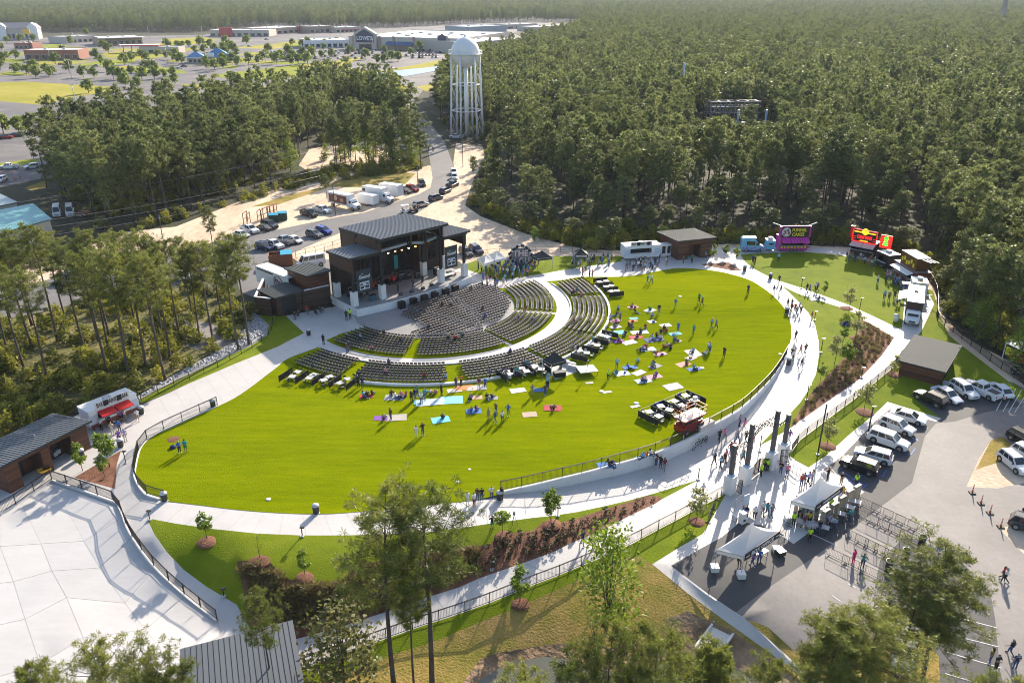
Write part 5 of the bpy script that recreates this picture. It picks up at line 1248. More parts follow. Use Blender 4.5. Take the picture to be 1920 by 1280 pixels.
for a0, a1 in ((-80,-64),(-59.5,-33.5),(-28,-3.8),(-1.2,20),(22.5,55),(58.5,73)): block(24.2, 7, .82, a0, a1, 'outer')
for k in range(17):
    n = -1.6+k*.88; hw = math.sqrt(max(0, 13.1**2-max(0, n)**2)) if n > 0 else 12.2
    u = -hw
    while u <= hw:
        if not (abs(u+3.9-(n*.22)) < .45 or abs(u-4.2+(n*.22)) < .45) and not (u < -6.5 and n < 7.5) and not (n < -.6 and u < -4):
            p = SP(u, n); seats.append((p.x+rnd.uniform(-.04,.04), p.y+rnd.uniform(-.04,.04), S_RZ+math.pi+math.pi+rnd.uniform(-.05,.05), 'pad'))
        u += .56
seats = [(x, y, rz if t != 'pad' else math.atan2(SN.y, SN.x)-math.pi/2+rnd.uniform(-.05,.05), t) for x, y, rz, t in seats]
seats.sort(key=lambda s: math.hypot(s[0], s[1]))
LABS = {'inner': ('black folding chair in the curved rows between stage floor and ring walk', 'chairs in the inner curved rows'), 'outer': ('black folding chair in the curved rows outside the ring walk', 'chairs in the outer curved rows'), 'pad': ('black folding chair on the concrete floor before the stage', 'chairs on the concrete floor')}
for x, y, rz, t in seats[:290]:
    o = link('folding_chair', CH_FRAME, None, (x, y, .035), (0, 0, rz+rnd.uniform(-.04,.04))); tag(o, LABS[t][0], 'chair', LABS[t][1])
    link('seat', CH_SEAT, o); link('backrest', CH_BACK, o)
def joined(name, meshes, places, mats, label, kind='stuff', cat=None, z=.035):
    "all copies of a small thing joined into one mesh"
    V, Fs, Ms = [], [], []; off = 0
    base_v = []; base_f = []; base_m = []; k = 0
    for i, me in enumerate(meshes):
        base_v += [tuple(v.co) for v in me.vertices]
        for p in me.polygons: base_f.append([v+k for v in p.vertices]); base_m.append(i)
        k = len(base_v)
    bv = np.array(base_v)
    for x, y, rz in places:
        c, s = math.cos(rz), math.sin(rz)
        w_ = np.stack([bv[:, 0]*c-bv[:, 1]*s+x, bv[:, 0]*s+bv[:, 1]*c+y, bv[:, 2]+z], 1); V.append(w_)
        Fs += [[v+off for v in f] for f in base_f]; Ms += base_m; off += len(bv)
    me = bpy.data.meshes.new(name); me.from_pydata(np.concatenate(V).tolist(), [], Fs)
    for m in mats: me.materials.append(m)
    me.polygons.foreach_set('material_index', Ms); me.update()
    o = link(name, me); return tag(o, label, cat, None, kind)
joined('chair_rows', [CH_FRAME, CH_SEAT, CH_BACK], [s[:3] for s in seats[290:]], [m_chairf, m_cseat, m_chair], 'hundreds of black folding chairs in rows in front of the stage')
print('seats', len(seats))

# ------------------------------------------------------------------ box seats: black dividers, tables, chairs
m_tabw = M('white_table', (.42,.42,.44), .55)
TT_TOP = MB().box((0,0,.73), (.92,.92,.05)).mesh('table_top', m_tabw)
TT_LEG = MB().bar((0,0,.0),(0,0,.71),.05).mesh('leg', m_chairf)
WC_FRAME = MB()
for sx in (-1, 1):
    WC_FRAME.bar((sx*.2,.2,.8),(sx*.2,-.16,0),.03); WC_FRAME.bar((sx*.2,-.2,.44),(sx*.2,.2,0),.03)
WC_FRAME = WC_FRAME.mesh('chair_frame', m_chairf)
WC_SEAT = MB().box((0,0,.45), (.42,.40,.04)).box((0,.19,.70), (.42,.03,.26)).mesh('seat', m_tabw)
def divider(p, q, lab, grp, h=.85):
    d = (Vector(q)-Vector(p)); L = d.length; rz = math.atan2(d.y, d.x)
    o = empty('divider_panel', (p[0], p[1], .03), rz, lab, 'divider', grp)
    MB().box((L/2, 0, .1+h/2), (L, .05, h)).build('panel', m_black, o)
    for x in (.06, L/2, L-.06): MB().bar((x,0,0),(x,0,h+.12),.05).build('post', m_steel, o)
def box_row(px0, px1, n, out, glen, name, dark=False, rail=None, dens=1.0):
    "boxes side by side from px0 to px1 (front corners), dividers running glen metres along out"
    a, b = G(*px0, .03), G(*px1, .03); out = Vector(out).normalized().to_3d()*glen
    for i in range(n+1):
        p = a.lerp(b, i/n); divider(p, p+out, 'black divider panel between the tables '+name, 'divider panels '+name)
    if rail is not None:
        o = empty('box_rail', a, math.atan2((b-a).y, (b-a).x), 'thin rail with blue banners behind tables '+name, 'rail'); L = (b-a).length
        MB().bar((0,0,.9),(L,0,.9),.04).build('rail_bar', m_steel, o)
        for k in rail: MB().box((L*k, 0, .5), (L/n*.45, .03, .75)).build('banner', m_blue, o)
    for i in range(n):
        for j, t in enumerate((.28, .68)):
            c = a.lerp(b, (i+.5)/n)+out*t+Vector((rnd.uniform(-.2,.2), rnd.uniform(-.2,.2), 0)); rz = rnd.uniform(0, 1.5)
            o = empty('cafe_table', (c.x, c.y, .03), rz, 'square white topped table '+name, 'table', 'tables '+name)
            link('table_top', TT_TOP, o); 
            for sx, sy in ((-.4,-.4),(.4,-.4),(.4,.4),(-.4,.4)): link('leg', TT_LEG, o, (sx, sy, 0))
            for k in range(3):
                an = rz+k*2.1+rnd.uniform(-.3,.3); q = c+Vector((math.cos(an)*.78, math.sin(an)*.78, 0))
                ch = link('cafe_chair', WC_FRAME, None, (q.x, q.y, .03), (0,0,an-math.pi/2)); tag(ch, ('dark' if dark else 'white')+' chair drawn up to a table '+name, 'chair', 'chairs '+name)
                if dark: link('seat', CH_SEAT, ch); link('backrest', CH_BACK, ch)
                else: link('seat', WC_SEAT, ch)
dv = (G(1311,752,.03)-G(1286,741,.03)).to_2d()
box_row((1196,781),(1286,742), 4, dv, 3.2, 'on the lawn by the red lift', False, (.33,.45,.85))
da = SA(1,-66)-SP(0,0)
box_row(tuple(px for px in (549,700)),(672,716), 4, (SA(33,-66)-SA(30,-66)).to_2d(), 3.0, 'at the lawn corner nearest the wooden block', True)
box_row((930,703),(1012,688), 3, (SA(33,-10)-SA(30,-10)).to_2d(), 2.8, 'beside the black canopy', False, (.2,.7))
box_row((1070,672),(1128,628), 3, (SA(33,16)-SA(30,16)).to_2d(), 2.8, 'behind the outermost curved seats', False)
box_row((1112,531),(1142,558), 3, (SA(33,64)-SA(30,64)).to_2d(), 2.8, 'at the far end of the curved seats', True)

# ------------------------------------------------------------------ fences
m_fence = M('fence_black', (.02,.02,.022), .45, .4)
def fence(label, px, hgt=1.25, base=None, zpx=None, sp=2.45, pick=.14, name='picket_fence', rails=(.12,.92), group=None, smooth=True, picks=True, flat=None):
    base = base or (lambda x, y: hz(x, y))
    P = [tuple((G(a, b, flat) if flat is not None else Gt(a, b))[:2]) for a, b in (crom(px, 5, False) if smooth else px)]
    P = [Vector(p) for p in P]; cum = [0.0]
    for a, b in zip(P, P[1:]): cum.append(cum[-1]+(b-a).length)
    def at(s):
        s = min(max(s, 0), cum[-1])
        for i in range(len(P)-1):
            if s <= cum[i+1] or i == len(P)-2:
                t = (s-cum[i])/max(1e-6, cum[i+1]-cum[i]); q = P[i].lerp(P[i+1], t); return Vector((q.x, q.y, base(q.x, q.y)))
    n = max(1, round(cum[-1]/sp)); p0 = at(0); o = empty(name, p0, 0, label, 'fence', group)
    pts = [at(cum[-1]*i/n)-p0 for i in range(n+1)]
    POST = MB().box((0,0,hgt/2+.02), (.075,.075,hgt+.04)).mesh('post', m_fence)
    for p in pts: link('post', POST, o, p)
    for a, b in zip(pts, pts[1:]):
        mb = MB(); L = (b-a).length
        for k in rails: mb.bar(a+Vector((0,0,hgt*k)), b+Vector((0,0,hgt*k)), .04)
        mb.bar(a+Vector((0,0,hgt*.99)), b+Vector((0,0,hgt*.99)), .04)
        if picks:
            m = int(L/pick)
            for i in range(1, m):
                q = a.lerp(b, i/m); mb.add([(q.x-.011,q.y-.011,q.z+.1),(q.x+.011,q.y-.011,q.z+.1),(q.x+.011,q.y+.011,q.z+.1),(q.x-.011,q.y+.011,q.z+.1),(q.x-.011,q.y-.011,q.z+hgt),(q.x+.011,q.y-.011,q.z+hgt),(q.x+.011,q.y+.011,q.z+hgt),(q.x-.011,q.y+.011,q.z+hgt)], ((0,1,5,4),(1,2,6,5),(2,3,7,6),(3,0,4,7)))
        mb.build('picket_panel', m_fence, o)
    return o
fence('black picket fence round the white plaza', [(-60,981),(0,967)]+PLAZA_KERB[1:], base=lambda x, y: hz(x, y)+.2)
fence('black picket fence round the narrow end of the lawn', [(408,761)]+LAWN[8:18], base=lambda x, y: .15, flat=0.0)
fence('black picket fence along the top of the white retaining wall', [(938,921)]+WALL, base=lambda x, y: .1, flat=0.0)
fence('long black picket fence below the outer walk', [(567,1254)]+FENCE_S[1:-1]+[(1352,929)])
fence('black picket fence beside the walk above the car park', list(reversed(E_FENCE)))
fence('black picket fence behind the food trailers at the forest edge', [(1722,505),(1740,520),(1754,545),(1757,575),(1757,598),(1780,618),(1815,645),(1870,688),(1925,725)])
fence('thin black fence between the far walk and the sand', [(893,482),(960,475),(1040,474),(1100,473),(1165,475)], picks=False, hgt=1.3, rails=(.1,.5))
fence('thin black fence behind the far food trucks', [(1345,462),(1440,461),(1500,460),(1565,464)], picks=False, hgt=1.3, rails=(.1,.5))
fence('thin black fence along the riprap beside the left walk', [(265,751),(330,724),(400,692),(450,665),(500,633),(512,606)], picks=False, hgt=1.2, rails=(.1,.5))
fence('wire fence between the sand island and the stage yard', [(555,485),(600,474),(640,462)], picks=False, hgt=1.6, rails=(.1,.5))
# wooden rack of frames and board fence in the left background
fence('weathered board fence beyond the left woods', [(195,432),(235,422),(262,412)], hgt=2.0, pick=.2, sp=2.6, name='board_fence')

# ------------------------------------------------------------------ entrance gate
def gate():
    cols = [((1366.4,923.6),891.6,835),((1396,905.6),874,796),((1443,877.5),848,771),((1466,861),832,777.5)]
    P = [Gt(*c[0]) for c in cols]; o = empty('entrance_gate', P[1], 0, 'entrance gate of four dark columns on white plinths joined by black trusses', 'gate'); og = P[1]
    ax = (P[2]-P[1]).to_2d().normalized(); rz = math.atan2(ax.y, ax.x); tops = []
    for p, (b, pt, ct) in zip(P, cols):
        q = p-og; hp = zat(p, pt); hc = zat(p, ct); tops.append((q, hc))
        MB().box((q.x,q.y,hp/2), (1.02,1.02,hp), rz).box((q.x,q.y,hp+.05), (1.1,1.1,.1), rz).build('plinth', m_wallw, o)
        c = MB().box((q.x,q.y,(hp+hc)/2), (.42,.42,hc-hp), rz).box((q.x,q.y,hc+.05), (.48,.48,.1), rz); c.build('column', M('column_grey', (.075,.072,.075), .6), o)
        MB().box((q.x,q.y,hp+.18), (.6,.6,.2), rz).build('base_plate', M('pale_blue_steel', (.30,.42,.55), .5), o)
    def truss(a, b, z0, z1, arch=0.0, n=10):
        mb = MB(); pr = None
        for i in range(n+1):
            t = i/n; q = a.lerp(b, t); z = z0+(z1-z0)*t+arch*math.sin(math.pi*t)
            lo, hi = Vector((q.x,q.y,z)), Vector((q.x,q.y,z+.42))
            if pr: mb.bar(pr[0], lo, .07); mb.bar(pr[1], hi, .07); mb.bar(pr[0] if i % 2 else pr[1], hi if i % 2 else lo, .05)
            pr = (lo, hi)
        mb.build('truss', m_steel, o)
    (q1,h1),(q2,h2),(q3,h3),(q4,h4) = tops
    truss(q1, q2, h1-.7, h1-.5); truss(q2, q3, min(h2,h3)-.75, min(h2,h3)-.75, 0, 16); truss(q2, q3, h1-.7, h4-.7, 1.1, 16); truss(q3, q4, h4-.8, h4-.7)
    def leaf(a, b, h0, h1):
        mb = MB(); a, b = Vector(a), Vector(b); L = (b-a).length; n = int(L/.13)
        for i in range(n+1):
            q = a.lerp(b, i/n); h = h0+(h1-h0)*math.sin(i/n*math.pi/2); mb.bar((q.x,q.y,.1),(q.x,q.y,h), .035 if i not in (0,n) else .09)
        for z in (.15,.9): mb.bar((a.x,a.y,z),(b.x,b.y,z), .06)
        mb.bar((a.x,a.y,h0),(b.x,b.y,h1), .06)
        mb.build('gate_leaf', m_fence, o)
    nrm = Vector((ax.y, -ax.x))
    def V2(px): g = Gt(*px)-og; return (g.x, g.y)
    leaf((*V2((1404,902)),0), (*V2((1421,888)),0), 1.5, 2.1); leaf((*V2((1437,881)),0), (*V2((1421,888)),0), 1.5, 2.1)
    leaf((*V2((1375,918)),0), (*V2((1389,928)),0), 1.7, 1.9); leaf((*V2((1462,866)),0), (*V2((1478,868)),0), 1.7, 1.9)
    # hand rails down the steps
    for k in ((1475,866,1500,885),(1470,872,1493,890),(1392,938,1378,950)):
        a, b = V2(k[:2]), V2(k[2:]); mb = MB()
        for z in (.5,.95): mb.bar((*a,z),(*b,z),.05)
        for t in (0,.5,1): mb.bar((a[0]+(b[0]-a[0])*t,a[1]+(b[1]-a[1])*t,0),(a[0]+(b[0]-a[0])*t,a[1]+(b[1]-a[1])*t,.97),.05)
        mb.build('hand_rail', m_lgrey, o)
gate()
# the name on the retaining wall
a, b = G(1296,827,.0), G(1330,806,.0); ax = (b-a).to_2d().normalized(); mid = (a+b)/2; out = Vector((ax.y, -ax.x))
org = (mid.x+out.x*.21, mid.y+out.y*.21, -1.05)
text(rwall, 'SOUND', org, (ax.x, ax.y, 0), (0,0,1), 1.0, m_black, width=2.7, bold=.015, shear=.12)
text(rwall, 'the', (org[0]-ax.x*.55, org[1]-ax.y*.55, -.24), (ax.x, ax.y, 0), (0,0,1), .24, m_black)
mb = MB()
def swirl(cx, cz, r, a0, a1, n=10):
    pts = [(cx+r*math.cos(a0+(a1-a0)*i/n)*(1-.25*i/n), cz+r*math.sin(a0+(a1-a0)*i/n)*(1-.25*i/n)) for i in range(n+1)]
    mb.tube([(org[0]+ax.x*x, org[1]+ax.y*x, org[2]+z) for x, z in pts], .035, 5)
swirl(-1.5,-.02,.36,1.2,6.6); swirl(1.2,.02,.34,-3.6,2.2); swirl(.7,-.2,.6,3.3,6.0)
mb.build('flourish', m_black, rwall)
# ------------------------------------------------------------------ vehicles
m_tyre = M('tyre', (.02,.02,.02), .8); m_rim = M('rim', (.45,.45,.46), .3, .8); m_hl = M('headlight', (.7,.72,.75), .1); m_tl = M('tail_light', (.35,.01,.01), .25); m_plastic = M('dark_plastic', (.03,.03,.032), .55)
PAINT = {n: M('paint_'+n, c, .22, mt, spec=.6) for n, c, mt in [('white',(.66,.66,.66),0),('silver',(.34,.35,.36),.5),('grey',(.13,.135,.145),.4),('dark grey',(.06,.063,.07),.3),('black',(.012,.012,.014),.2),('navy',(.015,.025,.07),.3),('blue',(.015,.05,.32),.3),('red',(.30,.02,.02),.2),('pink',(.5,.12,.2),.2),('tan',(.32,.25,.17),.2)]}
WH = MB(); WH.tube([(0,-.12,0),(0,.12,0)], .35, 14); WHEEL = WH.mesh('wheel', m_tyre)
RIM = MB().tube([(0,-.13,0),(0,.13,0)], .21, 10).mesh('rim', m_rim)
def loft(mb, secs, sm=False):
    "sections (x, half width, z low, z high, chamfer)"
    b = len(mb.v); n = 8
    for x, w_, z0, z1, c in secs:
        for y, z in ((-w_+c*.6,z0),(w_-c*.6,z0),(w_,z0+c),(w_,z1-c),(w_-c*1.3,z1),(-w_+c*1.3,z1),(-w_,z1-c),(-w_,z0+c)): mb.v.append((x,y,z))
    for i in range(len(secs)-1):
        for k in range(n):
            k2 = (k+1) % n; mb.f.append((b+i*n+k2,b+i*n+k,b+i*n+n+k,b+i*n+n+k2)[::-1]); mb.m.append(mb.mi); mb.smooth.append(sm)
    for fc in (tuple(b+k for k in reversed(range(n))), tuple(b+(len(secs)-1)*n+k for k in range(n))): mb.f.append(fc); mb.m.append(mb.mi); mb.smooth.append(False)
    return mb
def cabin(x0, x1, x2, x3, wb, wt, zb, zt):
    "greenhouse: rear foot, rear roof, front roof, front foot"
    return [(x0,-wb,zb),(x3,-wb,zb),(x3,wb,zb),(x0,wb,zb),(x1,-wt,zt),(x2,-wt,zt),(x2,wt,zt),(x1,wt,zt)]
CABF = ((3,2,1,0),(4,5,6,7),(0,1,5,4),(2,3,7,6),(1,2,6,5),(3,0,4,7))
def inset(q, u0, u1, v0, v1, off):
    a, b, c, d = [Vector(p) for p in q]; n = (b-a).cross(d-a).normalized()*off
    f = lambda u, v: (a.lerp(b, u)).lerp(d.lerp(c, u), v)+n
    return [f(u0,v0), f(u1,v0), f(u1,v1), f(u0,v1)]
def make_car(kind):
    "returns list of (part name, mesh, [sub-parts]) built nose towards +x; the body mesh has the paint in slot 0"
    S = {'sedan': dict(L=4.65,W=.9,zb=.86,zt=1.44,hood=.80,trunk=.88,cab=(-1.85,-1.05,.35,1.25),wb=(-1.42,1.42),r=.33),
         'suv': dict(L=4.6,W=.93,zb=1.02,zt=1.66,hood=1.02,trunk=1.06,cab=(-2.2,-1.85,.3,1.15),wb=(-1.45,1.45),r=.37),
         'big_suv': dict(L=5.15,W=.99,zb=1.12,zt=1.82,hood=1.12,trunk=1.16,cab=(-2.48,-2.2,.55,1.3),wb=(-1.6,1.7),r=.41),
         'pickup': dict(L=5.6,W=1.0,zb=1.14,zt=1.88,hood=1.10,trunk=1.10,cab=(-.75,-.5,.75,1.4),wb=(-1.85,1.85),r=.40),
         'van': dict(L=5.9,W=1.0,zb=1.25,zt=2.55,hood=1.15,trunk=1.25,cab=(-2.9,-2.85,1.55,2.35),wb=(-1.8,1.95),r=.36)}[kind]
    L, W = S['L']/2, S['W']; zb, r = S['zb'], S['r']; x0, x1, x2, x3 = S['cab']; g0 = .24
    b = MB(); loft(b, [(-L,W*.86,.38,S['trunk']-.14,.1),(-L+.12,W*.95,g0,S['trunk']-.02,.1),(-L+.6,W,g0,S['trunk'],.09),(x3-.15,W,g0,zb,.09),(x3+.1,W*.99,g0,zb-.02,.09),(L-.55,W*.96,g0,S['hood']-.06,.1),(L-.12,W*.9,.28,S['hood']-.17,.11),(L,W*.78,.36,S['hood']-.28,.1)])
    cv = cabin(x0,x1,x2,x3,W*.93,W*.76,zb-.03,S['zt']-.05); b.add(cv, CABF)
    b.box(((x1+x2)/2,0,S['zt']-.03), (x2-x1+.04,W*1.5,.05))
    if kind in ('suv','big_suv'):
        for s in (-1,1): b.bar((x1+.1,s*W*.66,S['zt']+.04),(x2-.2,s*W*.66,S['zt']+.04),.04)
    parts = []
    if kind == 'pickup':
        bed = MB().box(((x0-L)/2-.02,0,S['trunk']+.004), (L+x0-.22,W*1.6,.02)); parts.append(('bed_floor', bed, [m_plastic]))
        for s in (-1,1): b.bar((x0-.02,s*W*.92,S['trunk']+.1),(-L+.08,s*W*.92,S['trunk']+.1),.12,.24)
        b.bar((-L+.1,-W*.86,S['trunk']+.1),(-L+.1,W*.86,S['trunk']+.1),.1,.24)
    for xw in S['wb']:
        for s in (-1,1):
            b.mat(1).tube([(xw,s*(W-.05),r+.02),(xw,s*(W+.012),r+.02)], r+.075, 16); b.mat(0)
    V = lambda i: cv[i]
    sides = [('side_window', [V(0),V(1),V(5),V(4)]), ('side_window', [V(2),V(3),V(7),V(6)])]
    parts.append(('windshield', MB().quad(*inset([V(1),V(2),V(6),V(5)],.07,.93,.10,.92,.012)), [m_glass]))
    parts.append(('rear_window', MB().quad(*inset([V(3),V(0),V(4),V(7)],.08,.92,.14,.9,.012)), [m_glass]))
    spl = {'sedan': ((.07,.46),(.49,.9)), 'suv': ((.05,.30),(.33,.60),(.63,.93)), 'big_suv': ((.05,.32),(.35,.62),(.65,.93)), 'pickup': ((.06,.46),(.50,.92)), 'van': ((.06,.42),(.45,.72),(.77,.97))}[kind]
    for nm, q in sides:
        fl = nm and q[0] == V(2)
        for u0, u1 in spl:
            if fl: u0, u1 = 1-u1, 1-u0
            parts.append((nm, MB().quad(*inset(q,u0,u1,.12 if kind != 'van' else .3,.9,.012)), [m_glass]))
    for s in (-1,1):
        parts.append(('headlight', MB().box((L-.1,s*W*.66,S['hood']-.28), (.16,W*.32,.14)), [m_hl]))
        parts.append(('tail_light', MB().box((-L+.03,s*W*.76,S['trunk']-.2), (.1,W*.2,.24)), [m_tl]))
        parts.append(('mirror', MB().box((x3-.35,s*(W+.1),zb+.06), (.14,.2,.14)), [m_plastic]))
    parts.append(('grille', MB().box((L-.01,0,S['hood']-.36), (.05,W*.9,.16)), [m_plastic]))
    parts.append(('bumper', MB().box((-L+.0,0,.46), (.12,W*1.6,.16)), [m_plastic]))
    return b.mesh(kind+'_body', [PAINT['white'], m_plastic]), [(n, p.mesh(n, mt)) for n, p, mt in parts], S
CARS = {k: make_car(k) for k in ('sedan','suv','big_suv','pickup','van')}
NAMES = {'sedan':'sedan','suv':'sport_utility_car','big_suv':'large_family_car','pickup':'pickup_truck','van':'passenger_van'}
CATS = {'sedan':'car','suv':'car','big_suv':'car','pickup':'pickup truck','van':'van'}
def car(kind, colour, rear, frontp, label, group=None, z=None):
    a, b = (Gt(*rear), Gt(*frontp)) if z is None else (G(*rear, z), G(*frontp, z)); c = (a+b)/2; d = b-a
    bm_, parts, S = CARS[kind]
    pitch = -math.atan2(hz(b.x,b.y)-hz(a.x,a.y), d.length) if z is None else 0
    o = empty(NAMES[kind], (c.x,c.y,hz(c.x,c.y)+.015), math.atan2(d.y,d.x), label, CATS[kind], group); o.rotation_euler[1] = pitch; o.scale = (.93,)*3
    link('body', bm_, o, mats=[PAINT[colour], m_plastic])
    for n, me in parts: link(n, me, o)
    k = S['r']/.35
    for xw in S['wb']:
        for s in (-1,1):
            w_ = link('wheel', WHEEL, o, (xw,s*(S['W']-.1),S['r']), (0,0,0), (k,1,k)); link('rim', RIM, w_)
    return o
CARL = [('suv','black',(1767,764),(1719,742),'black car parked beside the brown hut, first of its row'),('sedan','white',(1750,732),(1798,760),'white saloon with dark windscreen between black car and white hatch by the hut'),
 ('suv','white',(1786,724),(1826,751),'white family car beside the white pickup near the brown hut'),('pickup','white',(1870,753),(1807,722),'white pickup with open bed near the brown hut'),('sedan','white',(1890,750),(1856,724),'white saloon behind the white pickup, last of its row'),
 ('sedan','white',(1670,778),(1734,797),'white saloon parked at the tip of the pavement'),('suv','white',(1652,794),(1710,817),'white car with roof hatch, second from the pavement tip'),('big_suv','white',(1629,820),(1700,845),'largest white family car in the row by the walk'),
 ('suv','white',(1672,871),(1600,851),'white car beside the black car on blue markings'),('suv','black',(1640,890),(1579,869),'black car on the blue disabled bay'),
 ('suv','white',(1880,859),(1920,891),'white car on the sandy island with rear towards the trees'),('suv','white',(1908,850),(1950,873),'white car cut by the frame above the sandy island'),('suv','black',(1897,819),(1945,845),'black car half out of the frame near the sandy island'),
 ('suv','dark grey',(1904,985),(1962,1005),'dark car half out of the frame beside the last traffic cone'),('big_suv','silver',(1700,1198),(1687,1262),'silver car parked under the big pines'),
 ('suv','black',(746,360),(771,364),'black car parked on sand beside the rearmost white box trailer'),('suv','red',(765,356),(781.5,360),'dark red car on the sand beside the road bend'),('suv','black',(787,343),(795,353),'black off-road car nosing onto the road'),
 ('suv','silver',(777.4,390),(800,385),'silver car parked along the road behind the stage roof'),('suv','grey',(807,377.5),(827.5,372),'grey car parked second along the outer kerb of the bend'),('suv','dark grey',(827.5,365),(842.4,358.6),'dark car parked third along the outer kerb of the bend'),('pickup','dark grey',(841,354),(856,347),'dark pickup with red load parked on the bend'),
 ('suv','white',(852,332),(852,339),'white car parked at the top of the bend, nearer one'),('suv','white',(850.5,323),(851,330),'white car parked at the top of the bend, farther one'),
 ('sedan','white',(443,441),(464,446),'white car half hidden by the pine beside the road'),('pickup','white',(452,430.5),(486,440),'white pickup nosing to the road on the left'),('sedan','dark grey',(503,433),(482,430),'dark car between white pickup and dark off-road car'),('big_suv','dark grey',(493.4,423),(519,430.5),'dark off-road car in front of the green dumpsters'),
 ('pickup','black',(565.6,401),(594,409),'black pickup on the sand by the road'),('pickup','white',(589.7,395),(620,401.5),'white pickup beside the black one on the sand'),
 ('suv','navy',(484.7,465.5),(507,470),'dark blue car beside the white pickup in the lower row'),('pickup','white',(496.7,460),(530,468),'white pickup in the lower row by the yard'),('pickup','silver',(552,461.6),(516,451),'silver pickup showing its tailgate in the lower row'),('sedan','white',(540.5,450),(566,457.8),'white car beside the silver pickup in the lower row'),
 ('suv','grey',(575.5,440),(604.5,447.4),'grey car beside the blue car behind the stage'),('suv','blue',(593,433.7),(622,441),'bright blue car behind the stage'),('van','white',(605,495),(562,503),'white passenger van in the stage yard'),
 ('suv','dark grey',(862,470),(886,486),'dark car behind the right stage wing, nearer the post'),('suv','navy',(880,466),(906,481),'dark blue car behind the right stage wing, nearer the white tents'),
 ('pickup','white',(868,260),(843,259),'white pickup at the foot of the water tower'),
 ('pickup','white',(34,316),(2,317),'white pickup on the far road at the left edge'),('suv','white',(74,314),(46,318),'white car on the far road beside the forest block'),('suv','white',(12,336),(-4,345),'white car cut by the left edge on the far road'),
 ('van','white',(109,396),(107,411),'white van beside the teal roofed warehouse'),('van','white',(132,394),(132,411),'second white van, farther from the teal roof'),
 ('pickup','dark grey',(1932,722),(1912,704),'dark pickup cut by the frame beside the black box trailer'),
 ('suv','dark grey',(688,256),(698,259),'dark car in the forest clearing, nearest the road to the town'),('suv','white',(730,254),(741,257),'white car in the forest clearing'),('suv','black',(693,269),(703,272),'black car in the middle of the forest clearing'),('sedan','silver',(680,276),(690,279),'silver car at the left of the forest clearing'),('sedan','pink',(703,278),(706,286),'pink car in the forest clearing'),('suv','white',(759,245),(768,249),'white car by the forest road'),('suv','dark grey',(762,263),(772,267),'dark car by the forest road'),('suv','silver',(754,280),(762,284),'silver car at the near end of the forest clearing'),('suv','dark grey',(716,262),(724,266),'dark grey car between trunks in the forest clearing')]
for k, c, a, b, lab in CARL: car(k, c, a, b, lab)
# cars behind the left woods
for i, (px, py, k, c) in enumerate([(345,525,'suv','white'),(300,528,'suv','silver'),(275,530,'suv','dark grey'),(140,523,'suv','silver'),(128,530,'suv','grey'),(385,470,'sedan','white'),(5,566,'suv','white'),(25,558,'suv','grey')]):
    car(k, c, (px-9,py-3), (px+9,py+3), c+' car parked along the road behind the pine woods', 'cars on the road behind the woods')
# distant cars: one mesh each
FC = MB(); loft(FC, [(-2.3,.8,.35,.8,.1),(-2.1,.9,.25,.95,.1),(.9,.9,.25,.98,.1),(2.1,.86,.28,.85,.1),(2.3,.75,.35,.7,.1)]); cv = cabin(-1.9,-1.3,.3,1.0,.84,.7,.93,1.5); FC.mat(1).add(cv, CABF); FC.mat(0).box((-.5,0,1.5),(1.6,1.4,.05))
FC.mat(2)
for x in (-1.4,1.4):
    for s in (-1,1): FC.tube([(x,s*.75,.33),(x,s*.93,.33)], .33, 8)
FARCAR = FC.mesh('distant_car', [PAINT['white'], m_glass, m_tyre])
colsn = ['white','white','silver','grey','dark grey','black','navy','red','white','silver']
def farcar(px, py, rz, lab, grp):
    p = G(px, py); o = link('parked_car', FARCAR, None, p, (0,0,rz), mats=[PAINT[rnd.choice(colsn)], m_glass, m_tyre]); tag(o, lab, 'car', grp)
for row, (y0, y1) in enumerate(((99,96),(103,100),(107.5,104.5),(112,109))):
    x = 498+row*6
    while x < 832-row*4:
        if rnd.random() < .52 and not 640 < x < 646:
            farcar(x, y0+(y1-y0)*(x-500)/330, R(80)+rnd.uniform(-.06,.06), 'small distant car parked in rows in front of the huge store', 'cars in the store car park')
        x += 6.3
for px, py, rz in [(50,118,.3),(115,122,-.2),(180,125,3.0),(243,133,.0),(33,101,.4),(170,105,.1),(235,102,.2),(247,100,.2),(262,100,0),(275,101,.3),(335,130,1.0),(345,126,.6),(410,106,.3),(430,92,.2),(500,75,0),(460,78,.1),(12,260,.2),(33,256,.1),(620,94,1),(560,97,1.2),(690,155,.4),(20,72,.1),(205,82,1.4),(270,120,.2),(150,113,.1),(380,112,.5),(420,100,.3),(468,88,.2)]:
    farcar(px, py, rz, 'small distant car on the roads and lots of the town', 'cars about the town')

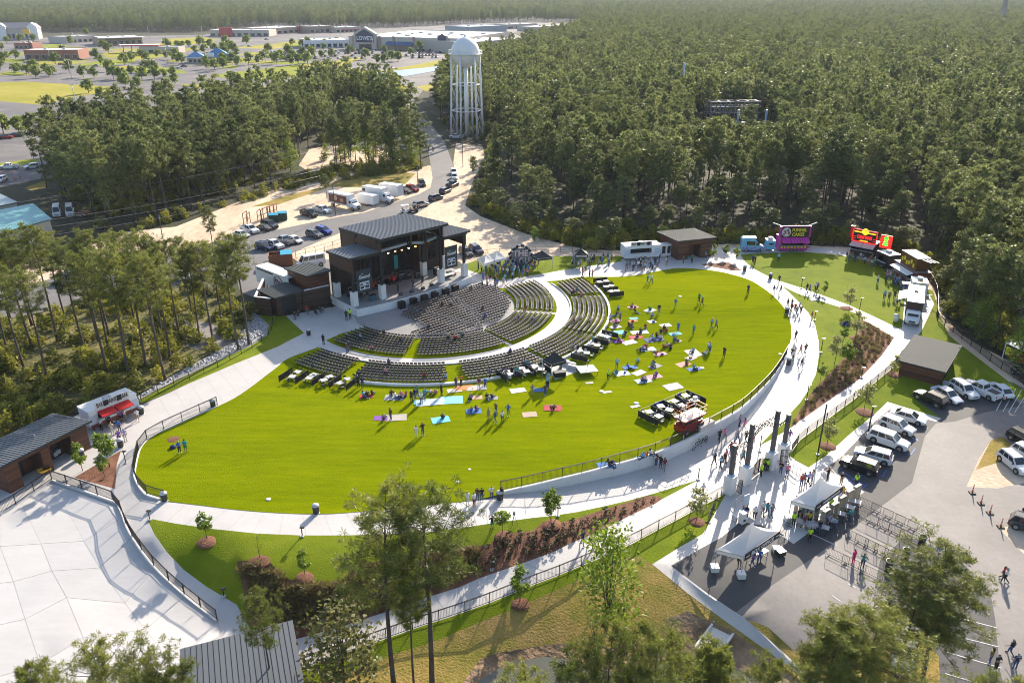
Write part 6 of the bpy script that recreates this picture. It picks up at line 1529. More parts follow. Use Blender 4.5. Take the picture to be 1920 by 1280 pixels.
# ------------------------------------------------------------------ trucks and trailers
def box_vehicle(name, label, cat, rear, frontp, wid, boxh, floor, cab=False, col_=None, graphic=None, lenbox=None, z=0.0):
    a, b = G(*rear, z), G(*frontp, z); c = (a+b)/2; d = b-a; L = d.length; o = empty(name, (c.x,c.y,z), math.atan2(d.y,d.x), label, cat)
    cl = 2.3 if cab else 0.0; bl = L-cl
    MB().box((-L/2+bl/2,0,floor+boxh/2), (bl,wid,boxh)).build('cargo_box', col_ or m_white, o)
    mb = MB()
    for s in (-1,1):
        mb.bar((-L/2,s*wid/2,floor+boxh),(-L/2+bl,s*wid/2,floor+boxh),.07); mb.bar((-L/2,s*wid/2,floor),(-L/2+bl,s*wid/2,floor),.07)
    mb.build('edge_rail', m_lgrey, o)
    MB().box((-L/2-.02,0,floor+boxh/2), (.04,wid*.9,boxh*.92)).build('rear_door', m_lgrey, o)
    if cab:
        x = L/2; bb = MB(); loft(bb, [(x-2.3,wid*.45,.6,2.55,.12),(x-1.5,wid*.45,.6,2.6,.15),(x-1.1,wid*.45,.6,1.75,.12),(x-.2,wid*.42,.6,1.45,.14),(x,wid*.38,.65,1.2,.14)]); bb.build('cab', col_ or m_white, o)
        MB().quad((x-1.09,-wid*.36,1.78),(x-1.09,wid*.36,1.78),(x-1.47,wid*.36,2.45),(x-1.47,-wid*.36,2.45)).build('windshield', m_glass, o)
        for s in (-1,1):
            MB().box((x-1.7,s*wid*.452,2.05), (.7,.03,.6)).build('side_window', m_glass, o); MB().box((x-.08,s*wid*.28,1.0), (.12,.3,.2)).build('headlight', m_hl, o)
        MB().box((x+.02,0,.95), (.06,wid*.4,.4)).build('grille', m_plastic, o)
    for xw in ([-L/2+bl*.22, L/2-.9] if cab else [-L/2+bl*.42, -L/2+bl*.55]):
        for s in (-1,1):
            w_ = link('wheel', WHEEL, o, (xw,s*(wid/2-.15),.45), (0,0,0), (1.28,1.1,1.28)); link('rim', RIM, w_)
    if graphic: graphic(o, L, bl, wid, floor, boxh)
    return o
def g_red(o, L, bl, wid, fl, bh):
    MB().box((-L/2+bl*.52,-wid/2-.03,fl+bh*.5), (bl*.86,.04,bh*.74)).build('side_graphic', M('red_brown_graphic', (.20,.05,.03), .5), o)
    MB().tube([(-L/2+bl*.42,-wid/2-.07,fl+bh*.55),(-L/2+bl*.42,-wid/2-.045,fl+bh*.55)], .62, 18).build('emblem', M('cream_print', (.55,.40,.28), .5), o)
    MB().box((-L/2+bl*.72,-wid/2-.06,fl+bh*.45), (1.2,.03,.9)).build('picture', M('pale_print', (.5,.3,.2), .5), o)
def g_blue(o, L, bl, wid, fl, bh): MB().box((-L/2+.6,-wid/2-.03,fl+bh*.7), (.9,.04,.7)).build('emblem', m_navy, o)
box_vehicle('delivery_truck', 'white delivery truck with red brown picture on its side by the road', 'truck', (622,384), (672,395), 2.4, 2.6, 1.0, True, graphic=g_red)
box_vehicle('box_trailer', 'small white box trailer between delivery truck and plain box truck', 'trailer', (676,382), (706,386.5), 2.3, 2.2, .55)
box_vehicle('box_truck', 'plain white box truck with rounded cab on the sand', 'truck', (686,374), (736,382), 2.4, 2.7, 1.0, True, graphic=g_blue)
box_vehicle('box_trailer', 'large white box trailer behind the plain box truck', 'trailer', (717,368), (752,373), 2.5, 2.8, .8)
def roofpx(lf, lb, rf, z): return G(*lf, z), G(*lb, z), G(*rf, z)
def semi(label, lf, lb, rf, z, logo):
    a, b, c = roofpx(lf, lb, rf, z); ax = (a-b).to_2d(); L = ax.length; ax.normalize(); W_ = 2.6
    cen = (a+b)/2+Vector((-ax.y,ax.x,0))*W_/2; o = empty('semi_trailer', (cen.x,cen.y,0), math.atan2(ax.y,ax.x), label, 'trailer')
    bd = MB(); t = .08
    bd.box((0,0,z-.04), (L,W_,t)).box((0,0,1.15), (L,W_,.14)).box((0,-W_/2+.04,(z+1.1)/2), (L,t,z-1.1)).box((0,W_/2-.04,(z+1.1)/2), (L,t,z-1.1)).box((-L/2+.04,0,(z+1.1)/2), (t,W_-.1,z-1.1)); bd.build('box_body', m_white, o)
    mb = MB()
    for s in (-1,1): mb.bar((-L/2,s*W_/2,z),(L/2,s*W_/2,z),.09); mb.bar((L/2,s*W_/2,1.1),(L/2,s*W_/2,z),.12)
    mb.bar((L/2,-W_/2,z),(L/2,W_/2,z),.12); mb.build('frame_rail', m_lgrey, o)
    MB().box((L/2-3.0,0,2.5), (.1,W_-.3,2.5)).build('inner_panel', m_black, o)  # thin black panel across the inside, set back from the open end
    for xw in (L/2-1.6, L/2-2.9):
        for s in (-1,1): w_ = link('wheel', WHEEL, o, (xw,s*(W_/2-.2),.5), (0,0,0), (1.4,1.3,1.4)); link('rim', RIM, w_)
    for s in (-1,1): MB().bar((-L/2+2.6,s*.9,0),(-L/2+2.6,s*.9,1.1),.18).build('landing_leg', m_steel, o)
    if logo:
        y = -W_/2-.03; mb = MB(); n = 24
        mb.tube([(L*.18+1.25*math.cos(2*math.pi*i/n), y, 2.55+1.05*math.sin(2*math.pi*i/n)) for i in range(n+1)], .07, 5); mb.build('emblem_ring', m_steel, o)
        mb = MB()
        for k, (x, zz) in enumerate(((-.6,.3),(-.15,.1),(.35,-.1))): mb.bar((L*.18+x-.25,y,2.55+zz-.45),(L*.18+x+.2,y,2.55+zz+.4),.22,.05); mb.bar((L*.18+x-.25,y,2.55+zz),(L*.18+x+.3,y,2.55+zz+.05),.16,.05)
        mb.build('emblem', M('red_print', (.5,.05,.06), .5), o)
        mb = MB()
        for k in range(9): mb.box((L*.30+k*.42,y,2.75), (.28,.04,.45))
        mb.build('side_print', M('grey_print', (.35,.30,.30), .5), o)
        mb = MB()
        for k in range(12): mb.box((-L*.42+k*.42,y,3.65), (.3,.04,.26))
        mb.build('upper_print', m_steel, o)
semi('long white semi trailer with round emblem in the stage yard', (540.3,522), (477.8,498), (561.4,516.7), 4.0, True)
semi('shorter white semi trailer beside the one with the round emblem', (567.7,517.5), (534.8,502.7), (589.5,512.8), 4.0, False)

# ------------------------------------------------------------------ food trailers
def trailer(name, label, cat, left, right, depth, h, body, z=0.0, floor=.5, window=(.2,.8), awn=None, sign=None, signm=None, letm=None, base=None, roofm=None, extra=None, awnpair=False, wheels=True, signh=1.0):
    a, b = G(*left, z), G(*right, z); d = (b-a).to_2d(); L = d.length; o = empty(name, (a.x,a.y,z), math.atan2(d.y,d.x), label, cat)
    mb = MB(); f0, f1 = window[0]*L, window[1]*L; t = .1
    mb.box((f0/2,t/2,(h+floor)/2), (f0,t,h-floor)).box(((L+f1)/2,t/2,(h+floor)/2), (L-f1,t,h-floor)).box(((f0+f1)/2,t/2,floor+.5), (f1-f0,t,1.0)).box(((f0+f1)/2,t/2,h-.25), (f1-f0,t,.5))
    mb.box((L/2,depth-t/2,(h+floor)/2), (L,t,h-floor)).box((t/2,depth/2,(h+floor)/2), (t,depth-.2,h-floor)).box((L-t/2,depth/2,(h+floor)/2), (t,depth-.2,h-floor)).box((L/2,depth/2,floor+.05), (L-.2,depth-.2,.1))
    mb.build('body', body, o)
    MB().box((L/2,depth/2,h+.05), (L+.1,depth+.1,.1)).build('roof', roofm or m_white, o)
    MB().box((L/2,depth/2,h+.35), (.8,.8,.5)).build('roof_vent', m_lgrey, o)
    MB().box(((f0+f1)/2,-.2,floor+1.02), (f1-f0+.1,.45,.06)).build('counter', m_lgrey, o)
    MB().box(((f0+f1)/2,1.3,(h+floor)/2), (f1-f0,.08,h-floor-.4)).build('inner_wall', m_steel, o)
    if base: MB().box((L/2,-.02,floor+.25), (L,.05,.5)).build('lower_panel', base, o)
    if awn:
        for u0, u1 in (((window[0],.5*(window[0]+window[1])-.01),(.5*(window[0]+window[1])+.01,window[1])) if awnpair else (window,)):
            MB().slab([(u0*L,-1.25,h-.62),(u1*L,-1.25,h-.62),(u1*L,-.01,h-.25),(u0*L,-.01,h-.25)], .06).build('awning', awn, o)
    if sign:
        s_ = MB().box((L*sign[0],-.06+.0,h+.12+signh/2), (L*sign[1],.12,signh)).build('sign_board', signm, o)
        lines = sign[2]
        for i, tx in enumerate(lines): text(s_, tx, (L*(sign[0]+(sign[3] if len(sign) > 3 else 0)),-.135,h+.12+signh*(1-(i+.82)/len(lines))), (1,0,0), (0,0,1), signh/len(lines)*1.0, letm, width=L*sign[1]*(sign[4] if len(sign) > 4 else .9)*min(1, len(tx)/max(len(q) for q in lines)), bold=.012)
    if wheels:
        for xw in (L*.45, L*.58):
            w_ = link('wheel', WHEEL, o, (xw,.1,.35)); link('rim', RIM, w_)
        for xx in (.4, L-.4): MB().bar((xx,.3,0),(xx,.3,floor),.1).build('jack', m_steel, o)
        MB().bar((L,depth*.3,.5),(L+1.2,depth*.5,.5),.1).bar((L,depth*.7,.5),(L+1.2,depth*.5,.5),.1).build('hitch', m_steel, o)
    if extra: extra(o, L, h)
    return o
m_pink = M('magenta_paint', (.50,.03,.30), .4); m_yel = M('yellow_lettering', (.75,.60,.02), .5); m_cream = M('cream_sign', (.70,.68,.66), .6)
m_ired = M('lit_red_sign', (1.0,.02,.015), .5, emit=.75); m_igreen = M('lit_green_sign', (.03,1.0,.05), .5, emit=.8); m_iyel = M('lit_yellow_sign', (1.0,.55,.02), .5, emit=.7)
def bar_extra(o, L, h):
    for u in (.36, .64): MB().box((L*u,-.16,h+.52), (.6,.04,.7)).build('star_panel', m_black, o)
    for s in (.06, .92): MB().box((L*s,-.02,h-1.2), (1.2,.05,1.2)).build('side_panel', M('pale_print_panel', (.50,.56,.62), .5), o)
trailer('drinks_trailer', 'white and red drinks trailer with red awnings at the edge of the left woods', 'trailer', (174,811), (263,774), 2.6, 2.75, m_white, base=M('maroon_panel', (.16,.03,.025), .5), window=(.17,.82), awn=m_red, awnpair=True, sign=(.5,.72,['BAR + DRINKS + BAR']), signm=m_cream, letm=m_black, extra=bar_extra, signh=.8)
trailer('drinks_trailer', 'long white drinks trailer in the shade beside the far brown hut', 'trailer', (1171,489.5), (1237,485), 2.8, 2.9, m_white, window=(.15,.75), sign=(.45,.6,['BAR + DRINKS + BAR']), signm=m_cream, letm=m_black, extra=bar_extra, signh=.8)
o = empty('ice_chest', G(1246,478), .2, 'white ice chest cabin between the white drinks trailer and the brown hut', 'ice chest')
MB().box((0,0,1.25), (2.4,1.7,2.4)).build('cabinet', m_white, o)
for x in (-.6,.5): MB().box((x,-.87,1.4), (.7,.05,1.5)).build('door', m_black, o)
def funnel_extra(o, L, h):
    s_ = MB().box((L*.5,-.1,h+1.2), (L*.98,.1,2.2)).build('picture_board', m_steel, o)
    MB().tube([(L*.17,-.2,h+1.2),(L*.17,-.16,h+1.2)], .95, 20).build('picture_plate', M('pale_plate', (.55,.58,.6), .5), o)
    mb = MB()
    for k in range(7): mb.box((L*.17+.5*math.cos(k),-.24,h+1.2+.45*math.sin(k*1.7)), (.35,.05,.3))
    mb.build('picture_cakes', M('cake_red', (.28,.04,.03), .6), o)
    text(s_, 'FUNNEL', (L*.63,-.17,h+1.32), (1,0,0), (0,0,1), .95, m_yel, width=L*.52, bold=.03); text(s_, 'CAKES', (L*.60,-.17,h+.38), (1,0,0), (0,0,1), .95, m_yel, width=L*.44, bold=.03)
    MB().box((L*.5,-.1,h+2.42), (L,.16,.25)).build('trim', m_pink, o)
    for s, e in ((.02,-1),(.98,1)): MB().box((L*s+e*.25,.3,h+1.2), (.4,.7,2.3)).build('side_wing', m_pink, o); MB().bar((L*s,.6,h+2.3),(L*s+e*1.8,.9,h+2.9),.16).build('arm', m_white, o)
    for k in range(3): MB().slab([(L*(.02+.33*k),-1.3,h-.75),(L*(.33+.33*k),-1.3,h-.75),(L*(.33+.33*k),0,h+.1),(L*(.02+.33*k),0,h+.1)], .08).build('awning', m_pink, o)
    mb = MB()
    for k in range(8): mb.box((L*(.08+.12*k),-.08,.95), (L*.07,.05,.35))
    mb.build('panel_print', m_yel, o)
trailer('funnel_cake_trailer', 'magenta funnel cake trailer with a big picture sign', 'trailer', (1460,472), (1512,471.5), 2.6, 3.0, m_pink, window=(.08,.92), floor=.3, extra=funnel_extra, roofm=m_pink)
def dog_extra(o, L, h):
    s_ = MB().box((L*.5,-.1,h+1.35), (L*1.0,.14,2.5)).build('lit_sign', m_black, o)
    mb = MB()
    for x0, x1, z0, z1 in ((0,1,.12,.12),(0,1,2.5,2.5)): mb.bar((L*x0,-.19,h+z0),(L*x1,-.19,h+z1),.14)
    for x in (0,1): mb.bar((L*x,-.19,h+.1),(L*x,-.19,h+2.5),.14)
    for z in (.6,1.0): mb.bar((L*.04,-.19,h+z),(L*.14,-.19,h+z),.06); mb.bar((L*.86,-.19,h+z),(L*.96,-.19,h+z),.06)
    mb.build('lit_frame', m_ired, s_)
    mb = MB().bar((L*.05,-.2,h+2.05),(L*.95,-.2,h+2.05),.2); mb.tube([(L*.5,-.26,h+2.25),(L*.5,-.2,h+2.25)], .65, 16); mb.build('lit_emblem', m_iyel, s_)
    text(s_, 'CORN DOGS', (L*.5,-.2,h+.75), (1,0,0), (0,0,1), .95, m_ired, width=L*.62, bold=.03)
    MB().bar((L*.33,-.2,h+.36),(L*.67,-.2,h+.36),.16).build('lit_bar', m_iyel, s_)
    p_ = MB().box((L+1.7,.3,h+.9), (2.2,.2,2.6)).build('side_sign', m_ired, o)
    mb = MB()
    for z, w_ in ((1.85,.5),(1.5,.7),(1.1,.45),(.7,.75),(.3,.85)): mb.box((L+1.7,.17,h+z), (w_*1.2,.05,.33))
    mb.build('lit_figure', m_igreen, p_)
    MB().bar((L+1.0,.4,0),(L+1.0,.4,h),.2).bar((L+2.4,.4,0),(L+2.4,.4,h),.2).build('sign_post', m_black, o)
    MB().box((-.35,.3,h+1.7), (.7,.5,2.4)).build('end_wing', m_red, o)
    MB().slab([(0,-1.3,h-.7),(L*.49,-1.3,h-.7),(L*.49,0,h-.05),(0,0,h-.05)], .08).slab([(L*.51,-1.3,h-.7),(L,-1.3,h-.7),(L,0,h-.05),(L*.51,0,h-.05)], .08).build('awning', m_lgrey, o)
trailer('snack_trailer', 'black and red snack trailer with glowing red sign in the far corner', 'trailer', (1593,477), (1637,486), 2.6, 3.0, m_black, window=(.06,.94), floor=.3, extra=dog_extra, roofm=m_red)
def gold_extra(o, L, h):
    MB().box((L*.55,1.4,h+1.2), (L*.7,2.4,2.3)).build('picture_box', M('gold_picture', (.22,.08,.02), .5, var=.5), o)
    MB().box((L*.55,1.4,h+2.4), (L*.72,2.5,.1)).build('picture_box_roof', m_grey, o)
    mb = MB()
    for x in (.2,.9): mb.bar((L*x,.15,h+2.46),(L*x,2.65,h+2.46),.12)
    for y in (.15,2.65): mb.bar((L*.2,y,h+2.46),(L*.9,y,h+2.46),.12)
    mb.build('light_edge', m_cream, o)
    mb = MB()
    for k in range(6): mb.box((L*(.28+.1*k),.17,h+1.1+.35*math.sin(k*2)), (.5,.05,.7))
    mb.build('picture_print', m_yel, o)
    for k in range(3): MB().bar((L*.9,1.0+.7*k,h+2.3),(L*.9+2.6,1.2+.7*k,h+2.5),.12).build('arm', m_white, o)
trailer('snack_trailer', 'brown and gold snack trailer with a picture box on its roof', 'trailer', (1672,515), (1712,541), 2.8, 2.9, M('maroon_panel', (.16,.03,.025), .5), window=(.1,.9), floor=.3, awn=m_cream, extra=gold_extra, roofm=m_grey)
trailer('food_trailer', 'small dark food trailer with white roof between the two snack trailers', 'trailer', (1640,497), (1662,507), 2.6, 2.9, m_black, window=(.15,.85), floor=.3)
def white_extra(o, L, h):
    MB().box((-.8,1.2,h-.6), (1.5,1.3,.08)).build('flap', m_white, o)
    MB().slab([(L*.4,-.1,h+.12),(L*.6,-.1,h+.12),(L*.75,2.2,h+.12),(L*.55,2.2,h+.12)], .02).build('banner_flag', M('orange_banner', (.6,.33,.08), .6), o)
    MB().tube([(L*.5,-.06,h-1.3),(L*.5,-.02,h-1.3)], .5, 14).build('emblem', m_grey, o)
trailer('food_trailer', 'plain white food trailer behind the brown boxed truck', 'trailer', (1706,560), (1735,563), 3.4, 3.0, m_white, window=(.6,.85), floor=.4, extra=white_extra)
# boxed food truck seen from the front
def food_truck():
    a, b = G(1712,570), G(1708,612); c = (a+b)/2; d = b-a; L = d.length; o = empty('food_truck', c, math.atan2(d.y,d.x), 'white cabbed food truck with dark brown box, nose towards the brown hut', 'truck')
    W_ = 2.4; bl = L-2.2
    MB().box((-L/2+bl/2,0,2.1), (bl,W_,2.6)).build('cargo_box', M('dark_brown_box', (.045,.02,.015), .5), o)
    MB().box((-L/2+bl/2,0,3.43), (bl+.1,W_+.1,.08)).build('roof', m_white, o); MB().box((-L/2+bl*.4,0,3.6), (.6,.6,.3)).build('roof_vent', m_grey, o)
    s_ = MB().slab([(-L/2+bl*.25,-W_/2-1.4,2.7),(-L/2+bl*.75,-W_/2-1.4,2.7),(-L/2+bl*.75,-W_/2,3.3),(-L/2+bl*.25,-W_/2,3.3)], .06).build('awning', m_white, o)
    x = L/2; bb = MB(); loft(bb, [(x-2.3,1.05,.5,2.1,.14),(x-1.4,1.05,.5,2.15,.16),(x-.95,1.05,.5,1.35,.12),(x-.1,.98,.5,1.15,.14),(x,.85,.55,.95,.12)]); bb.build('cab', m_white, o)
    MB().quad((x-.93,-.8,1.4),(x-.93,.8,1.4),(x-1.38,.8,2.05),(x-1.38,-.8,2.05)).build('windshield', m_glass, o)
    for s in (-1,1): MB().box((x-.05,s*.7,.85), (.12,.35,.2)).build('headlight', m_hl, o)
    MB().box((x+.02,0,.8), (.06,.9,.3)).build('grille', m_plastic, o)
    for xw in (-L/2+1.2, x-.9):
        for s in (-1,1): w_ = link('wheel', WHEEL, o, (xw,s*.95,.4), (0,0,0), (1.15,1.1,1.15)); link('rim', RIM, w_)
food_truck()
# blue ice van
m_ice = M('ice_blue_wrap', (.16,.42,.62), .4, var=.25)
def ice_van():
    a, b = G(1389,471), G(1433,472.5); c = (a+b)/2; d = b-a; L = d.length; o = empty('ice_cream_van', (c.x,c.y+.6,0), math.atan2(d.y,d.x), 'light blue ice cream van with dark serving window in the tree shade', 'van')
    b_ = MB(); x = L/2; loft(b_, [(-x,.95,.35,2.7,.15),(-x+.3,1.0,.3,2.85,.15),(x-2.0,1.0,.3,2.8,.18),(x-1.2,1.0,.3,1.6,.15),(x-.2,.95,.35,1.2,.15),(x,.85,.4,.95,.12)]); b_.build('body', m_ice, o)
    MB().box((-.5,-1.01,1.9), (1.7,.05,.8)).build('serving_window', m_glass, o); MB().box((.9,-1.01,1.75), (.7,.05,.6)).build('side_window', m_glass, o)
    MB().quad((x-1.18,-.8,1.65),(x-1.18,.8,1.65),(x-1.9,.8,2.65),(x-1.9,-.8,2.65)).build('windshield', m_glass, o)
    mb = MB()
    for k in range(9): mb.box((-x+.5+k*.55,-1.02,.8+.25*math.sin(k*2.1)), (.3,.04,.28))
    mb.build('wrap_print', m_pink, o); MB().box((-x*.3,0,2.9), (2.5,1.6,.1)).build('roof_panel', m_white, o)
    for xw in (-x+1.0, x-1.0):
        for s in (-1,1): w_ = link('wheel', WHEEL, o, (xw,s*.9,.36)); link('rim', RIM, w_)
ice_van()
trailer('ice_trailer', 'small light blue serving trailer between ice van and magenta trailer', 'trailer', (1437,471), (1452,471), 1.8, 2.2, m_ice, window=(.2,.8), floor=.35, wheels=False)
# black box trailer at the right edge
def g_panel(o, L, bl, wid, fl, bh):
    MB().box((-L/2+bl*.5,-wid/2-.03,fl+bh*.5), (bl*.94,.04,bh*.9)).build('side_panel', m_black, o)
    MB().box((-L/2+bl*.35,-wid/2-.06,fl+bh*.45), (bl*.4,.03,bh*.4)).build('side_print', M('orange_print', (.4,.09,.02), .5), o)
    for k in (.12,.8): MB().box((-L/2+bl*k,-wid/2-.06,fl+bh*.6), (bl*.13,.03,bh*.5)).build('side_print', m_yel, o)
box_vehicle('concession_trailer', 'black sided box trailer with white roof cut by the right edge', 'trailer', (1889,676), (1960,712), 2.5, 2.5, .6, graphic=g_panel, z=-.7)
box_vehicle('flat_trailer', 'rusty brown low trailer beside the white vans', 'trailer', (147,405), (167,407), 1.8, .5, .6, col_=M('rust', (.20,.07,.03), .8))
# dumpsters
def dumpster(px, w_, d_, h, bm_, lm, label, rz, opn=False):
    p = Gt(*px); o = empty('dumpster', p, rz, label, 'dumpster')
    mb = MB(); mb.box((0,-d_/2,h/2+.15), (w_,.1,h)).box((0,d_/2,h/2+.15), (w_,.1,h)).box((-w_/2,0,h/2+.15), (.1,d_,h)).box((w_/2,0,h/2+.15), (.1,d_,h)).box((0,0,.2), (w_,d_,.1))
    for k in range(4): mb.box((-w_/2+w_*(k+.5)/4,-d_/2-.08,h/2+.15), (.1,.1,h))
    mb.build('bin', bm_, o)
    MB().slab([(-w_/2 if not opn else 0,-d_/2,h+.2),(w_/2,-d_/2,h+.2),(w_/2,d_/2,h+.4),(-w_/2 if not opn else 0,d_/2,h+.4)], .06).build('lid', lm, o)
    if opn: MB().box((-w_*.25,0,h*.6), (w_*.4,d_*.7,.5)).build('waste', m_tan, o)
m_dgreen = M('dumpster_green', (.012,.05,.035), .5); m_lid = M('turquoise_lid', (.01,.30,.46), .45)
dumpster((514,416), 2.1, 1.6, 1.6, m_dgreen, m_lid, 'green dumpster with turquoise lid, nearer the dark off-road car', .2); dumpster((530,412.5), 2.1, 1.6, 1.6, m_dgreen, m_lid, 'green dumpster with turquoise lid, nearer the black pickup', .2)
dumpster((528,496), 4.4, 2.4, 2.2, M('rust', (.20,.07,.03), .8), m_lid, 'big rusty open skip with turquoise load in the stage yard', .25, True)
# golf carts
for i, (px, lab) in enumerate([((760,399),'white golf cart behind the stage roof'),((775,398),'dark golf cart behind the stage roof')]):
    p = G(*px); o = empty('golf_cart', p, .4, lab, 'golf cart'); mt = m_white if i == 0 else m_plastic
    MB().box((0,0,.5), (2.3,1.1,.35)).box((.75,0,.8), (.5,1.1,.4), 0, .8).build('body', mt, o); MB().box((-.35,0,.85), (.5,1.0,.3)).box((-.6,0,1.1), (.12,1.0,.5)).build('seat', m_tan, o)
    for x in (-.7,.6):
        for s in (-1,1): MB().bar((x,s*.5,.6),(x*.9,s*.5,1.85),.05).build('roof_post', m_steel, o)
    MB().box((0,0,1.9), (1.9,1.2,.08)).build('canopy', mt, o)
    for x in (-.8,.8):
        for s in (-1,1): link('wheel', WHEEL, o, (x,s*.5,.25), (0,0,0), (.7,.8,.7))
# ------------------------------------------------------------------ tents
m_canopyk = M('black_canvas', (.018,.018,.02), .7)
m_bann = M('dark_banner', (.03,.022,.025), .6)
def peak_tent(label, corners, zc, rise, canvas, z=None, sign=None, lines=None, curve=.55, valance=.45, legm=None, weights=False, name='canopy_tent', signface=1):
    "corners: image positions of the eave corners (near, right, far, left) at height zc above the ground"
    q = [G(px, py, zc+(z or 0)) for px, py in corners[:3]]; q.append(q[0]+q[2]-q[1]); gz = z or 0
    o = empty(name, (q[0].x,q[0].y,gz), 0, label, 'tent'); of = Vector((q[0].x,q[0].y,gz)); q = [p-of for p in q]; cen = sum(q, Vector())/4; top = cen+Vector((0,0,rise))
    mb = MB(); n = 8; m = 6
    for k in range(4):
        a, b = q[k], q[(k+1) % 4]; b0 = len(mb.v)
        for j in range(m+1):
            t = j/m
            for i in range(n+1):
                e = a.lerp(b, i/n); p = e.lerp(cen, t); h = zc+rise*(t*(1-curve)+curve*t**3); sag = .10*math.sin(math.pi*i/n)*(1-t)*t*4
                mb.v.append((p.x,p.y,h-sag))
        for j in range(m):
            for i in range(n): mb.f.append((b0+j*(n+1)+i,b0+j*(n+1)+i+1,b0+(j+1)*(n+1)+i+1,b0+(j+1)*(n+1)+i)); mb.m.append(0); mb.smooth.append(True)
    for k in range(4):
        a, b = q[k], q[(k+1) % 4]; mb.quad((a.x,a.y,zc),(b.x,b.y,zc),(b.x,b.y,zc-valance),(a.x,a.y,zc-valance))
    mb.build('canopy', canvas, o)
    for p in q:
        MB().tube([(p.x,p.y,0),(p.x,p.y,zc)], .045, 6).build('leg', legm or m_lgrey, o)
        if weights: MB().box((p.x,p.y,.28), (.75,.75,.55)).build('weight', m_white, o)
    fr = MB()
    for k in range(4): a, b = q[k], q[(k+1) % 4]; fr.bar((a.x,a.y,zc-.06),(b.x,b.y,zc-.06),.05)
    fr.build('frame', legm or m_lgrey, o)
    if sign:
        a, b = q[0], q[1]; d = (b-a).normalized(); out = Vector((d.y,-d.x,0)); L = (b-a).length
        c0 = (a+b)/2+out*.06; s_ = MB().box((c0.x,c0.y,zc-.22), (L*.97,.05,.78), math.atan2(d.y,d.x)).build('sign', m_bann, o)
        for tx, u, sz, w_ in lines:
            p = a.lerp(b, u)+out*.10; text(s_, tx, (p.x,p.y,zc-.22-sz*.34), (d.x,d.y,0), (0,0,1), sz, m_letw, width=w_*L, bold=.012)
    return o
peak_tent('white peaked tent with a dark BOX OFFICE banner on the asphalt', [(1395,1042),(1462,996),(1413,985)], 2.5, 2.1, m_whitec, z=-2.05, sign=True, lines=[('BOX OFFICE', .5, .66, .62), ('sound', .09, .2, .1), ('sound', .92, .2, .1)], weights=True, name='peaked_tent')
peak_tent('white peaked tent with long dark banner over the entry tables', [(1528,950),(1581,911),(1538,900)], 2.5, 2.1, m_whitec, z=-1.85, sign=True, lines=[('TICKETED ENTRANCE', .56, .36, .6), ('sound', .12, .2, .12)], weights=True, name='peaked_tent')
peak_tent('white pop-up canopy beside the right end of the stage, nearer the stage', [(908,495),(927,488),(914,478)], 2.4, 1.1, m_whitec, curve=.2)
peak_tent('white pop-up canopy touching its twin on the grass beside the crowd', [(928,488),(950,483),(936,473)], 2.4, 1.2, m_whitec, curve=.2)
peak_tent('black pop-up canopy on the grass strip between crowd and sand', [(1008,485),(1036,482),(1024,475)], 2.4, 1.1, m_canopyk, curve=.2)
peak_tent('small black pop-up canopy with lettered front near the white drinks trailer', [(1077,478),(1103,478),(1100,471)], 2.4, 1.0, m_canopyk, curve=.2, sign=True, lines=[('MERCHANDISE', .5, .3, .8)])
peak_tent('black pop-up canopy over the sound desk at the edge of the seats', [(1034,683),(1062,675),(1045,666)], 2.7, 1.3, m_canopyk, curve=.2)

# ------------------------------------------------------------------ simple props
def prop(name, label, cat, p, parts, rz=0.0, group=None, dz=0.0):
    o = empty(name, (p.x,p.y,p.z+dz), rz, label, cat, group)
    for nm, mb, mt in parts: mb.build(nm, mt, o)
    return o
m_bin = M('bin_black', (.03,.03,.032), .5)
for px, lab in [((227,838),'dark litter bin at the corner of the mulch triangle'),((154,857),'dark litter bin against the wooden toilet building'),((266,776),'dark litter bin at the end of the drinks trailer'),((309,939),'litter bin at the end of the fence round the narrow lawn end'),((593,962),'litter bin standing alone on the curved walk'),((937,937),'litter bin beside the foot of the white wall'),((1475,588),'litter bin at the lawn edge of the far walk'),((1396,508),'litter bin by the far mulch triangle'),((1444,523),'litter bin beside the narrow side walk'),((579,629),'litter bin at the shaded corner of the left walk'),((1478,684),'litter bin at the end of the white wall'),((400,763),'litter bin inside the corner of the lawn fence')]:
    prop('litter_bin', lab, 'bin', Gt(*px), [('body', MB().lathe([(.0,.05),(.32,.05),(.36,.95),(.30,1.0)], 12), m_bin), ('lid', MB().lathe([(.38,.95),(.38,1.05),(.22,1.18),(.0,1.2)], 12), m_lgrey), ('base', MB().lathe([(.36,.0),(.36,.08),(.0,.08)], 12), m_lgrey)])
prop('litter_bin', 'white litter bin where the side walk meets the wide walk', 'bin', Gt(1679,603), [('body', MB().lathe([(0,.02),(.4,.02),(.45,1.1)], 12), m_white), ('lid', MB().lathe([(.47,1.08),(.47,1.2),(0,1.3)], 12), m_lgrey)])
for px, lab in [((1727,1022),'black barrel bin at the end of the topmost barrier row'),((1697,1047),'black barrel bin between two other barrels by the barriers'),((1665,1069),'black barrel bin nearest the bushy pine')]:
    prop('barrel_bin', lab, 'bin', Gt(*px), [('barrel', MB().lathe([(.0,.3),(.3,.3),(.33,1.15)], 14).lathe([(.33,1.15),(.34,.0),(0,0)], 14), m_bin), ('rim', MB().lathe([(.36,1.1),(.40,1.13),(.40,1.2),(.34,1.2)], 14), m_lgrey)])
m_orange = M('traffic_orange', (.75,.10,.015), .45)
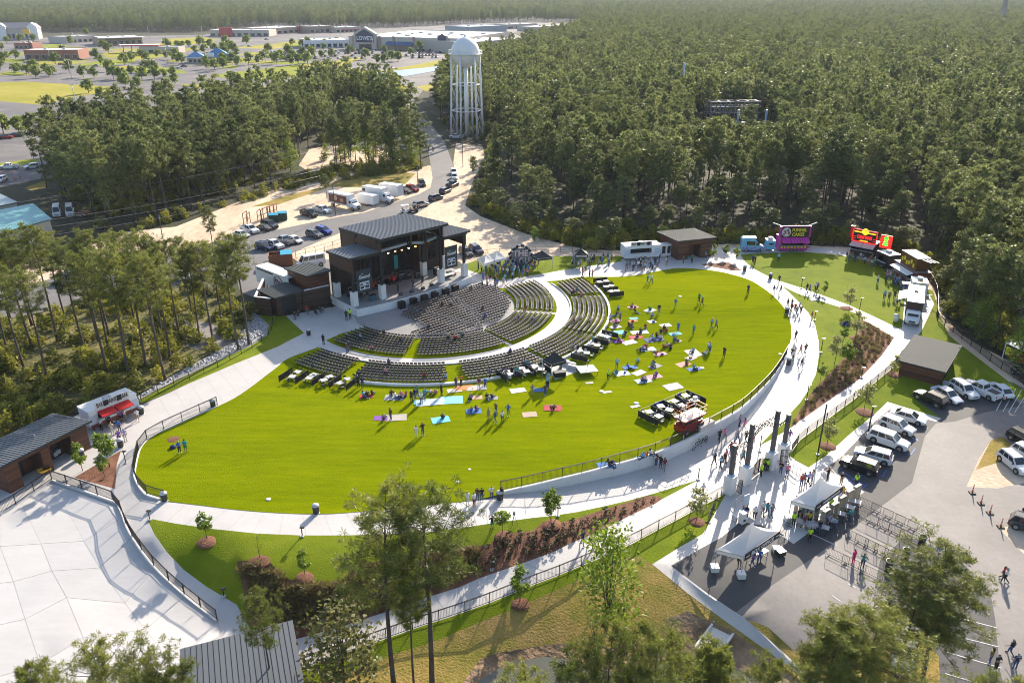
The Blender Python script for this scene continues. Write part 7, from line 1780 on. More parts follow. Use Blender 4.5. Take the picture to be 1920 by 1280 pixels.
for px, lab in [((1822.7,923.7),'first'),((1839,943.4),'second'),((1855.8,961.7),'third'),((1876,987.5),'fourth')]:
    prop('traffic_marker', lab+' orange and white marker post along the drive, counted from the sandy island', 'traffic cone', Gt(*px), [('base', MB().box((0,0,.05), (.6,.6,.1)), m_black), ('post', MB().lathe([(.1,.1),(.08,.42)], 8).lathe([(.07,.60),(.06,.78)], 8).lathe([(.055,.92),(.04,1.12),(0,1.13)], 8), m_orange), ('band', MB().lathe([(.08,.42),(.07,.60)], 8).lathe([(.06,.78),(.055,.92)], 8), m_white)])
for px in [(6,327),(9,331),(24,325),(29,337),(38,334)]:
    prop('traffic_cone', 'small orange cone on the far road at the left edge', 'traffic cone', Gt(*px), [('cone', MB().lathe([(.25,0),(.25,.06),(.12,.08),(.03,.95),(0,.95)], 8), m_orange)], group='cones on the far road')
# lamps along the walks
def lamp(px, h, lab, name='path_light', head=True):
    o = prop(name, lab, 'lamp post', Gt(*px), [('pole', MB().tube([(0,0,0),(0,0,h)], .055 if h < 3 else .09, 7), m_steel), ('base', MB().box((0,0,.06), (.35,.35,.12)), m_lgrey)])
    if head: MB().box((.1,-.05,h+.03), (.45,.25,.1)).build('lamp_head', m_steel, o)
for px, h, lab in [((281,974),1.1,'short black path light at the corner of the berm'),((567,1005),1.1,'short black path light below the lone litter bin'),((1046,967),1.1,'short black path light beside the slim sapling'),((1309,899),1.6,'black path light at the tip of the grass wedge'),((1424,846),2.3,'black path light on the grass tip behind the gate'),((1512,750),2.3,'black path light at the side of the main walk near the mulch'),((1539,661),2.3,'black path light at the bend of the main walk'),((1611,583),2.3,'black path light beside the narrow side walk'),((1502,541),2.0,'thin path light where the side walk leaves the main walk'),((1527,600),1.5,'black path light at the lawn bend of the main walk'),((1615,708),1.6,'black path light below the sloped mulch bed'),((420,1118),1.0,'short path light in the shaded mulch bed'),((604,1163),1.0,'short path light at the foot of the long mulch bed'),((922,1068),1.0,'short path light beside the outer walk'),((236,868),1.6,'black path light in the mulch triangle')]: lamp(px, h, lab)
for px, tp, lab in [((1533,852),757,'tall black lamp post on the verge by the gate'),((305,446),404,'tall lamp post on the sand behind the left woods'),((629,404),345,'tall dark pole beside the delivery truck'),((784,358),312,'dark pole by the bend of the road'),((868,313),262,'dark pole on the sand near the water tower'),((842,262),222,'dark pole beside the forest road'),((1627,813),762,'thin lamp post behind the white parked cars')]:
    p = Gt(*px); lamp(px, zat(p, tp), lab, 'lamp_post')
for px, tp, lab in [((1274,230),118,'tall pale steel pole standing above the big forest'),((1609,262),186,'short steel pole above the big forest'),((1431,262),206,'steel pole beside the substation'),((1379,262),206,'steel pole in front of the substation')]:
    p = G(*px); prop('steel_pole', lab, 'utility pole', p, [('pole', MB().tube([(0,0,0),(0,0,zat(p, tp))], .38, 8), M('pale_blue_steel', (.30,.42,.55), .5)), ('base', MB().box((0,0,.2), (1.2,1.2,.4)), m_lgrey)])
p = G(1872, 62); o = empty('transmission_tower', p, 0, 'faint lattice transmission tower far away over the forest', 'pylon'); mb = MB(); hh = zat(p, -6)
for s in ((-1,-1),(1,-1),(1,1),(-1,1)): mb.bar((s[0]*4,s[1]*4,0),(s[0]*.8,s[1]*.8,hh),.9)
for k in range(8): z = hh*k/8; r = 4-3.2*k/8; mb.bar((-r,-r,z),(r,-r,z+hh/8),.25); mb.bar((r,-r,z),(-r,-r,z+hh/8),.25)
mb.build('lattice', m_grey, o); MB().bar((-9,0,hh*.8),(9,0,hh*.8),.4).bar((-7,0,hh*.93),(7,0,hh*.93),.4).build('cross_arm', m_grey, o)
for px, py in [(140,85),(95,115),(280,72),(380,70),(478,60),(640,78),(700,98),(745,95),(770,92),(135,150),(145,208),(315,120),(230,110),(500,130)]:
    p = G(px, py); prop('light_mast', 'thin light mast standing in the far town', 'lamp post', p, [('pole', MB().tube([(0,0,0),(0,0,11)], .16, 6), m_lgrey), ('lamp_head', MB().box((0,0,11), (2.2,.4,.25)), m_lgrey)], group='light masts in the town')
for k, (a, b) in enumerate([((-60,391,9.5),(600,281,9.5)),((-60,432,8.5),(600,318,8.5)),((-60,446,8),(600,330,8)),((-60,462,7.5),(600,344,7.5))]):
    A, B = G(*a), G(*b); tag(MB().tube([A.lerp(B, t/8)-Vector((0,0,1.2*math.sin(math.pi*t/8))) for t in range(9)], .03, 4).build('power_line', m_grey), ('topmost','second','third','lowest')[k]+' of four thin power lines in front of the forest block', 'power line')
# barriers
def barrier_mesh():
    mb = MB(); L = 2.3
    for x in (0,L): mb.bar((x,0,.05),(x,0,1.02),.035)
    for z in (.22,1.05): mb.bar((.04,0,z),(L-.04,0,z),.035)
    fe = MB()
    for x in (.25,L-.25): fe.bar((x,-.3,.03),(x,.3,.03),.06)
    fe.bar((.25,0,.02),(L-.25,0,.02),.03)
    ba = MB()
    for i in range(1,15): ba.bar((L*i/15,0,.22),(L*i/15,0,1.05),.013)
    g = M('barrier_steel', (.05,.05,.055), .8); return mb.mesh('barrier_frame', g), ba.mesh('bars', g), fe.mesh('foot', g)
BAR = barrier_mesh()
for k, (a, b, n) in enumerate([((1611,946),(1724,1000),5),((1604,968),(1708,1016),5),((1585,1006),(1676,1052),5),((1548,1040),(1640,1085),3),((1240,1112),(1240,1112),0),((1462,1003),(1480,985),1),((1345,935),(1325,985),2)]):
    A, B = Gt(*a), Gt(*b)
    for i in range(n):
        p = A.lerp(B, i/n); d = B-A; o = link('crowd_barrier', BAR[0], None, p, (0,0,math.atan2(d.y,d.x))); tag(o, 'grey steel crowd barrier in the rows before the entry tables' if k < 4 else 'single grey steel barrier beside the gate steps', 'barrier', 'crowd barriers in rows' if k < 4 else 'barriers near the gate')
        link('bars', BAR[1], o); link('foot', BAR[2], o)
# screening arches and entry tables
m_arch = M('beige_arch', (.30,.27,.22), .6)
for px in [(1496,958),(1510,967),(1524,978),(1544,988),(1560,975),(1574,962),(1588,950),(1602,941)]:
    prop('screening_arch', 'beige walk-through screening arch in the row under the entry tent', 'screening arch', Gt(*px), [('pillar', MB().box((-.45,0,1.05), (.12,.42,2.1)), m_arch), ('pillar', MB().box((.45,0,1.05), (.12,.42,2.1)), m_arch), ('header', MB().box((0,0,2.16), (1.02,.34,.10)), m_arch)], R(35), 'screening arches at the entry')
FT_TOP = MB().box((0,0,.74), (1.8,.75,.05)).mesh('table_top', m_tabw); FT_LEG = MB().bar((0,-.3,0),(0,.3,0),.04).bar((0,-.3,0),(0,-.3,.72),.04).bar((0,.3,0),(0,.3,.72),.04).mesh('leg', m_steel)
for i, (px, rz) in enumerate([((1508,990),-.55),((1536,996),-.55),((1552,983),-.55),((1567,970),-.55),((1584,958),-.55),((1596,948),-.5),((1525,972),.5),((1545,962),.5),((1562,950),.5),((1385,973),.6),((1404,963),.6),((1424,1046),.6)]):
    o = empty('folding_table', Gt(*px), rz, 'white folding table among the screening arches' if i < 9 else ('white folding table by the walk above the box office tent' if i < 11 else 'white folding table under the box office tent'), 'table', 'entry tables' if i < 9 else ('tables by the walk' if i < 11 else None))
    link('table_top', FT_TOP, o); link('leg', FT_LEG, o, (-.75,0,0)); link('leg', FT_LEG, o, (.75,0,0))
prop('white_cabinet', 'upright white cabinet beside the table above the box office tent', 'cabinet', Gt(1391,980), [('body', MB().box((0,0,.7), (.6,.6,1.3)), m_white), ('panel', MB().box((0,-.31,.5), (.3,.03,.25)), m_black)], .5)
prop('notice_board', 'pale notice board standing by the ramp', 'sign', Gt(1397,955), [('board', MB().box((0,0,1.2), (.9,.06,1.5)), M('pale_blue_print', (.45,.52,.62), .5)), ('post', MB().bar((0,.05,0),(0,.05,1.9),.06), m_steel)], .5)
for px, lab in [((1462,1040),'white weight block with dark base right of the box office tent')]: prop('weight_block', lab, 'weight', Gt(*px), [('block', MB().box((0,0,.35), (.8,.8,.5)), m_bin), ('cap', MB().box((0,0,.63), (.86,.86,.06)), m_white)], .4)
# scissor lift
p = G(1291,806,.03); _d = G(1318,790,0)-G(1268,812,0); o = empty('scissor_lift', p, math.atan2(_d.y, _d.x), 'red scissor lift with orange railing parked on the lawn above the wall sign', 'scissor lift')
MB().box((0,0,.75), (3.6,1.7,.8)).box((0,0,1.25), (3.2,1.5,.25)).build('chassis', M('lift_red', (.28,.012,.02), .4), o)
mb = MB()
for z in (1.5,1.75):
    for s in (-1,1): mb.bar((-1.5,s*.7,z),(1.5,s*.7,z+.2),.1); mb.bar((-1.5,s*.7,z+.2),(1.5,s*.7,z),.1)
mb.build('scissor_arms', m_steel, o); MB().box((0,0,2.1), (4.0,1.9,.14)).build('platform', M('lift_red', None), o); MB().box((0,0,2.18), (3.8,1.75,.03)).build('platform_floor', m_cream, o)
mb = MB()
for s in (-1,1):
    for x in (-1.95,-.65,.65,1.95): mb.bar((x,s*.9,2.15),(x,s*.9,3.25),.05)
    for z in (2.7,3.25): mb.bar((-1.95,s*.9,z),(1.95,s*.9,z),.05)
for x in (-1.95,1.95):
    for z in (2.7,3.25): mb.bar((x,-.9,z),(x,.9,z),.05)
mb.build('railing', M('lift_orange', (.60,.14,.05), .45), o)
for x in (-1.3,1.3):
    for s in (-1,1): w_ = link('wheel', WHEEL, o, (x,s*.8,.38), (0,0,0), (1.05,1.1,1.05)); link('rim', RIM, w_)
for s in (-1,1): MB().bar((s*1.9,-.9,.35),(s*2.3,-1.3,.1),.14).build('outrigger', m_cream, o)
MB().box((1.7,.9,3.5), (.5,.4,.5)).build('control_box', m_white, o)
for x, y in ((-1.6,.3),(.2,1.0)): prop('followspot', 'black follow spot lamp on the red lift, '+('nearer the dividers' if x < 0 else 'at the middle of the railing'), 'spotlight', p+Matrix.Rotation(o.rotation_euler.z,3,'Z') @ Vector((x,y,2.2)), [('tube', MB().tube([(0,0,1.0),(-.8,.7,1.5)], .2, 10), m_black), ('stand', MB().bar((0,0,0),(0,0,1.0),.06).bar((0,0,.5),(.35,.2,0),.04).bar((0,0,.5),(-.35,.2,0),.04), m_steel)])
prop('concrete_block', 'pale concrete block behind the fence beside the red lift', 'block', G(1320,802,.03), [('block', MB().box((0,0,.35), (2.6,1.1,.7)), m_kerb), ('cap', MB().box((0,0,.74), (2.7,1.2,.08)), m_conc)], o.rotation_euler.z)
# sound desk, platform and tripod at the seats
prop('sound_desk', 'dark mixing desk under the black canopy at the seat edge', 'mixing desk', G(1040,692,.03), [('table', MB().box((0,0,.8), (2.2,.9,.1)).box((-.9,0,.4), (.08,.8,.75)).box((.9,0,.4), (.08,.8,.75)), m_steel), ('console', MB().box((0,0,.95), (1.9,.7,.2), 0, .9), m_black)], .3)
prop('flight_case', 'black flight case on the pad beside the sound desk', 'case', G(1049,705,.03), [('case', MB().box((0,0,.35), (1.6,.8,.66)), m_black), ('lid', MB().box((0,0,.71), (1.64,.84,.06)), m_steel)], .3)
prop('camera_platform', 'grey square camera platform on legs beside the concrete pad', 'platform', G(1100,699,.03), [('deck', MB().box((0,0,.62), (2.6,2.2,.12)), m_lgrey)]+[('leg', MB().bar((x,y,0),(x,y,.56),.07), m_steel) for x in (-1.2,1.2) for y in (-1,1)], .25)
def tripod(name, p, lab, h=1.5): prop(name, lab, 'tripod', p, [('legs', MB().bar((0,0,h*.75),(.35,0,0),.035).bar((0,0,h*.75),(-.2,.3,0),.035).bar((0,0,h*.75),(-.2,-.3,0),.035), m_steel), ('head', MB().box((0,0,h*.85), (.25,.35,.22)).bar((0,0,h*.7),(0,0,h*.85),.06), m_black)])
tripod('camera_tripod', G(1102,697,.72), 'camera tripod standing on the square platform', 1.9); tripod('camera_tripod', Gt(964,982), 'tripod at the edge of the curved walk beside the round sapling', 1.6)
for s in ((1066,684,.9),(1078,692,1.4)): prop('concrete_bench', 'low concrete block beside the sound desk pad, '+('nearer the canopy' if s[0] < 1070 else 'nearer the platform'), 'block', G(s[0],s[1],.03), [('block', MB().box((0,0,.25), (2.2,.4,.5)), m_kerb), ('cap', MB().box((0,0,.52), (2.26,.46,.05)), m_conc)], -.55)
# letters and balloons
o = empty('photo_backdrop', G(976,500), .1, 'pink lettered photo backdrop framed by black and white balloons in the crowd', 'backdrop')
text(o, 'THE', (0,-.1,2.2), (1,0,0), (0,0,1), 1.7, M('pale_pink_letters', (.75,.55,.55), .5), width=3.0, depth=.12, bold=.04); text(o, 'OU', (.7,-.1,.7), (1,0,0), (0,0,1), 1.7, MATS['pale_pink_letters'], width=2.0, depth=.12, bold=.04)
MB().box((0,.15,1.9), (3.6,.08,3.8)).build('panel', m_grey, o)
for k in range(26):
    a = k/25*math.pi*1.25-.2; MB().lathe([(0,.3),(.2,.22),(.3,0),(.2,-.22),(0,-.3)], 8, (2.0*math.cos(a)+rnd.uniform(-.2,.2),rnd.uniform(-.2,.2),2.3+1.9*math.sin(a))).build('balloon', m_black if k % 3 else m_lgrey, o)
# parking marks
m_mark = M('road_paint_white', (.5,.5,.49), .7); m_bmark = M('road_paint_blue', (.03,.12,.42), .7)
def stripes(name, segs, wd, mat, lab):
    mb = MB()
    for a, b in segs:
        A, B = Gt(*a), Gt(*b); d = (B-A).to_2d().normalized(); n = Vector((-d.y,d.x))*wd/2; k = 6
        for i in range(k):
            p, q = A.lerp(B, i/k), A.lerp(B, (i+1)/k)
            mb.add([(p.x+n.x,p.y+n.y,hz(p.x,p.y)+.02),(p.x-n.x,p.y-n.y,hz(p.x,p.y)+.02),(q.x-n.x,q.y-n.y,hz(q.x,q.y)+.02),(q.x+n.x,q.y+n.y,hz(q.x,q.y)+.02)], ((0,1,2,3),))
    o = mb.build(name, mat); o['kind'] = 'structure'
stripes('parking_markings', [((1655,762),(1740,803)),((1636,783),(1722,826)),((1880,772),(1905,728)),((1891,773),(1916,730)),((1902,774),(1928,732)),((1868,770),(1890,727)),((1520,1000),(1568,1022)),((1495,990),(1520,1003)),((1560,1116),(1576,1127)),((1531,1139),(1546,1149)),((1590,1094),(1604,1101)),((1790,1156),(1868,1176)),((1784,1190),(1872,1212)),((1775,1222),(1878,1252)),((1772,1262),(1840,1282)),((1560,880),(1583,905)),((1550,884),(1572,909)),((1540,888),(1560,912))], .10, m_mark, '')
stripes('parking_markings', [((1573,883),(1612,918)),((1612,918),(1628,907)),((1583,886),(1622,911)),((1596,872),(1655,893)),((1655,893),(1662,880)),((1640,862),(1680,868)),((1664,842),(1708,852)),((1708,852),(1716,840)),((1690,833),(1722,822)),((1570,880),(1610,868)),((1595,900),(1640,880))], .12, m_bmark, '')
# stretch of things on the lawn: mats, covers
for px, r in [((503,936),.28),((858,903),.2),((1316,690),.35),((1463,664),.3),((1275,556),.3),((1128,734),.35),((880,880),.18),((1193,756),.35)]:
    tag(MB().lathe([(0,.06),(r,.05),(r,.02)], 10).build('valve_cover', m_cream, None, G(*px,.03)), 'small pale cover set in the lawn grass', 'cover', 'covers in the lawn')
prop('soil_patch', 'small round patch of red soil at the narrow end of the lawn', 'soil', G(325,823,.03), [('patch', MB().lathe([(0,.05),(.5,.045),(.75,.01)], 12), m_mulch)])
# blankets
BL = [(687,743,2.2,1.3,'red'),(740,745,3.2,2.0,'grey'),(783,755,1.2,1.4,'light blue'),(807,754,4.6,2.2,'white blue'),(847,750,3.6,2.6,'striped aqua'),(852,732,2.4,1.4,'cream'),(870,727,3.0,1.7,'orange'),(893,727,3.4,1.8,'white'),(893,745,2.0,1.3,'peach'),(922,746,2.0,1.2,'grey'),(971,732,2.6,1.6,'pale'),(1012,731,2.4,1.4,'blue'),(714,784,2.2,1.4,'purple'),(743,783,3.2,2.0,'cream'),(826,787,2.8,1.9,'aqua'),(888,771,2.4,1.6,'blue'),(993,777,2.3,1.6,'tan'),(1036,765,2.8,1.9,'red'),
 (1187,576,2.2,1.5,'pink'),(1219,582,2.4,1.6,'pale'),(1222,603,1.6,1.5,'white'),(1188,597,1.8,.9,'aqua'),(1187,602,1.8,1.0,'orange'),(1248,610,2.2,1.5,'pale'),(1154,602,2.4,1.4,'pink'),(1154,613,2.2,1.4,'white'),(1153,624,4.0,1.8,'aqua'),(1199,623,3.4,1.6,'white blue'),(1192,632,2.6,1.5,'red'),(1180,642,2.8,1.7,'white'),(1160,640,2.2,1.3,'purple'),(1137,640,2.2,1.5,'pink'),(1266,626,2.4,1.4,'aqua'),(1226,637,3.6,2.0,'navy'),(1271,640,1.6,1.0,'tan'),(1214,655,3.0,1.5,'pale'),(1238,664,2.4,1.3,'pink'),(1300,662,2.4,3.0,'cream'),(1296,671,2.2,1.4,'white'),(1281,683,2.6,1.6,'coral'),(1301,692,2.4,1.3,'blue'),(1181,689,2.6,1.3,'blue'),(1228,687,2.4,1.4,'grey'),(1198,699,2.4,1.5,'white'),(1166,700,2.6,1.8,'pale'),(1226,706,2.8,1.5,'pink'),(1206,714,2.8,1.6,'white blue'),(1137,872,2.6,1.6,'blue'),(1206,856,2.2,.9,'aqua'),(1528,562,2.2,1.1,'pale'),(1586,608,2.2,1.3,'navy'),(1262,725,3.0,2.2,'white'),(1138,735,1.6,.7,'cream'),(1191,762,1.6,.7,'cream'),(1105,718,1.3,.6,'cream')]
BC = {'red':(.42,.03,.04),'grey':(.30,.30,.33),'light blue':(.08,.35,.50),'white blue':(.45,.56,.66),'striped aqua':(.20,.50,.50),'cream':(.48,.43,.37),'orange':(.55,.18,.05),'white':(.50,.49,.49),'peach':(.60,.38,.25),'pale':(.50,.52,.56),'blue':(.05,.16,.40),'purple':(.16,.05,.28),'aqua':(.12,.42,.50),'tan':(.38,.28,.20),'pink':(.55,.25,.30),'navy':(.03,.05,.16),'coral':(.58,.22,.16)}
for i, (px, py, a, b, c) in enumerate(BL):
    p = G(px,py,.03) if not (1580 < px) else Gt(px,py); mb = MB(); nx, ny = 5, 4; rs = random.Random(i); v0 = []
    for y in range(ny+1):
        for x in range(nx+1): v0.append((.82*a*(x/nx-.5), .82*b*(y/ny-.5), .025+rs.random()*.035))
    mb.add(v0, [(y*(nx+1)+x,y*(nx+1)+x+1,(y+1)*(nx+1)+x+1,(y+1)*(nx+1)+x) for y in range(ny) for x in range(nx)], True)
    near = 'in front of the middle seats' if px < 1050 else ('on the lawn right of the seats' if py < 722 and px < 1330 else 'at the edge of the grass')
    n_ = sum(1 for q in BL[:i] if q[4] == c and (q[0] < 1050) == (px < 1050))
    o = mb.build('blanket', M('cloth_'+c, BC[c], .85, var=.25), None, p, (0,0,rs.uniform(.15,.75) if px > 1100 else rs.uniform(-.1,.3))); tag(o, c+' picnic blanket spread '+near, 'blanket', c+' blankets '+near)
# rolled things: wheelbarrow, wooden frames, bags
prop('wheelbarrow', 'yellow wheelbarrow at the corner of the wooden toilet building', 'wheelbarrow', Gt(87,888), [('tray', MB().add([(-.5,-.3,.4),(.4,-.3,.35),(.4,.3,.35),(-.5,.3,.4),(-.75,-.42,.75),(.6,-.42,.7),(.6,.42,.7),(-.75,.42,.75)], CABF[:1]+CABF[2:]), M('wheelbarrow_yellow', (.70,.38,.01), .45)), ('handles', MB().bar((-1.3,-.3,.6),(.6,-.1,.2),.05).bar((-1.3,.3,.6),(.6,.1,.2),.05), m_tan), ('wheel', MB().tube([(.65,-.05,.2),(.65,.05,.2)], .2, 10), m_tyre)], .8)
for px in [(487,414),(493,412),(499,409),(505,407),(511,405),(517,403),(461,418),(467,420)]:
    prop('rusty_frame', 'rusty steel frame stored on the sand behind the dumpsters', 'frame', Gt(*px), [('post', MB().bar((0,-1.2,0),(0,-1.2,2.6),.14), M('rust', None)), ('post', MB().bar((0,1.2,0),(0,1.2,2.6),.14), M('rust', None)), ('cross_bar', MB().bar((0,-1.2,2.5),(0,1.2,2.5),.14).bar((0,-1.2,1.2),(0,1.2,1.2),.1), M('rust', None))], rnd.uniform(-.2,.2), 'rusty frames on the sand')
prop('box_culvert', 'pale concrete culvert channel under the diagonal walk', 'culvert', G(1345,1187,-3.0), [('floor', MB().box((0,0,-.6), (1.9,4.6,.25)), m_conc), ('side_wall', MB().box((-1.0,0,-.42), (.2,4.6,.2)), m_kerb), ('side_wall', MB().box((1.0,0,-.42), (.2,4.6,.2)), m_kerb)], R(-38))
# shrubs and tuft grasses of the mulch beds
_rt = np.random.RandomState(2)
def tuft_mesh(n, ln, wd, mat, nm): v, f = blades(_rt, np.array([[0,0,.05]]*3), n, ln, wd, .5, -.5); return np_mesh(nm, v, f, mat)
TUFT = tuft_mesh(26, .62, .07, m_tuftgrass, 'tuft'); SHR = broad(95, .62, .1, .30, 8, 14, .07, m_shrub, .015)
def bed(poly, sp, n, mesh, name, lab, grp, kmin, kmax, cat):
    q = scatter(wpoly(poly), sp, .3); q = q[np.argsort(np.hypot(q[:,0],q[:,1]))]
    for x, y in q[:n]:
        o = link(name, mesh, None, (x,y,hz(x,y)), (0,0,rnd.uniform(0,6)), rnd.uniform(kmin,kmax)); tag(o, lab, cat, grp, 'thing')
MT = MULCH_TOP
bed([(440,1060),(470,1057),(508,1063),(544,1094),(610,1101),(679,1064),(740,1053),(810,1045),(859,1032),(900,1031),(900,1075),(728,1135),(557,1185),(500,1175)], .6, 290, TUFT, 'tuft_grass', 'golden tuft of grass planted in the shaded long mulch bed', 'tuft grasses in the long mulch bed', .8, 1.3, 'grass tuft')
bed([(905,1031),(941,1009),(1000,1002),(1041,988),(1077,981),(1130,962),(1215,935),(1236,934),(1225,941),(1130,987),(1031,1031),(905,1076)], .85, 200, SHR[1], 'small_shrub', 'small dark shrub planted in rows in the sunny end of the mulch bed', 'shrubs in the long mulch bed', .8, 1.5, 'shrub')
bed([(1619,602),(1673,633),(1650,664),(1610,706),(1563,740),(1500,784),(1490,792),(1505,768),(1530,732),(1548,714),(1583,674),(1604,638)], .85, 280, TUFT, 'bed_grass', 'olive grass tuft in the sloped mulch bed by the right walk', 'grass tufts in the sloped mulch bed', .55, .9, 'grass tuft')
# loose stones on the gravel slope
_st = MB(); _st.add([(0,0,.22),(.25,0,.05),(.05,.24,.06),(-.24,.05,.04),(-.02,-.22,.05),(0,0,-.1)], ((0,1,2),(0,2,3),(0,3,4),(0,4,1),(5,2,1),(5,3,2),(5,4,3),(5,1,4)))
STONE = _st.mesh('stone', M('grey_stone', (.34,.34,.36), .8, var=.4))
q = scatter(wpoly([(455,585),(480,590),(500,612),(495,626),(470,642),(400,676),(330,708),(264,745),(264,740),(330,702),(440,644),(463,612)]), .55, .5)
joined('riprap_stones', [STONE], [(x,y,rnd.random()*6) for x, y in q], [M('grey_stone', None)], 'grey broken stones covering the slope beside the left walk', z=.02)
# ------------------------------------------------------------------ people
SKINS = [M('skin_%d' % i, c, .6) for i, c in enumerate([(.42,.24,.16),(.48,.29,.20),(.30,.16,.10),(.12,.06,.04)])]
HAIRS = [M('hair_%d' % i, c, .6) for i, c in enumerate([(.02,.014,.01),(.06,.03,.015),(.16,.09,.04),(.36,.25,.12),(.32,.31,.30)])]
CL = {'white':(.68,.68,.68),'black':(.014,.014,.016),'grey':(.20,.20,.22),'navy':(.012,.022,.075),'blue':(.025,.12,.42),'light blue':(.22,.42,.62),'teal':(.01,.26,.27),'red':(.46,.018,.02),'pink':(.62,.18,.30),'hot pink':(.70,.02,.16),'purple':(.24,.09,.36),'lilac':(.42,.36,.60),'brown':(.10,.05,.03),'green':(.03,.22,.06),'yellow green':(.42,.80,.02),'yellow':(.65,.38,.02),'orange':(.62,.14,.02),'maroon':(.14,.015,.025),'denim':(.045,.085,.19),'khaki':(.34,.27,.18),'plaid':(.22,.17,.06),'cream':(.58,.52,.44)}
CM = {n: M('cloth_of_'+n.replace(' ', '_'), c, .85) for n, c in CL.items()}
V3 = Vector
def pose(kind):
    "joint positions of a 1.72 m figure facing -y"
    J = dict(pel=V3((0,0,.95)), che=V3((0,-.01,1.30)), nec=V3((0,0,1.47)), hea=V3((0,-.02,1.60)))
    for s, n in ((-1,'l'),(1,'r')):
        J['sh'+n] = V3((s*.19,0,1.41)); J['el'+n] = V3((s*.25,.03,1.12)); J['ha'+n] = V3((s*.25,-.07,.86))
        J['hi'+n] = V3((s*.10,0,.92)); J['kn'+n] = V3((s*.11,-.02,.50)); J['an'+n] = V3((s*.12,.03,.09)); J['to'+n] = V3((s*.13,-.13,.05))
    if kind in ('walk','walk2'):
        f = 1 if kind == 'walk' else -1
        for s, n in ((f,'l'),(-f,'r')):
            J['kn'+n] += V3((0,-.10*s-.06,.02)); J['an'+n] += V3((0,-.30*s+.05,.03 if s < 0 else 0)); J['to'+n] += V3((0,-.30*s+.04,0 if s > 0 else .0)); J['el'+n] += V3((0,.13*s,0)); J['ha'+n] += V3((0,.24*s-.06,.05))
    elif kind == 'arms':
        for s, n in ((-1,'l'),(1,'r')): J['el'+n] = V3((s*.27,-.12,1.18)); J['ha'+n] = V3((s*.07,-.27,1.22+.03*s))
    elif kind == 'hips':
        J['ell'] = V3((-.42,.05,1.16)); J['hal'] = V3((-.22,-.06,1.02)); J['elr'] = V3((.30,-.10,1.22)); J['har'] = V3((.22,-.26,1.50))
    elif kind in ('sit','lean'):
        d = V3((0,0,-.83)); 
        for k in J: J[k] = J[k]+d
        t = .10 if kind == 'sit' else .28
        J['che'] += V3((0,t*.6,-.02)); J['nec'] += V3((0,t,-.05)); J['hea'] += V3((0,t*.9,-.05))
        for s, n in ((-1,'l'),(1,'r')):
            J['sh'+n] += V3((0,t*.9,-.04)); J['hi'+n] = V3((s*.10,-.02,.12))
            if kind == 'sit': J['kn'+n] = V3((s*.22,-.36,.34)); J['an'+n] = V3((s*.10,-.60,.08)); J['to'+n] = V3((s*.10,-.76,.06)); J['el'+n] = V3((s*.28,-.10,.36)); J['ha'+n] = V3((s*.18,-.33,.40))
            else: J['kn'+n] = V3((s*.12,-.44,.17)); J['an'+n] = V3((s*.13,-.86,.09)); J['to'+n] = V3((s*.14,-.92,.20)); J['el'+n] = V3((s*.30,.36,.34)); J['ha'+n] = V3((s*.30,.46,.05))
    elif kind == 'chair':
        d = V3((0,0,-.40))
        for k in J: J[k] = J[k]+d
        for s, n in ((-1,'l'),(1,'r')): J['hi'+n] = V3((s*.10,0,.53)); J['kn'+n] = V3((s*.13,-.42,.52)); J['an'+n] = V3((s*.13,-.45,.09)); J['to'+n] = V3((s*.14,-.60,.05)); J['ha'+n] = V3((s*.13,-.32,.60)); J['el'+n] = V3((s*.24,-.05,.72))
    return J
def sub(mb, a, b, ra, rb, n=8):
    a, b = V3(a), V3(b); d = (b-a); L = d.length; d = d/L if L > 1e-6 else V3((0,0,1))
    pts = [a-d*ra*.85, a-d*ra*.5, a, b, b+d*rb*.5, b+d*rb*.85]; mb.tube(pts, [ra*.3, ra*.82, ra, rb, rb*.82, rb*.3], n)
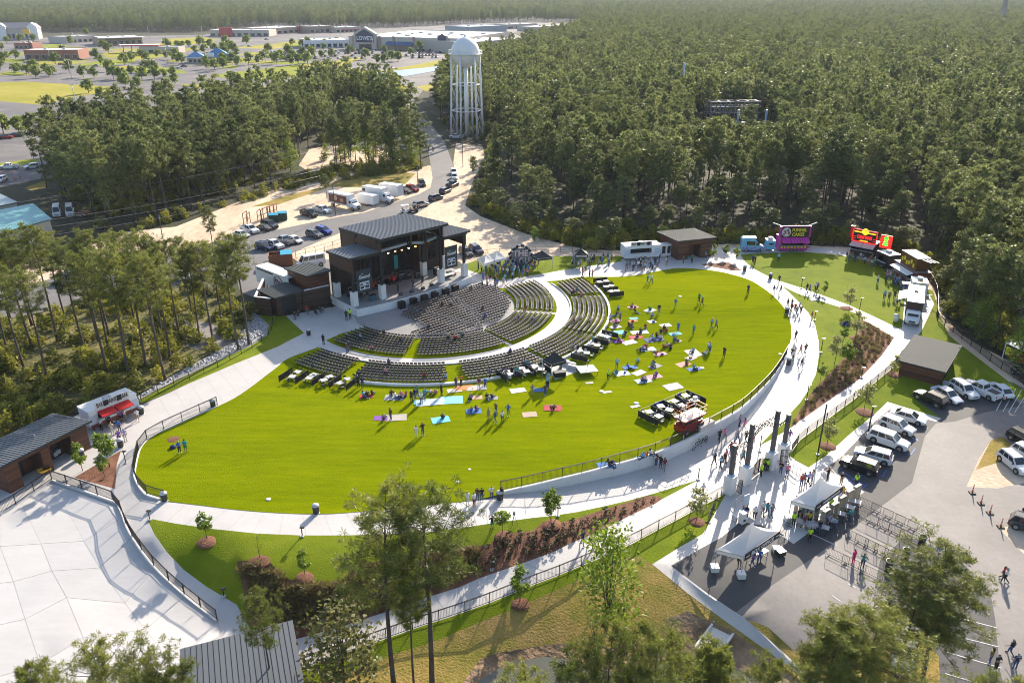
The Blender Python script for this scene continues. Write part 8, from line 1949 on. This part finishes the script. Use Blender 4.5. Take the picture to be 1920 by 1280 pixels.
def figure(kind, long=False):
    J = pose(kind); mb = MB()
    sub(mb, J['pel'], J['pel'].lerp(J['che'], .5), .135, .13, 10); sub(mb, J['pel'].lerp(J['che'], .4), J['che'], .13, .155, 10)
    for n, s in (('l',-1),('r',1)):
        sub(mb, J['che']+V3((0,0,.02)), J['sh'+n], .12, .075); sub(mb, J['sh'+n], J['el'+n], .062, .046); sub(mb, J['el'+n], J['ha'+n], .044, .03)
        h = (J['ha'+n]-J['el'+n]).normalized(); sub(mb, J['ha'+n], J['ha'+n]+h*.07, .034, .036, 6)
        sub(mb, J['pel']*.5+J['hi'+n]*.5, J['hi'+n], .12, .105); sub(mb, J['hi'+n], J['kn'+n], .098, .062, 9); sub(mb, J['kn'+n], J['an'+n], .060, .042); sub(mb, J['an'+n], J['to'+n], .05, .038, 6)
    sub(mb, J['che']+V3((0,0,.05)), J['nec'], .09, .055); sub(mb, J['nec'], J['hea'], .052, .06)
    sub(mb, J['hea'], J['hea']+V3((0,-.005,.075)), .088, .088, 12); sub(mb, J['hea']+V3((0,-.085,.01)), J['hea']+V3((0,-.105,-.005)), .016, .014, 5)
    for s in (-1,1): sub(mb, J['hea']+V3((s*.088,0,.015)), J['hea']+V3((s*.094,.01,.035)), .018, .018, 5)
    if long: sub(mb, J['hea']+V3((0,.065,.05)), J['nec']+V3((0,.085,-.05)), .075, .06, 8)
    me = mb.mesh('figure', m_grey); o = bpy.data.objects.new('figure_tmp', me); col.objects.link(o)
    r = o.modifiers.new('r', 'REMESH'); r.mode = 'VOXEL'; r.voxel_size = .024
    s_ = o.modifiers.new('s', 'SMOOTH'); s_.iterations = 2; s_.factor = .5
    d = o.modifiers.new('d', 'DECIMATE'); d.ratio = .22
    m2 = mesh_from(o); bpy.data.objects.remove(o)
    v = np.array([tuple(q.co) for q in m2.vertices]); nn = np.array([tuple(q.normal) for q in m2.vertices]); fs = [tuple(p.vertices) for p in m2.polygons]; cen = np.array([v[list(f)].mean(0) for f in fs])
    segs = [('torso','pel','che'),('torso','che','nec')]+[(a+n, b+n, c+n) for n in 'lr' for a, b, c in (('ua','sh','el'),('fa','el','ha'),('th','hi','kn'),('sk','kn','an'),('ft','an','to'))]
    A = np.array([tuple(J[b]) for _, b, _ in segs]); B = np.array([tuple(J[c]) for _, _, c in segs]); D = B-A
    t = np.clip(((cen[:,None]-A)*D).sum(2)/np.maximum((D*D).sum(1), 1e-9), 0, 1); dist = np.linalg.norm(cen[:,None]-(A+t[...,None]*D), axis=2)
    k = dist.argmin(1); lab = np.array([segs[i][0] for i in k]); tt = t[np.arange(len(k)), k]
    hz_ = np.linalg.norm(cen-np.array(tuple(J['hea'])), axis=1); head = (cen[:,2] > J['nec'].z+.01) & (hz_ < .3) | ((hz_ < .36) & (cen[:,1] > J['nec'].y+.06) & (cen[:,2] > J['nec'].z-.12) if long else False)
    hair = head & ((cen[:,2] > J['hea'].z+.065) | ((cen[:,1] > J['hea'].y+.02) & (cen[:,2] > J['hea'].z-.05 if not long else cen[:,2] > -9)))
    arm = np.array([l[:2] in ('ua','fa') for l in lab]); low = np.array([l[:2] in ('th','sk','ft') for l in lab]); pelv = (lab == 'torso') & (k == 0) & (tt < .12)
    shirt = ~head & (((lab == 'torso') & ~pelv) | (np.array([l[:2] == 'ua' for l in lab]) & (tt < .75)))
    trou = pelv | np.array([l[:2] in ('th','sk') for l in lab]) & ~np.array([l[:2] == 'ft' for l in lab]); shoe = np.array([l[:2] == 'ft' for l in lab])
    shorts = pelv | (np.array([l[:2] == 'th' for l in lab]) & (tt < .85))
    def part(nm, mask, off):
        ids = sorted({i for f, m in zip(fs, mask) if m for i in f}); mp = {a: b for b, a in enumerate(ids)}
        me = bpy.data.meshes.new(nm); me.from_pydata((v[ids]+nn[ids]*off).tolist(), [], [tuple(mp[i] for i in f) for f, m in zip(fs, mask) if m])
        me.materials.append(m_grey); me.polygons.foreach_set('use_smooth', [True]*len(me.polygons)); me.update(); return me
    # fingers and thumb close from each palm
    fb = MB(); fb.v = v.tolist(); fb.f = list(fs); fb.m = [0]*len(fs); fb.smooth = [True]*len(fs)
    for n, s in (('l',-1),('r',1)):
        h = (J['ha'+n]-J['el'+n]).normalized(); p = J['ha'+n]+h*.09; sd = h.cross(V3((s,0,.01))).normalized()
        for i, L in enumerate((.065,.075,.07,.055)): q = p+sd*(.03-.02*i); fb.tube([q, q+h*L*.55+V3((-s*.008,0,0)), q+h*L+V3((-s*.03,0,0))], [.010,.009,.006], 4)
        q = J['ha'+n]+h*.03+sd*.036; fb.tube([q, q+sd*.03+h*.03, q+sd*.03+h*.06], [.012,.010,.007], 4)
    body = fb.mesh('body', m_grey)
    return dict(body=body, shirt=part('shirt', shirt, .012), trousers=part('trousers', trou, .010), shorts=part('shorts', shorts, .014), shoes=[part('shoe', shoe & (cen[:,0]*s > 0), .010) for s in (-1,1)], hair=part('hair', hair, .012))
FIG = {(k, l): figure(k, l) for k in ('stand','walk','walk2','arms','hips','sit','lean','chair') for l in (False, True)}
VERB = {'stand':'standing','arms':'standing with folded arms','hips':'standing with a hand raised','walk':'walking','walk2':'walking','sit':'sitting','lean':'leaning back','chair':'sitting'}
USED = {}; ALLP = []; MASS = []
def person(p, kind, top, bot, rz, where, group=None, hair=None, long=None, k=None):
    if len(ALLP) >= 296 and group: MASS.append((p, kind, top, bot, rz)); return
    ALLP.append(1); long = (rnd.random() < .45) if long is None else long; F_ = FIG[(kind, long)]; sk = rnd.choice(SKINS[:3]+SKINS); h = HAIRS[hair] if hair is not None else rnd.choice(HAIRS)
    sh = bot.endswith('shorts'); bc = bot.replace(' shorts', '')
    o = link('person', F_['body'], None, p, (0,0,rz), k or rnd.uniform(.94,1.06), mats=[sk])
    bn = bc+' shorts' if sh else ('jeans' if bc == 'denim' else bc+' trousers')
    lb = 'person in %s top and %s %s %s' % (top, bn, VERB[kind], where)
    w_ = lb.split()
    if len(w_) > 16: lb = ' '.join(('person in %s top %s %s' % (top, VERB[kind], where)).split()[:16])
    tag(o, lb, 'person', group)
    link('shirt', F_['shirt'], o, mats=[CM[top]]); link('shorts' if sh else 'trousers', F_['shorts' if sh else 'trousers'], o, mats=[CM[bc]]); sc_ = CM['black'] if rnd.random() < .5 else CM['white']; [link('shoe', m, o, mats=[sc_]) for m in F_['shoes']]; link('hair', F_['hair'], o, mats=[h])
    USED.setdefault(lb, []).append(o)
# each line: where, then people as (x, y, pose letter, top, bottom)
PL = {'s':'stand','w':'walk','v':'walk2','a':'arms','h':'hips','g':'sit','l':'lean','c':'chair'}
W0, W1, W2 = 'white','black','denim'
PEOPLE = [
('by the red awning drinks trailer', [(191,806,'s','white','black'),(206,799,'a','navy','black'),(212,814.5,'s','cream','cream'),(225,809,'s','blue','navy'),(229,790,'h','purple','black shorts'),(236,789,'s','white','grey shorts'),(259,789,'v','white','khaki shorts'),(225,830,'w','purple','purple shorts'),(236,827,'s','lilac','cream')]),
('at the narrow end of the lawn', [(337.5,849,'s','blue','black'),(349,847.5,'s','teal','green shorts')]),
('on the curved walk near the wall foot', [(877,947,'s','white','white'),(889,949,'s','white','maroon'),(895.5,939,'s','brown','denim'),(903.6,939,'s','black','denim'),(922,935.5,'h','white','denim'),(941,937.5,'s','black','black')]),
('beside the round sapling with a camera', [(923,991,'h','black','teal shorts')]),
('on the outer walk below the mulch bed', [(1092,1021,'w','navy','denim'),(1107,1027,'v','brown','black')]),
('at the foot of the white wall', [(1230,874,'a','brown','denim'),(1238,878,'s','black','denim'),(1245,883,'w','maroon','grey')]),
('on a mat behind the wall fence', [(1205,858,'g','light blue','denim'),(1212,856,'g','orange','denim'),(1220,853,'g','white','denim'),(1143,873,'l','brown','denim'),(1148,872,'g','navy','denim')]),
('on the walk between wall and gate', [(1348,827,'w','black','black'),(1358,825,'v','pink','grey'),(1386,799,'s','grey','navy'),(1395,804,'w','pink','pink shorts'),(1382,829,'v','grey','denim'),(1398,830,'w','black','black'),(1375,848,'s','pink','grey'),(1369,852,'w','maroon','denim'),(1339,872,'v','navy','denim'),(1351,877,'w','light blue','black'),(1357,872,'v','black','black'),(1360,866,'s','hot pink','black'),(1376,868,'w','grey','khaki'),(1393,867,'v','teal','black shorts'),(1409,839,'s','pink','white')]),
('just inside the entrance gate', [(1426,894,'s','yellow green','black'),(1438,883,'a','yellow green','black'),(1431,881,'s','yellow green','black'),(1463,889,'a','black','denim'),(1475,894,'s','pink','denim'),(1479,829,'w','purple','white'),(1317,929,'w','white','khaki')]),
('on the main walk at the top of the wall', [(1484,671,'s','black','denim'),(1486,676,'w','white','black'),(1489,668,'s','white','khaki'),(1500,665,'v','pink','khaki'),(1509,664,'w','brown','denim'),(1501,691,'v','black','white'),(1491,638,'w','black','black')]),
('on the steps below the gate', [(1501.7,912,'s','red','denim'),(1506,910,'s','blue','denim'),(1515,909,'w','lilac','black'),(1551,900,'a','black','black'),(1576,910,'a','black','khaki'),(1604,912,'s','yellow green','navy'),(1430,965,'w','white','grey shorts'),(1437,967,'v','teal','denim'),(1446,969,'w','grey','denim'),(1414,973,'s','white','black'),(1393,968,'c','blue','black'),(1399,966,'c','black','denim'),(1522,903,'s','cream','grey')]),
('under the entry tent', [(1487,985,'s','yellow green','black'),(1502,974,'s','teal','black'),(1512,969,'w','blue','denim'),(1524,969,'s','yellow green','black'),(1532,966,'a','yellow green','black'),(1517,1014,'s','yellow green','black'),(1516,984,'s','yellow','black'),(1551,986,'w','lilac','denim'),(1565,993,'v','light blue','denim'),(1592,979,'w','teal','navy'),(1556,958,'s','yellow green','black'),(1579,934,'s','yellow','black'),(1573,955,'w','purple','black'),(1535,1000,'w','black','denim'),(1495,978,'a','black','black'),(1546,975,'s','yellow green','navy'),(1506,990,'v','maroon','grey')]),
('under the box office tent', [(1423,1055,'s','blue','denim'),(1411,1061,'w','purple','denim'),(1384,1056,'c','black','black')]),
('beside the crowd barriers', [(1599,1056,'s','hot pink','hot pink'),(1616,1064,'h','teal','navy'),(1755,1033,'w','teal','white'),(1757,1040,'v','yellow','light blue shorts')]),
('on the open asphalt of the car park', [(1879,1087,'w','red','black'),(1882,1092,'v','white','black'),(1855,1243,'s','plaid','denim'),(1865,1257,'a','black','black'),(1893,1227,'w','black','denim'),(1902,1253,'s','navy','denim'),(1916,972,'s','maroon','denim')]),
('on the open lawn below the seats', [(781,820,'s','white','white'),(793,816,'h','black','denim')]),
('on the lawn in front of the middle seats', [(772,753,'s','black','black'),(778,749,'s','navy','denim'),(790,757,'s','white','denim'),(796,749,'w','teal','denim'),(828,742,'s','black','black'),(783,744,'a','green','denim'),(855,726,'s','brown','denim'),(865,723,'a','orange','black'),(910,728,'s','blue','denim'),(998,742,'a','grey','khaki'),(1022,741,'s','brown','denim'),(1027,726,'s','light blue','navy'),(916,787,'s','khaki','khaki'),(929,791,'w','denim','denim'),(930,776,'h','brown','denim'),(942,791,'s','white','denim'),(953,780,'h','blue','grey'),(680,727,'s','navy','denim'),(672,725,'s','black','black'),(898,729,'s','maroon','khaki')]),
('on a blanket before the middle seats', [(682,743,'g','light blue','denim'),(689,743,'g','black','black'),(698,740,'g','brown','denim'),(734,741,'g','maroon','grey'),(742,745,'l','white','denim'),(752,744,'g','pink','black'),(761,743,'g','orange','denim'),(798,738,'g','light blue','denim'),(807,738,'g','white','denim'),(817,738,'g','pink','denim'),(883,748,'g','grey','black'),(913,747,'g','black','denim'),(922,746,'g','navy','black'),(884,772,'g','blue','denim'),(893,770,'g','purple','khaki'),(721,785,'l','purple','black'),(733,787,'s','brown','denim'),(830,785,'g','black','teal shorts'),(1038,767,'l','maroon','black'),(1026,724,'g','maroon','denim')]),
('on the lawn right of the seats', [(1159,580,'g','light blue','denim'),(1185,576,'g','pink','black'),(1192,586,'l','black','grey'),(1218,582,'g','green','black'),(1223,593,'l','light blue','denim'),(1235,588,'s','black','grey'),(1155,592,'l','navy','denim'),(1162,602,'s','grey','denim'),(1155,606,'g','pink','black'),(1144,607,'s','lilac','denim'),(1152,614,'g','grey','maroon'),(1179,612,'g','red','navy'),(1184,614,'g','navy','denim'),(1210,615,'g','red','khaki'),(1172,628,'g','black','denim'),(1195,632,'g','red','denim'),(1201,624,'g','black','denim'),(1245,617,'g','maroon','black'),(1239,623,'l','black','denim'),(1249,622,'g','red','grey'),(1271,622,'s','blue','denim'),(1300,626,'w','teal','denim'),(1266,576,'w','blue','khaki'),(1310,568,'w','green','black'),(1316,574,'v','brown','navy'),(1214,531,'w','teal','denim'),(1221,531,'v','white','denim'),(1334,614,'w','light blue','denim'),(1342,617,'v','blue','navy'),(1224,636,'l','light blue','denim'),(1231,632,'g','black','grey'),(1239,636,'g','white','denim'),(1265,639,'g','blue','black'),(1160,639,'l','purple','maroon'),(1142,634,'g','teal','denim'),(1134,628,'g','light blue','denim')]),
('on the lawn near the sound desk', [(1201,658,'g','black','denim'),(1211,653,'g','red','black'),(1206,656,'g','lilac','denim'),(1244,652,'g','red','black'),(1251,649,'g','white','denim'),(1257,653,'g','maroon','navy'),(1231,663,'l','orange','denim'),(1299,661,'g','light blue','black'),(1323,665,'g','white','denim'),(1328,659,'s','white','denim'),(1331,660,'s','light blue','denim'),(1357,670,'s','black','black'),(1287,682,'g','brown','black'),(1301,692,'g','teal','black'),(1196,679,'l','light blue','black'),(1223,687,'g','teal','denim'),(1225,683,'g','black','grey'),(1179,691,'l','blue','black'),(1156,690,'s','light blue','denim'),(1156,701,'g','teal','denim'),(1140,712,'s','yellow green','black'),(1230,705,'g','purple','denim'),(1205,713,'g','pink','denim'),(1210,714,'g','white','denim'),(1028,719,'s','light blue','denim')]),
('on the far main walk', [(1402,551,'s','navy','black'),(1460,532,'w','black','denim'),(1450,551,'w','navy','denim'),(1463,551,'v','black','denim'),(1476,578,'w','black','black'),(1484,578,'v','brown','black'),(1483,586,'w','maroon','black'),(1490,585,'s','red','navy'),(1493,592,'w','navy','denim'),(1498,583,'v','lilac','denim'),(1501,591,'w','brown','black shorts'),(1521,601,'s','red','white'),(1411,495,'s','navy','black'),(1415,496,'s','black','black'),(1459,491,'s','light blue','black'),(1512,548,'w','black','denim'),(1517,550,'v','grey','denim'),(1528,546,'w','white','black'),(1532,546,'w','grey','black'),(1535,562,'g','black','denim'),(1583,609,'g','navy','denim'),(1589,609,'g','black','denim')]),
('on the far lawn near the food trucks', [(1645,532,'a','white','denim'),(1657,562,'s','light blue','denim'),(1666,563,'s','grey','black'),(1676,562,'s','black','denim'),(1680,573,'w','white','denim'),(1685,572,'v','grey','denim'),(1400,470,'s','red','denim')]),
('on the shaded concrete beside the stage', [(650,600,'s','black','black'),(657,598,'s','yellow green','black'),(607,646,'s','black','black'),(651,662,'s','brown','denim'),(655,659,'s','navy','denim'),(577,590,'s','red','denim'),(553,597,'c','black','denim'),(560,596,'c','navy','black'),(592,592,'c','black','black'),(600,588,'c','black','denim'),(606,586,'c','grey','black'),(622,577,'s','black','black')]),
('on the road by the water tower', [(804,285,'w','black','black'),(812,285,'v','black','navy')])]
for where, lst in PEOPLE:
    for i, (px, py, k, t, b) in enumerate(lst):
        onlawn = 'lawn' in where and 'far lawn' not in where or 'mat' in where or 'blanket' in where
        p = G(px,py,.04) if onlawn else Gt(px,py)
        person(p, PL[k], t, b, rnd.uniform(-.9,.9)+(math.pi if rnd.random() < .45 else 0) if k not in 'wv' else rnd.choice((.6,-2.5))+rnd.uniform(-.3,.3), where)
# the dense crowds: people that nothing tells apart share a label
def crowd(px, n, where, grp, size=1.0, z=None):
    q = scatter(wpoly(px, z=0.0), size, .45); idx = np.random.RandomState(len(q)).permutation(len(q))[:n]
    for x, y in q[idx]: person((x,y,.02), rnd.choice(('stand','stand','arms','hips','walk')), rnd.choice(['white','black','light blue','navy','red','teal','pink','grey','white','blue','denim','green','lilac']), rnd.choice(['denim','black','khaki shorts','denim','grey shorts','navy']), rnd.uniform(0,6.28), where, grp)
# people in the seats and at the tables
_rs2 = random.Random(12); occ = []
for s in seats:
    if _rs2.random() < .022: occ.append(s)
for x, y, rz, t in occ[:50]:
    person((x,y,.035), 'chair', _rs2.choice(['black','navy','red','light blue','white','grey','pink','blue','maroon','teal']), _rs2.choice(['denim','black','khaki shorts']), rz, {'inner':'on a folding chair in the inner curved rows','outer':'on a folding chair in the outer curved rows','pad':'on a folding chair of the concrete floor'}[t], 'people seated in the rows')
crowd([(918,720),(1005,702),(1000,696),(915,712)], 8, 'among the tables by the black canopy', 'people among the tables', 1.6)
crowd([(1068,680),(1125,645),(1120,640),(1065,672)], 5, 'among the tables behind the curved rows', 'people among the tables', 1.9)
crowd([(1085,512),(1108,528),(1114,524),(1094,508)], 5, 'among the far tables by the walk', 'people among the far tables', 1.5)
for u, n, t in ((-2.4,-6.9,'black'),(.6,-6.6,'navy'),(3.0,-7.0,'black'),(-8.8,-7.6,'grey'),(7.2,-8.0,'black')): person(SP(u,n,DK+.02), 'stand', t, 'black', S_RZ, 'among the gear on the stage', 'people on the stage')
crowd([(890,508),(918,514),(935,520),(962,521),(1003,508),(1015,494),(985,487),(950,492),(915,499)], 95, 'in the crowd by the white pop-up canopies', 'crowd by the white canopies', 1.05)
crowd([(893,543),(930,545),(960,528),(1000,522),(1000,515),(940,524),(905,526)], 34, 'on the walk beside the stage end', 'crowd on the walk beside the stage', 1.5)
crowd([(1068,508),(1145,502),(1150,486),(1075,492)], 30, 'on the walk before the small black canopy', 'crowd before the small black canopy', 1.4)
crowd([(1172,514),(1250,503),(1258,492),(1172,497)], 36, 'queueing at the shaded white drinks trailer', 'queue at the shaded drinks trailer', 1.2)
crowd([(1275,498),(1335,490),(1330,484),(1275,490)], 7, 'in front of the far brown hut', 'people before the far hut', 1.8)
crowd([(1580,490),(1640,504),(1640,492),(1585,481)], 20, 'queueing at the glowing red snack trailer', 'queue at the red snack trailer', 1.5)
crowd([(1655,525),(1692,548),(1705,545),(1668,517)], 12, 'queueing at the brown and gold snack trailer', 'queue at the gold trailer', 1.3)
# past three hundred the rest of the crowd is one mass
V_, F2, M2, mats_, off = [], [], [], [], 0
def mi(m):
    if m not in mats_: mats_.append(m)
    return mats_.index(m)
for p, kind, top, bot, rz in MASS:
    Fg = FIG[(kind, rnd.random() < .45)]; sh = bot.endswith('shorts'); c, s = math.cos(rz), math.sin(rz)
    for nm, mt in (('body', rnd.choice(SKINS)), ('shirt', CM[top]), ('shorts' if sh else 'trousers', CM[bot.replace(' shorts', '')]), ('shoes', CM['black']), ('hair', rnd.choice(HAIRS))):
        if nm == 'shoes': continue
        me = Fg[nm]; a = np.empty(len(me.vertices)*3, np.float32); me.vertices.foreach_get('co', a); a = a.reshape(-1, 3)
        V_.append(np.stack([a[:,0]*c-a[:,1]*s+p[0], a[:,0]*s+a[:,1]*c+p[1], a[:,2]+p[2]], 1)); k = mi(mt)
        for q in me.polygons: F2.append([v+off for v in q.vertices]); M2.append(k)
        off += len(a)
if V_:
    me = bpy.data.meshes.new('crowd'); me.from_pydata(np.concatenate(V_).tolist(), [], F2)
    for m in mats_: me.materials.append(m)
    me.polygons.foreach_set('material_index', M2); me.update()
    tag(link('crowd', me), 'dense crowd standing round the canopies and along the far walk', None, None, 'stuff')
for lb, os_ in USED.items():
    if len(os_) > 1:
        for o in os_:
            if 'group' not in o: o['group'] = 'people '+lb.split(' standing ')[-1].split(' sitting ')[-1].split(' walking ')[-1]
print('people', sum(len(v) for v in USED.values()))
# bags and coolers left on the grass
for px, lab in [((325,839),'dark bag lying on the grass beside the couple at the narrow lawn end')]:
    prop('bag', lab, 'bag', G(*px,.03), [('bag', MB().lathe([(0,.32),(.3,.28),(.42,.1),(.38,0)], 10), M('cloth_of_navy', None)), ('strap', MB().tube([(-.3,0,.2),(0,0,.42),(.3,0,.2)], .03, 5), m_black)])
for i in range(16):
    px, py, a, b, c = BL[18+i*2]; p = G(px,py,.09)
    prop('cooler_bag', 'small bag on the '+c+' blanket', 'bag', p+Vector((rnd.uniform(-.5,.5),rnd.uniform(-.3,.3),0)), [('bag', MB().box((0,0,.14), (.4,.28,.26), 0, .9), [m_black, m_blue, m_red, m_cream][i % 4]), ('handle', MB().bar((-.12,0,.3),(.12,0,.3),.03), m_black)], rnd.uniform(0,3), 'bags on the blankets')
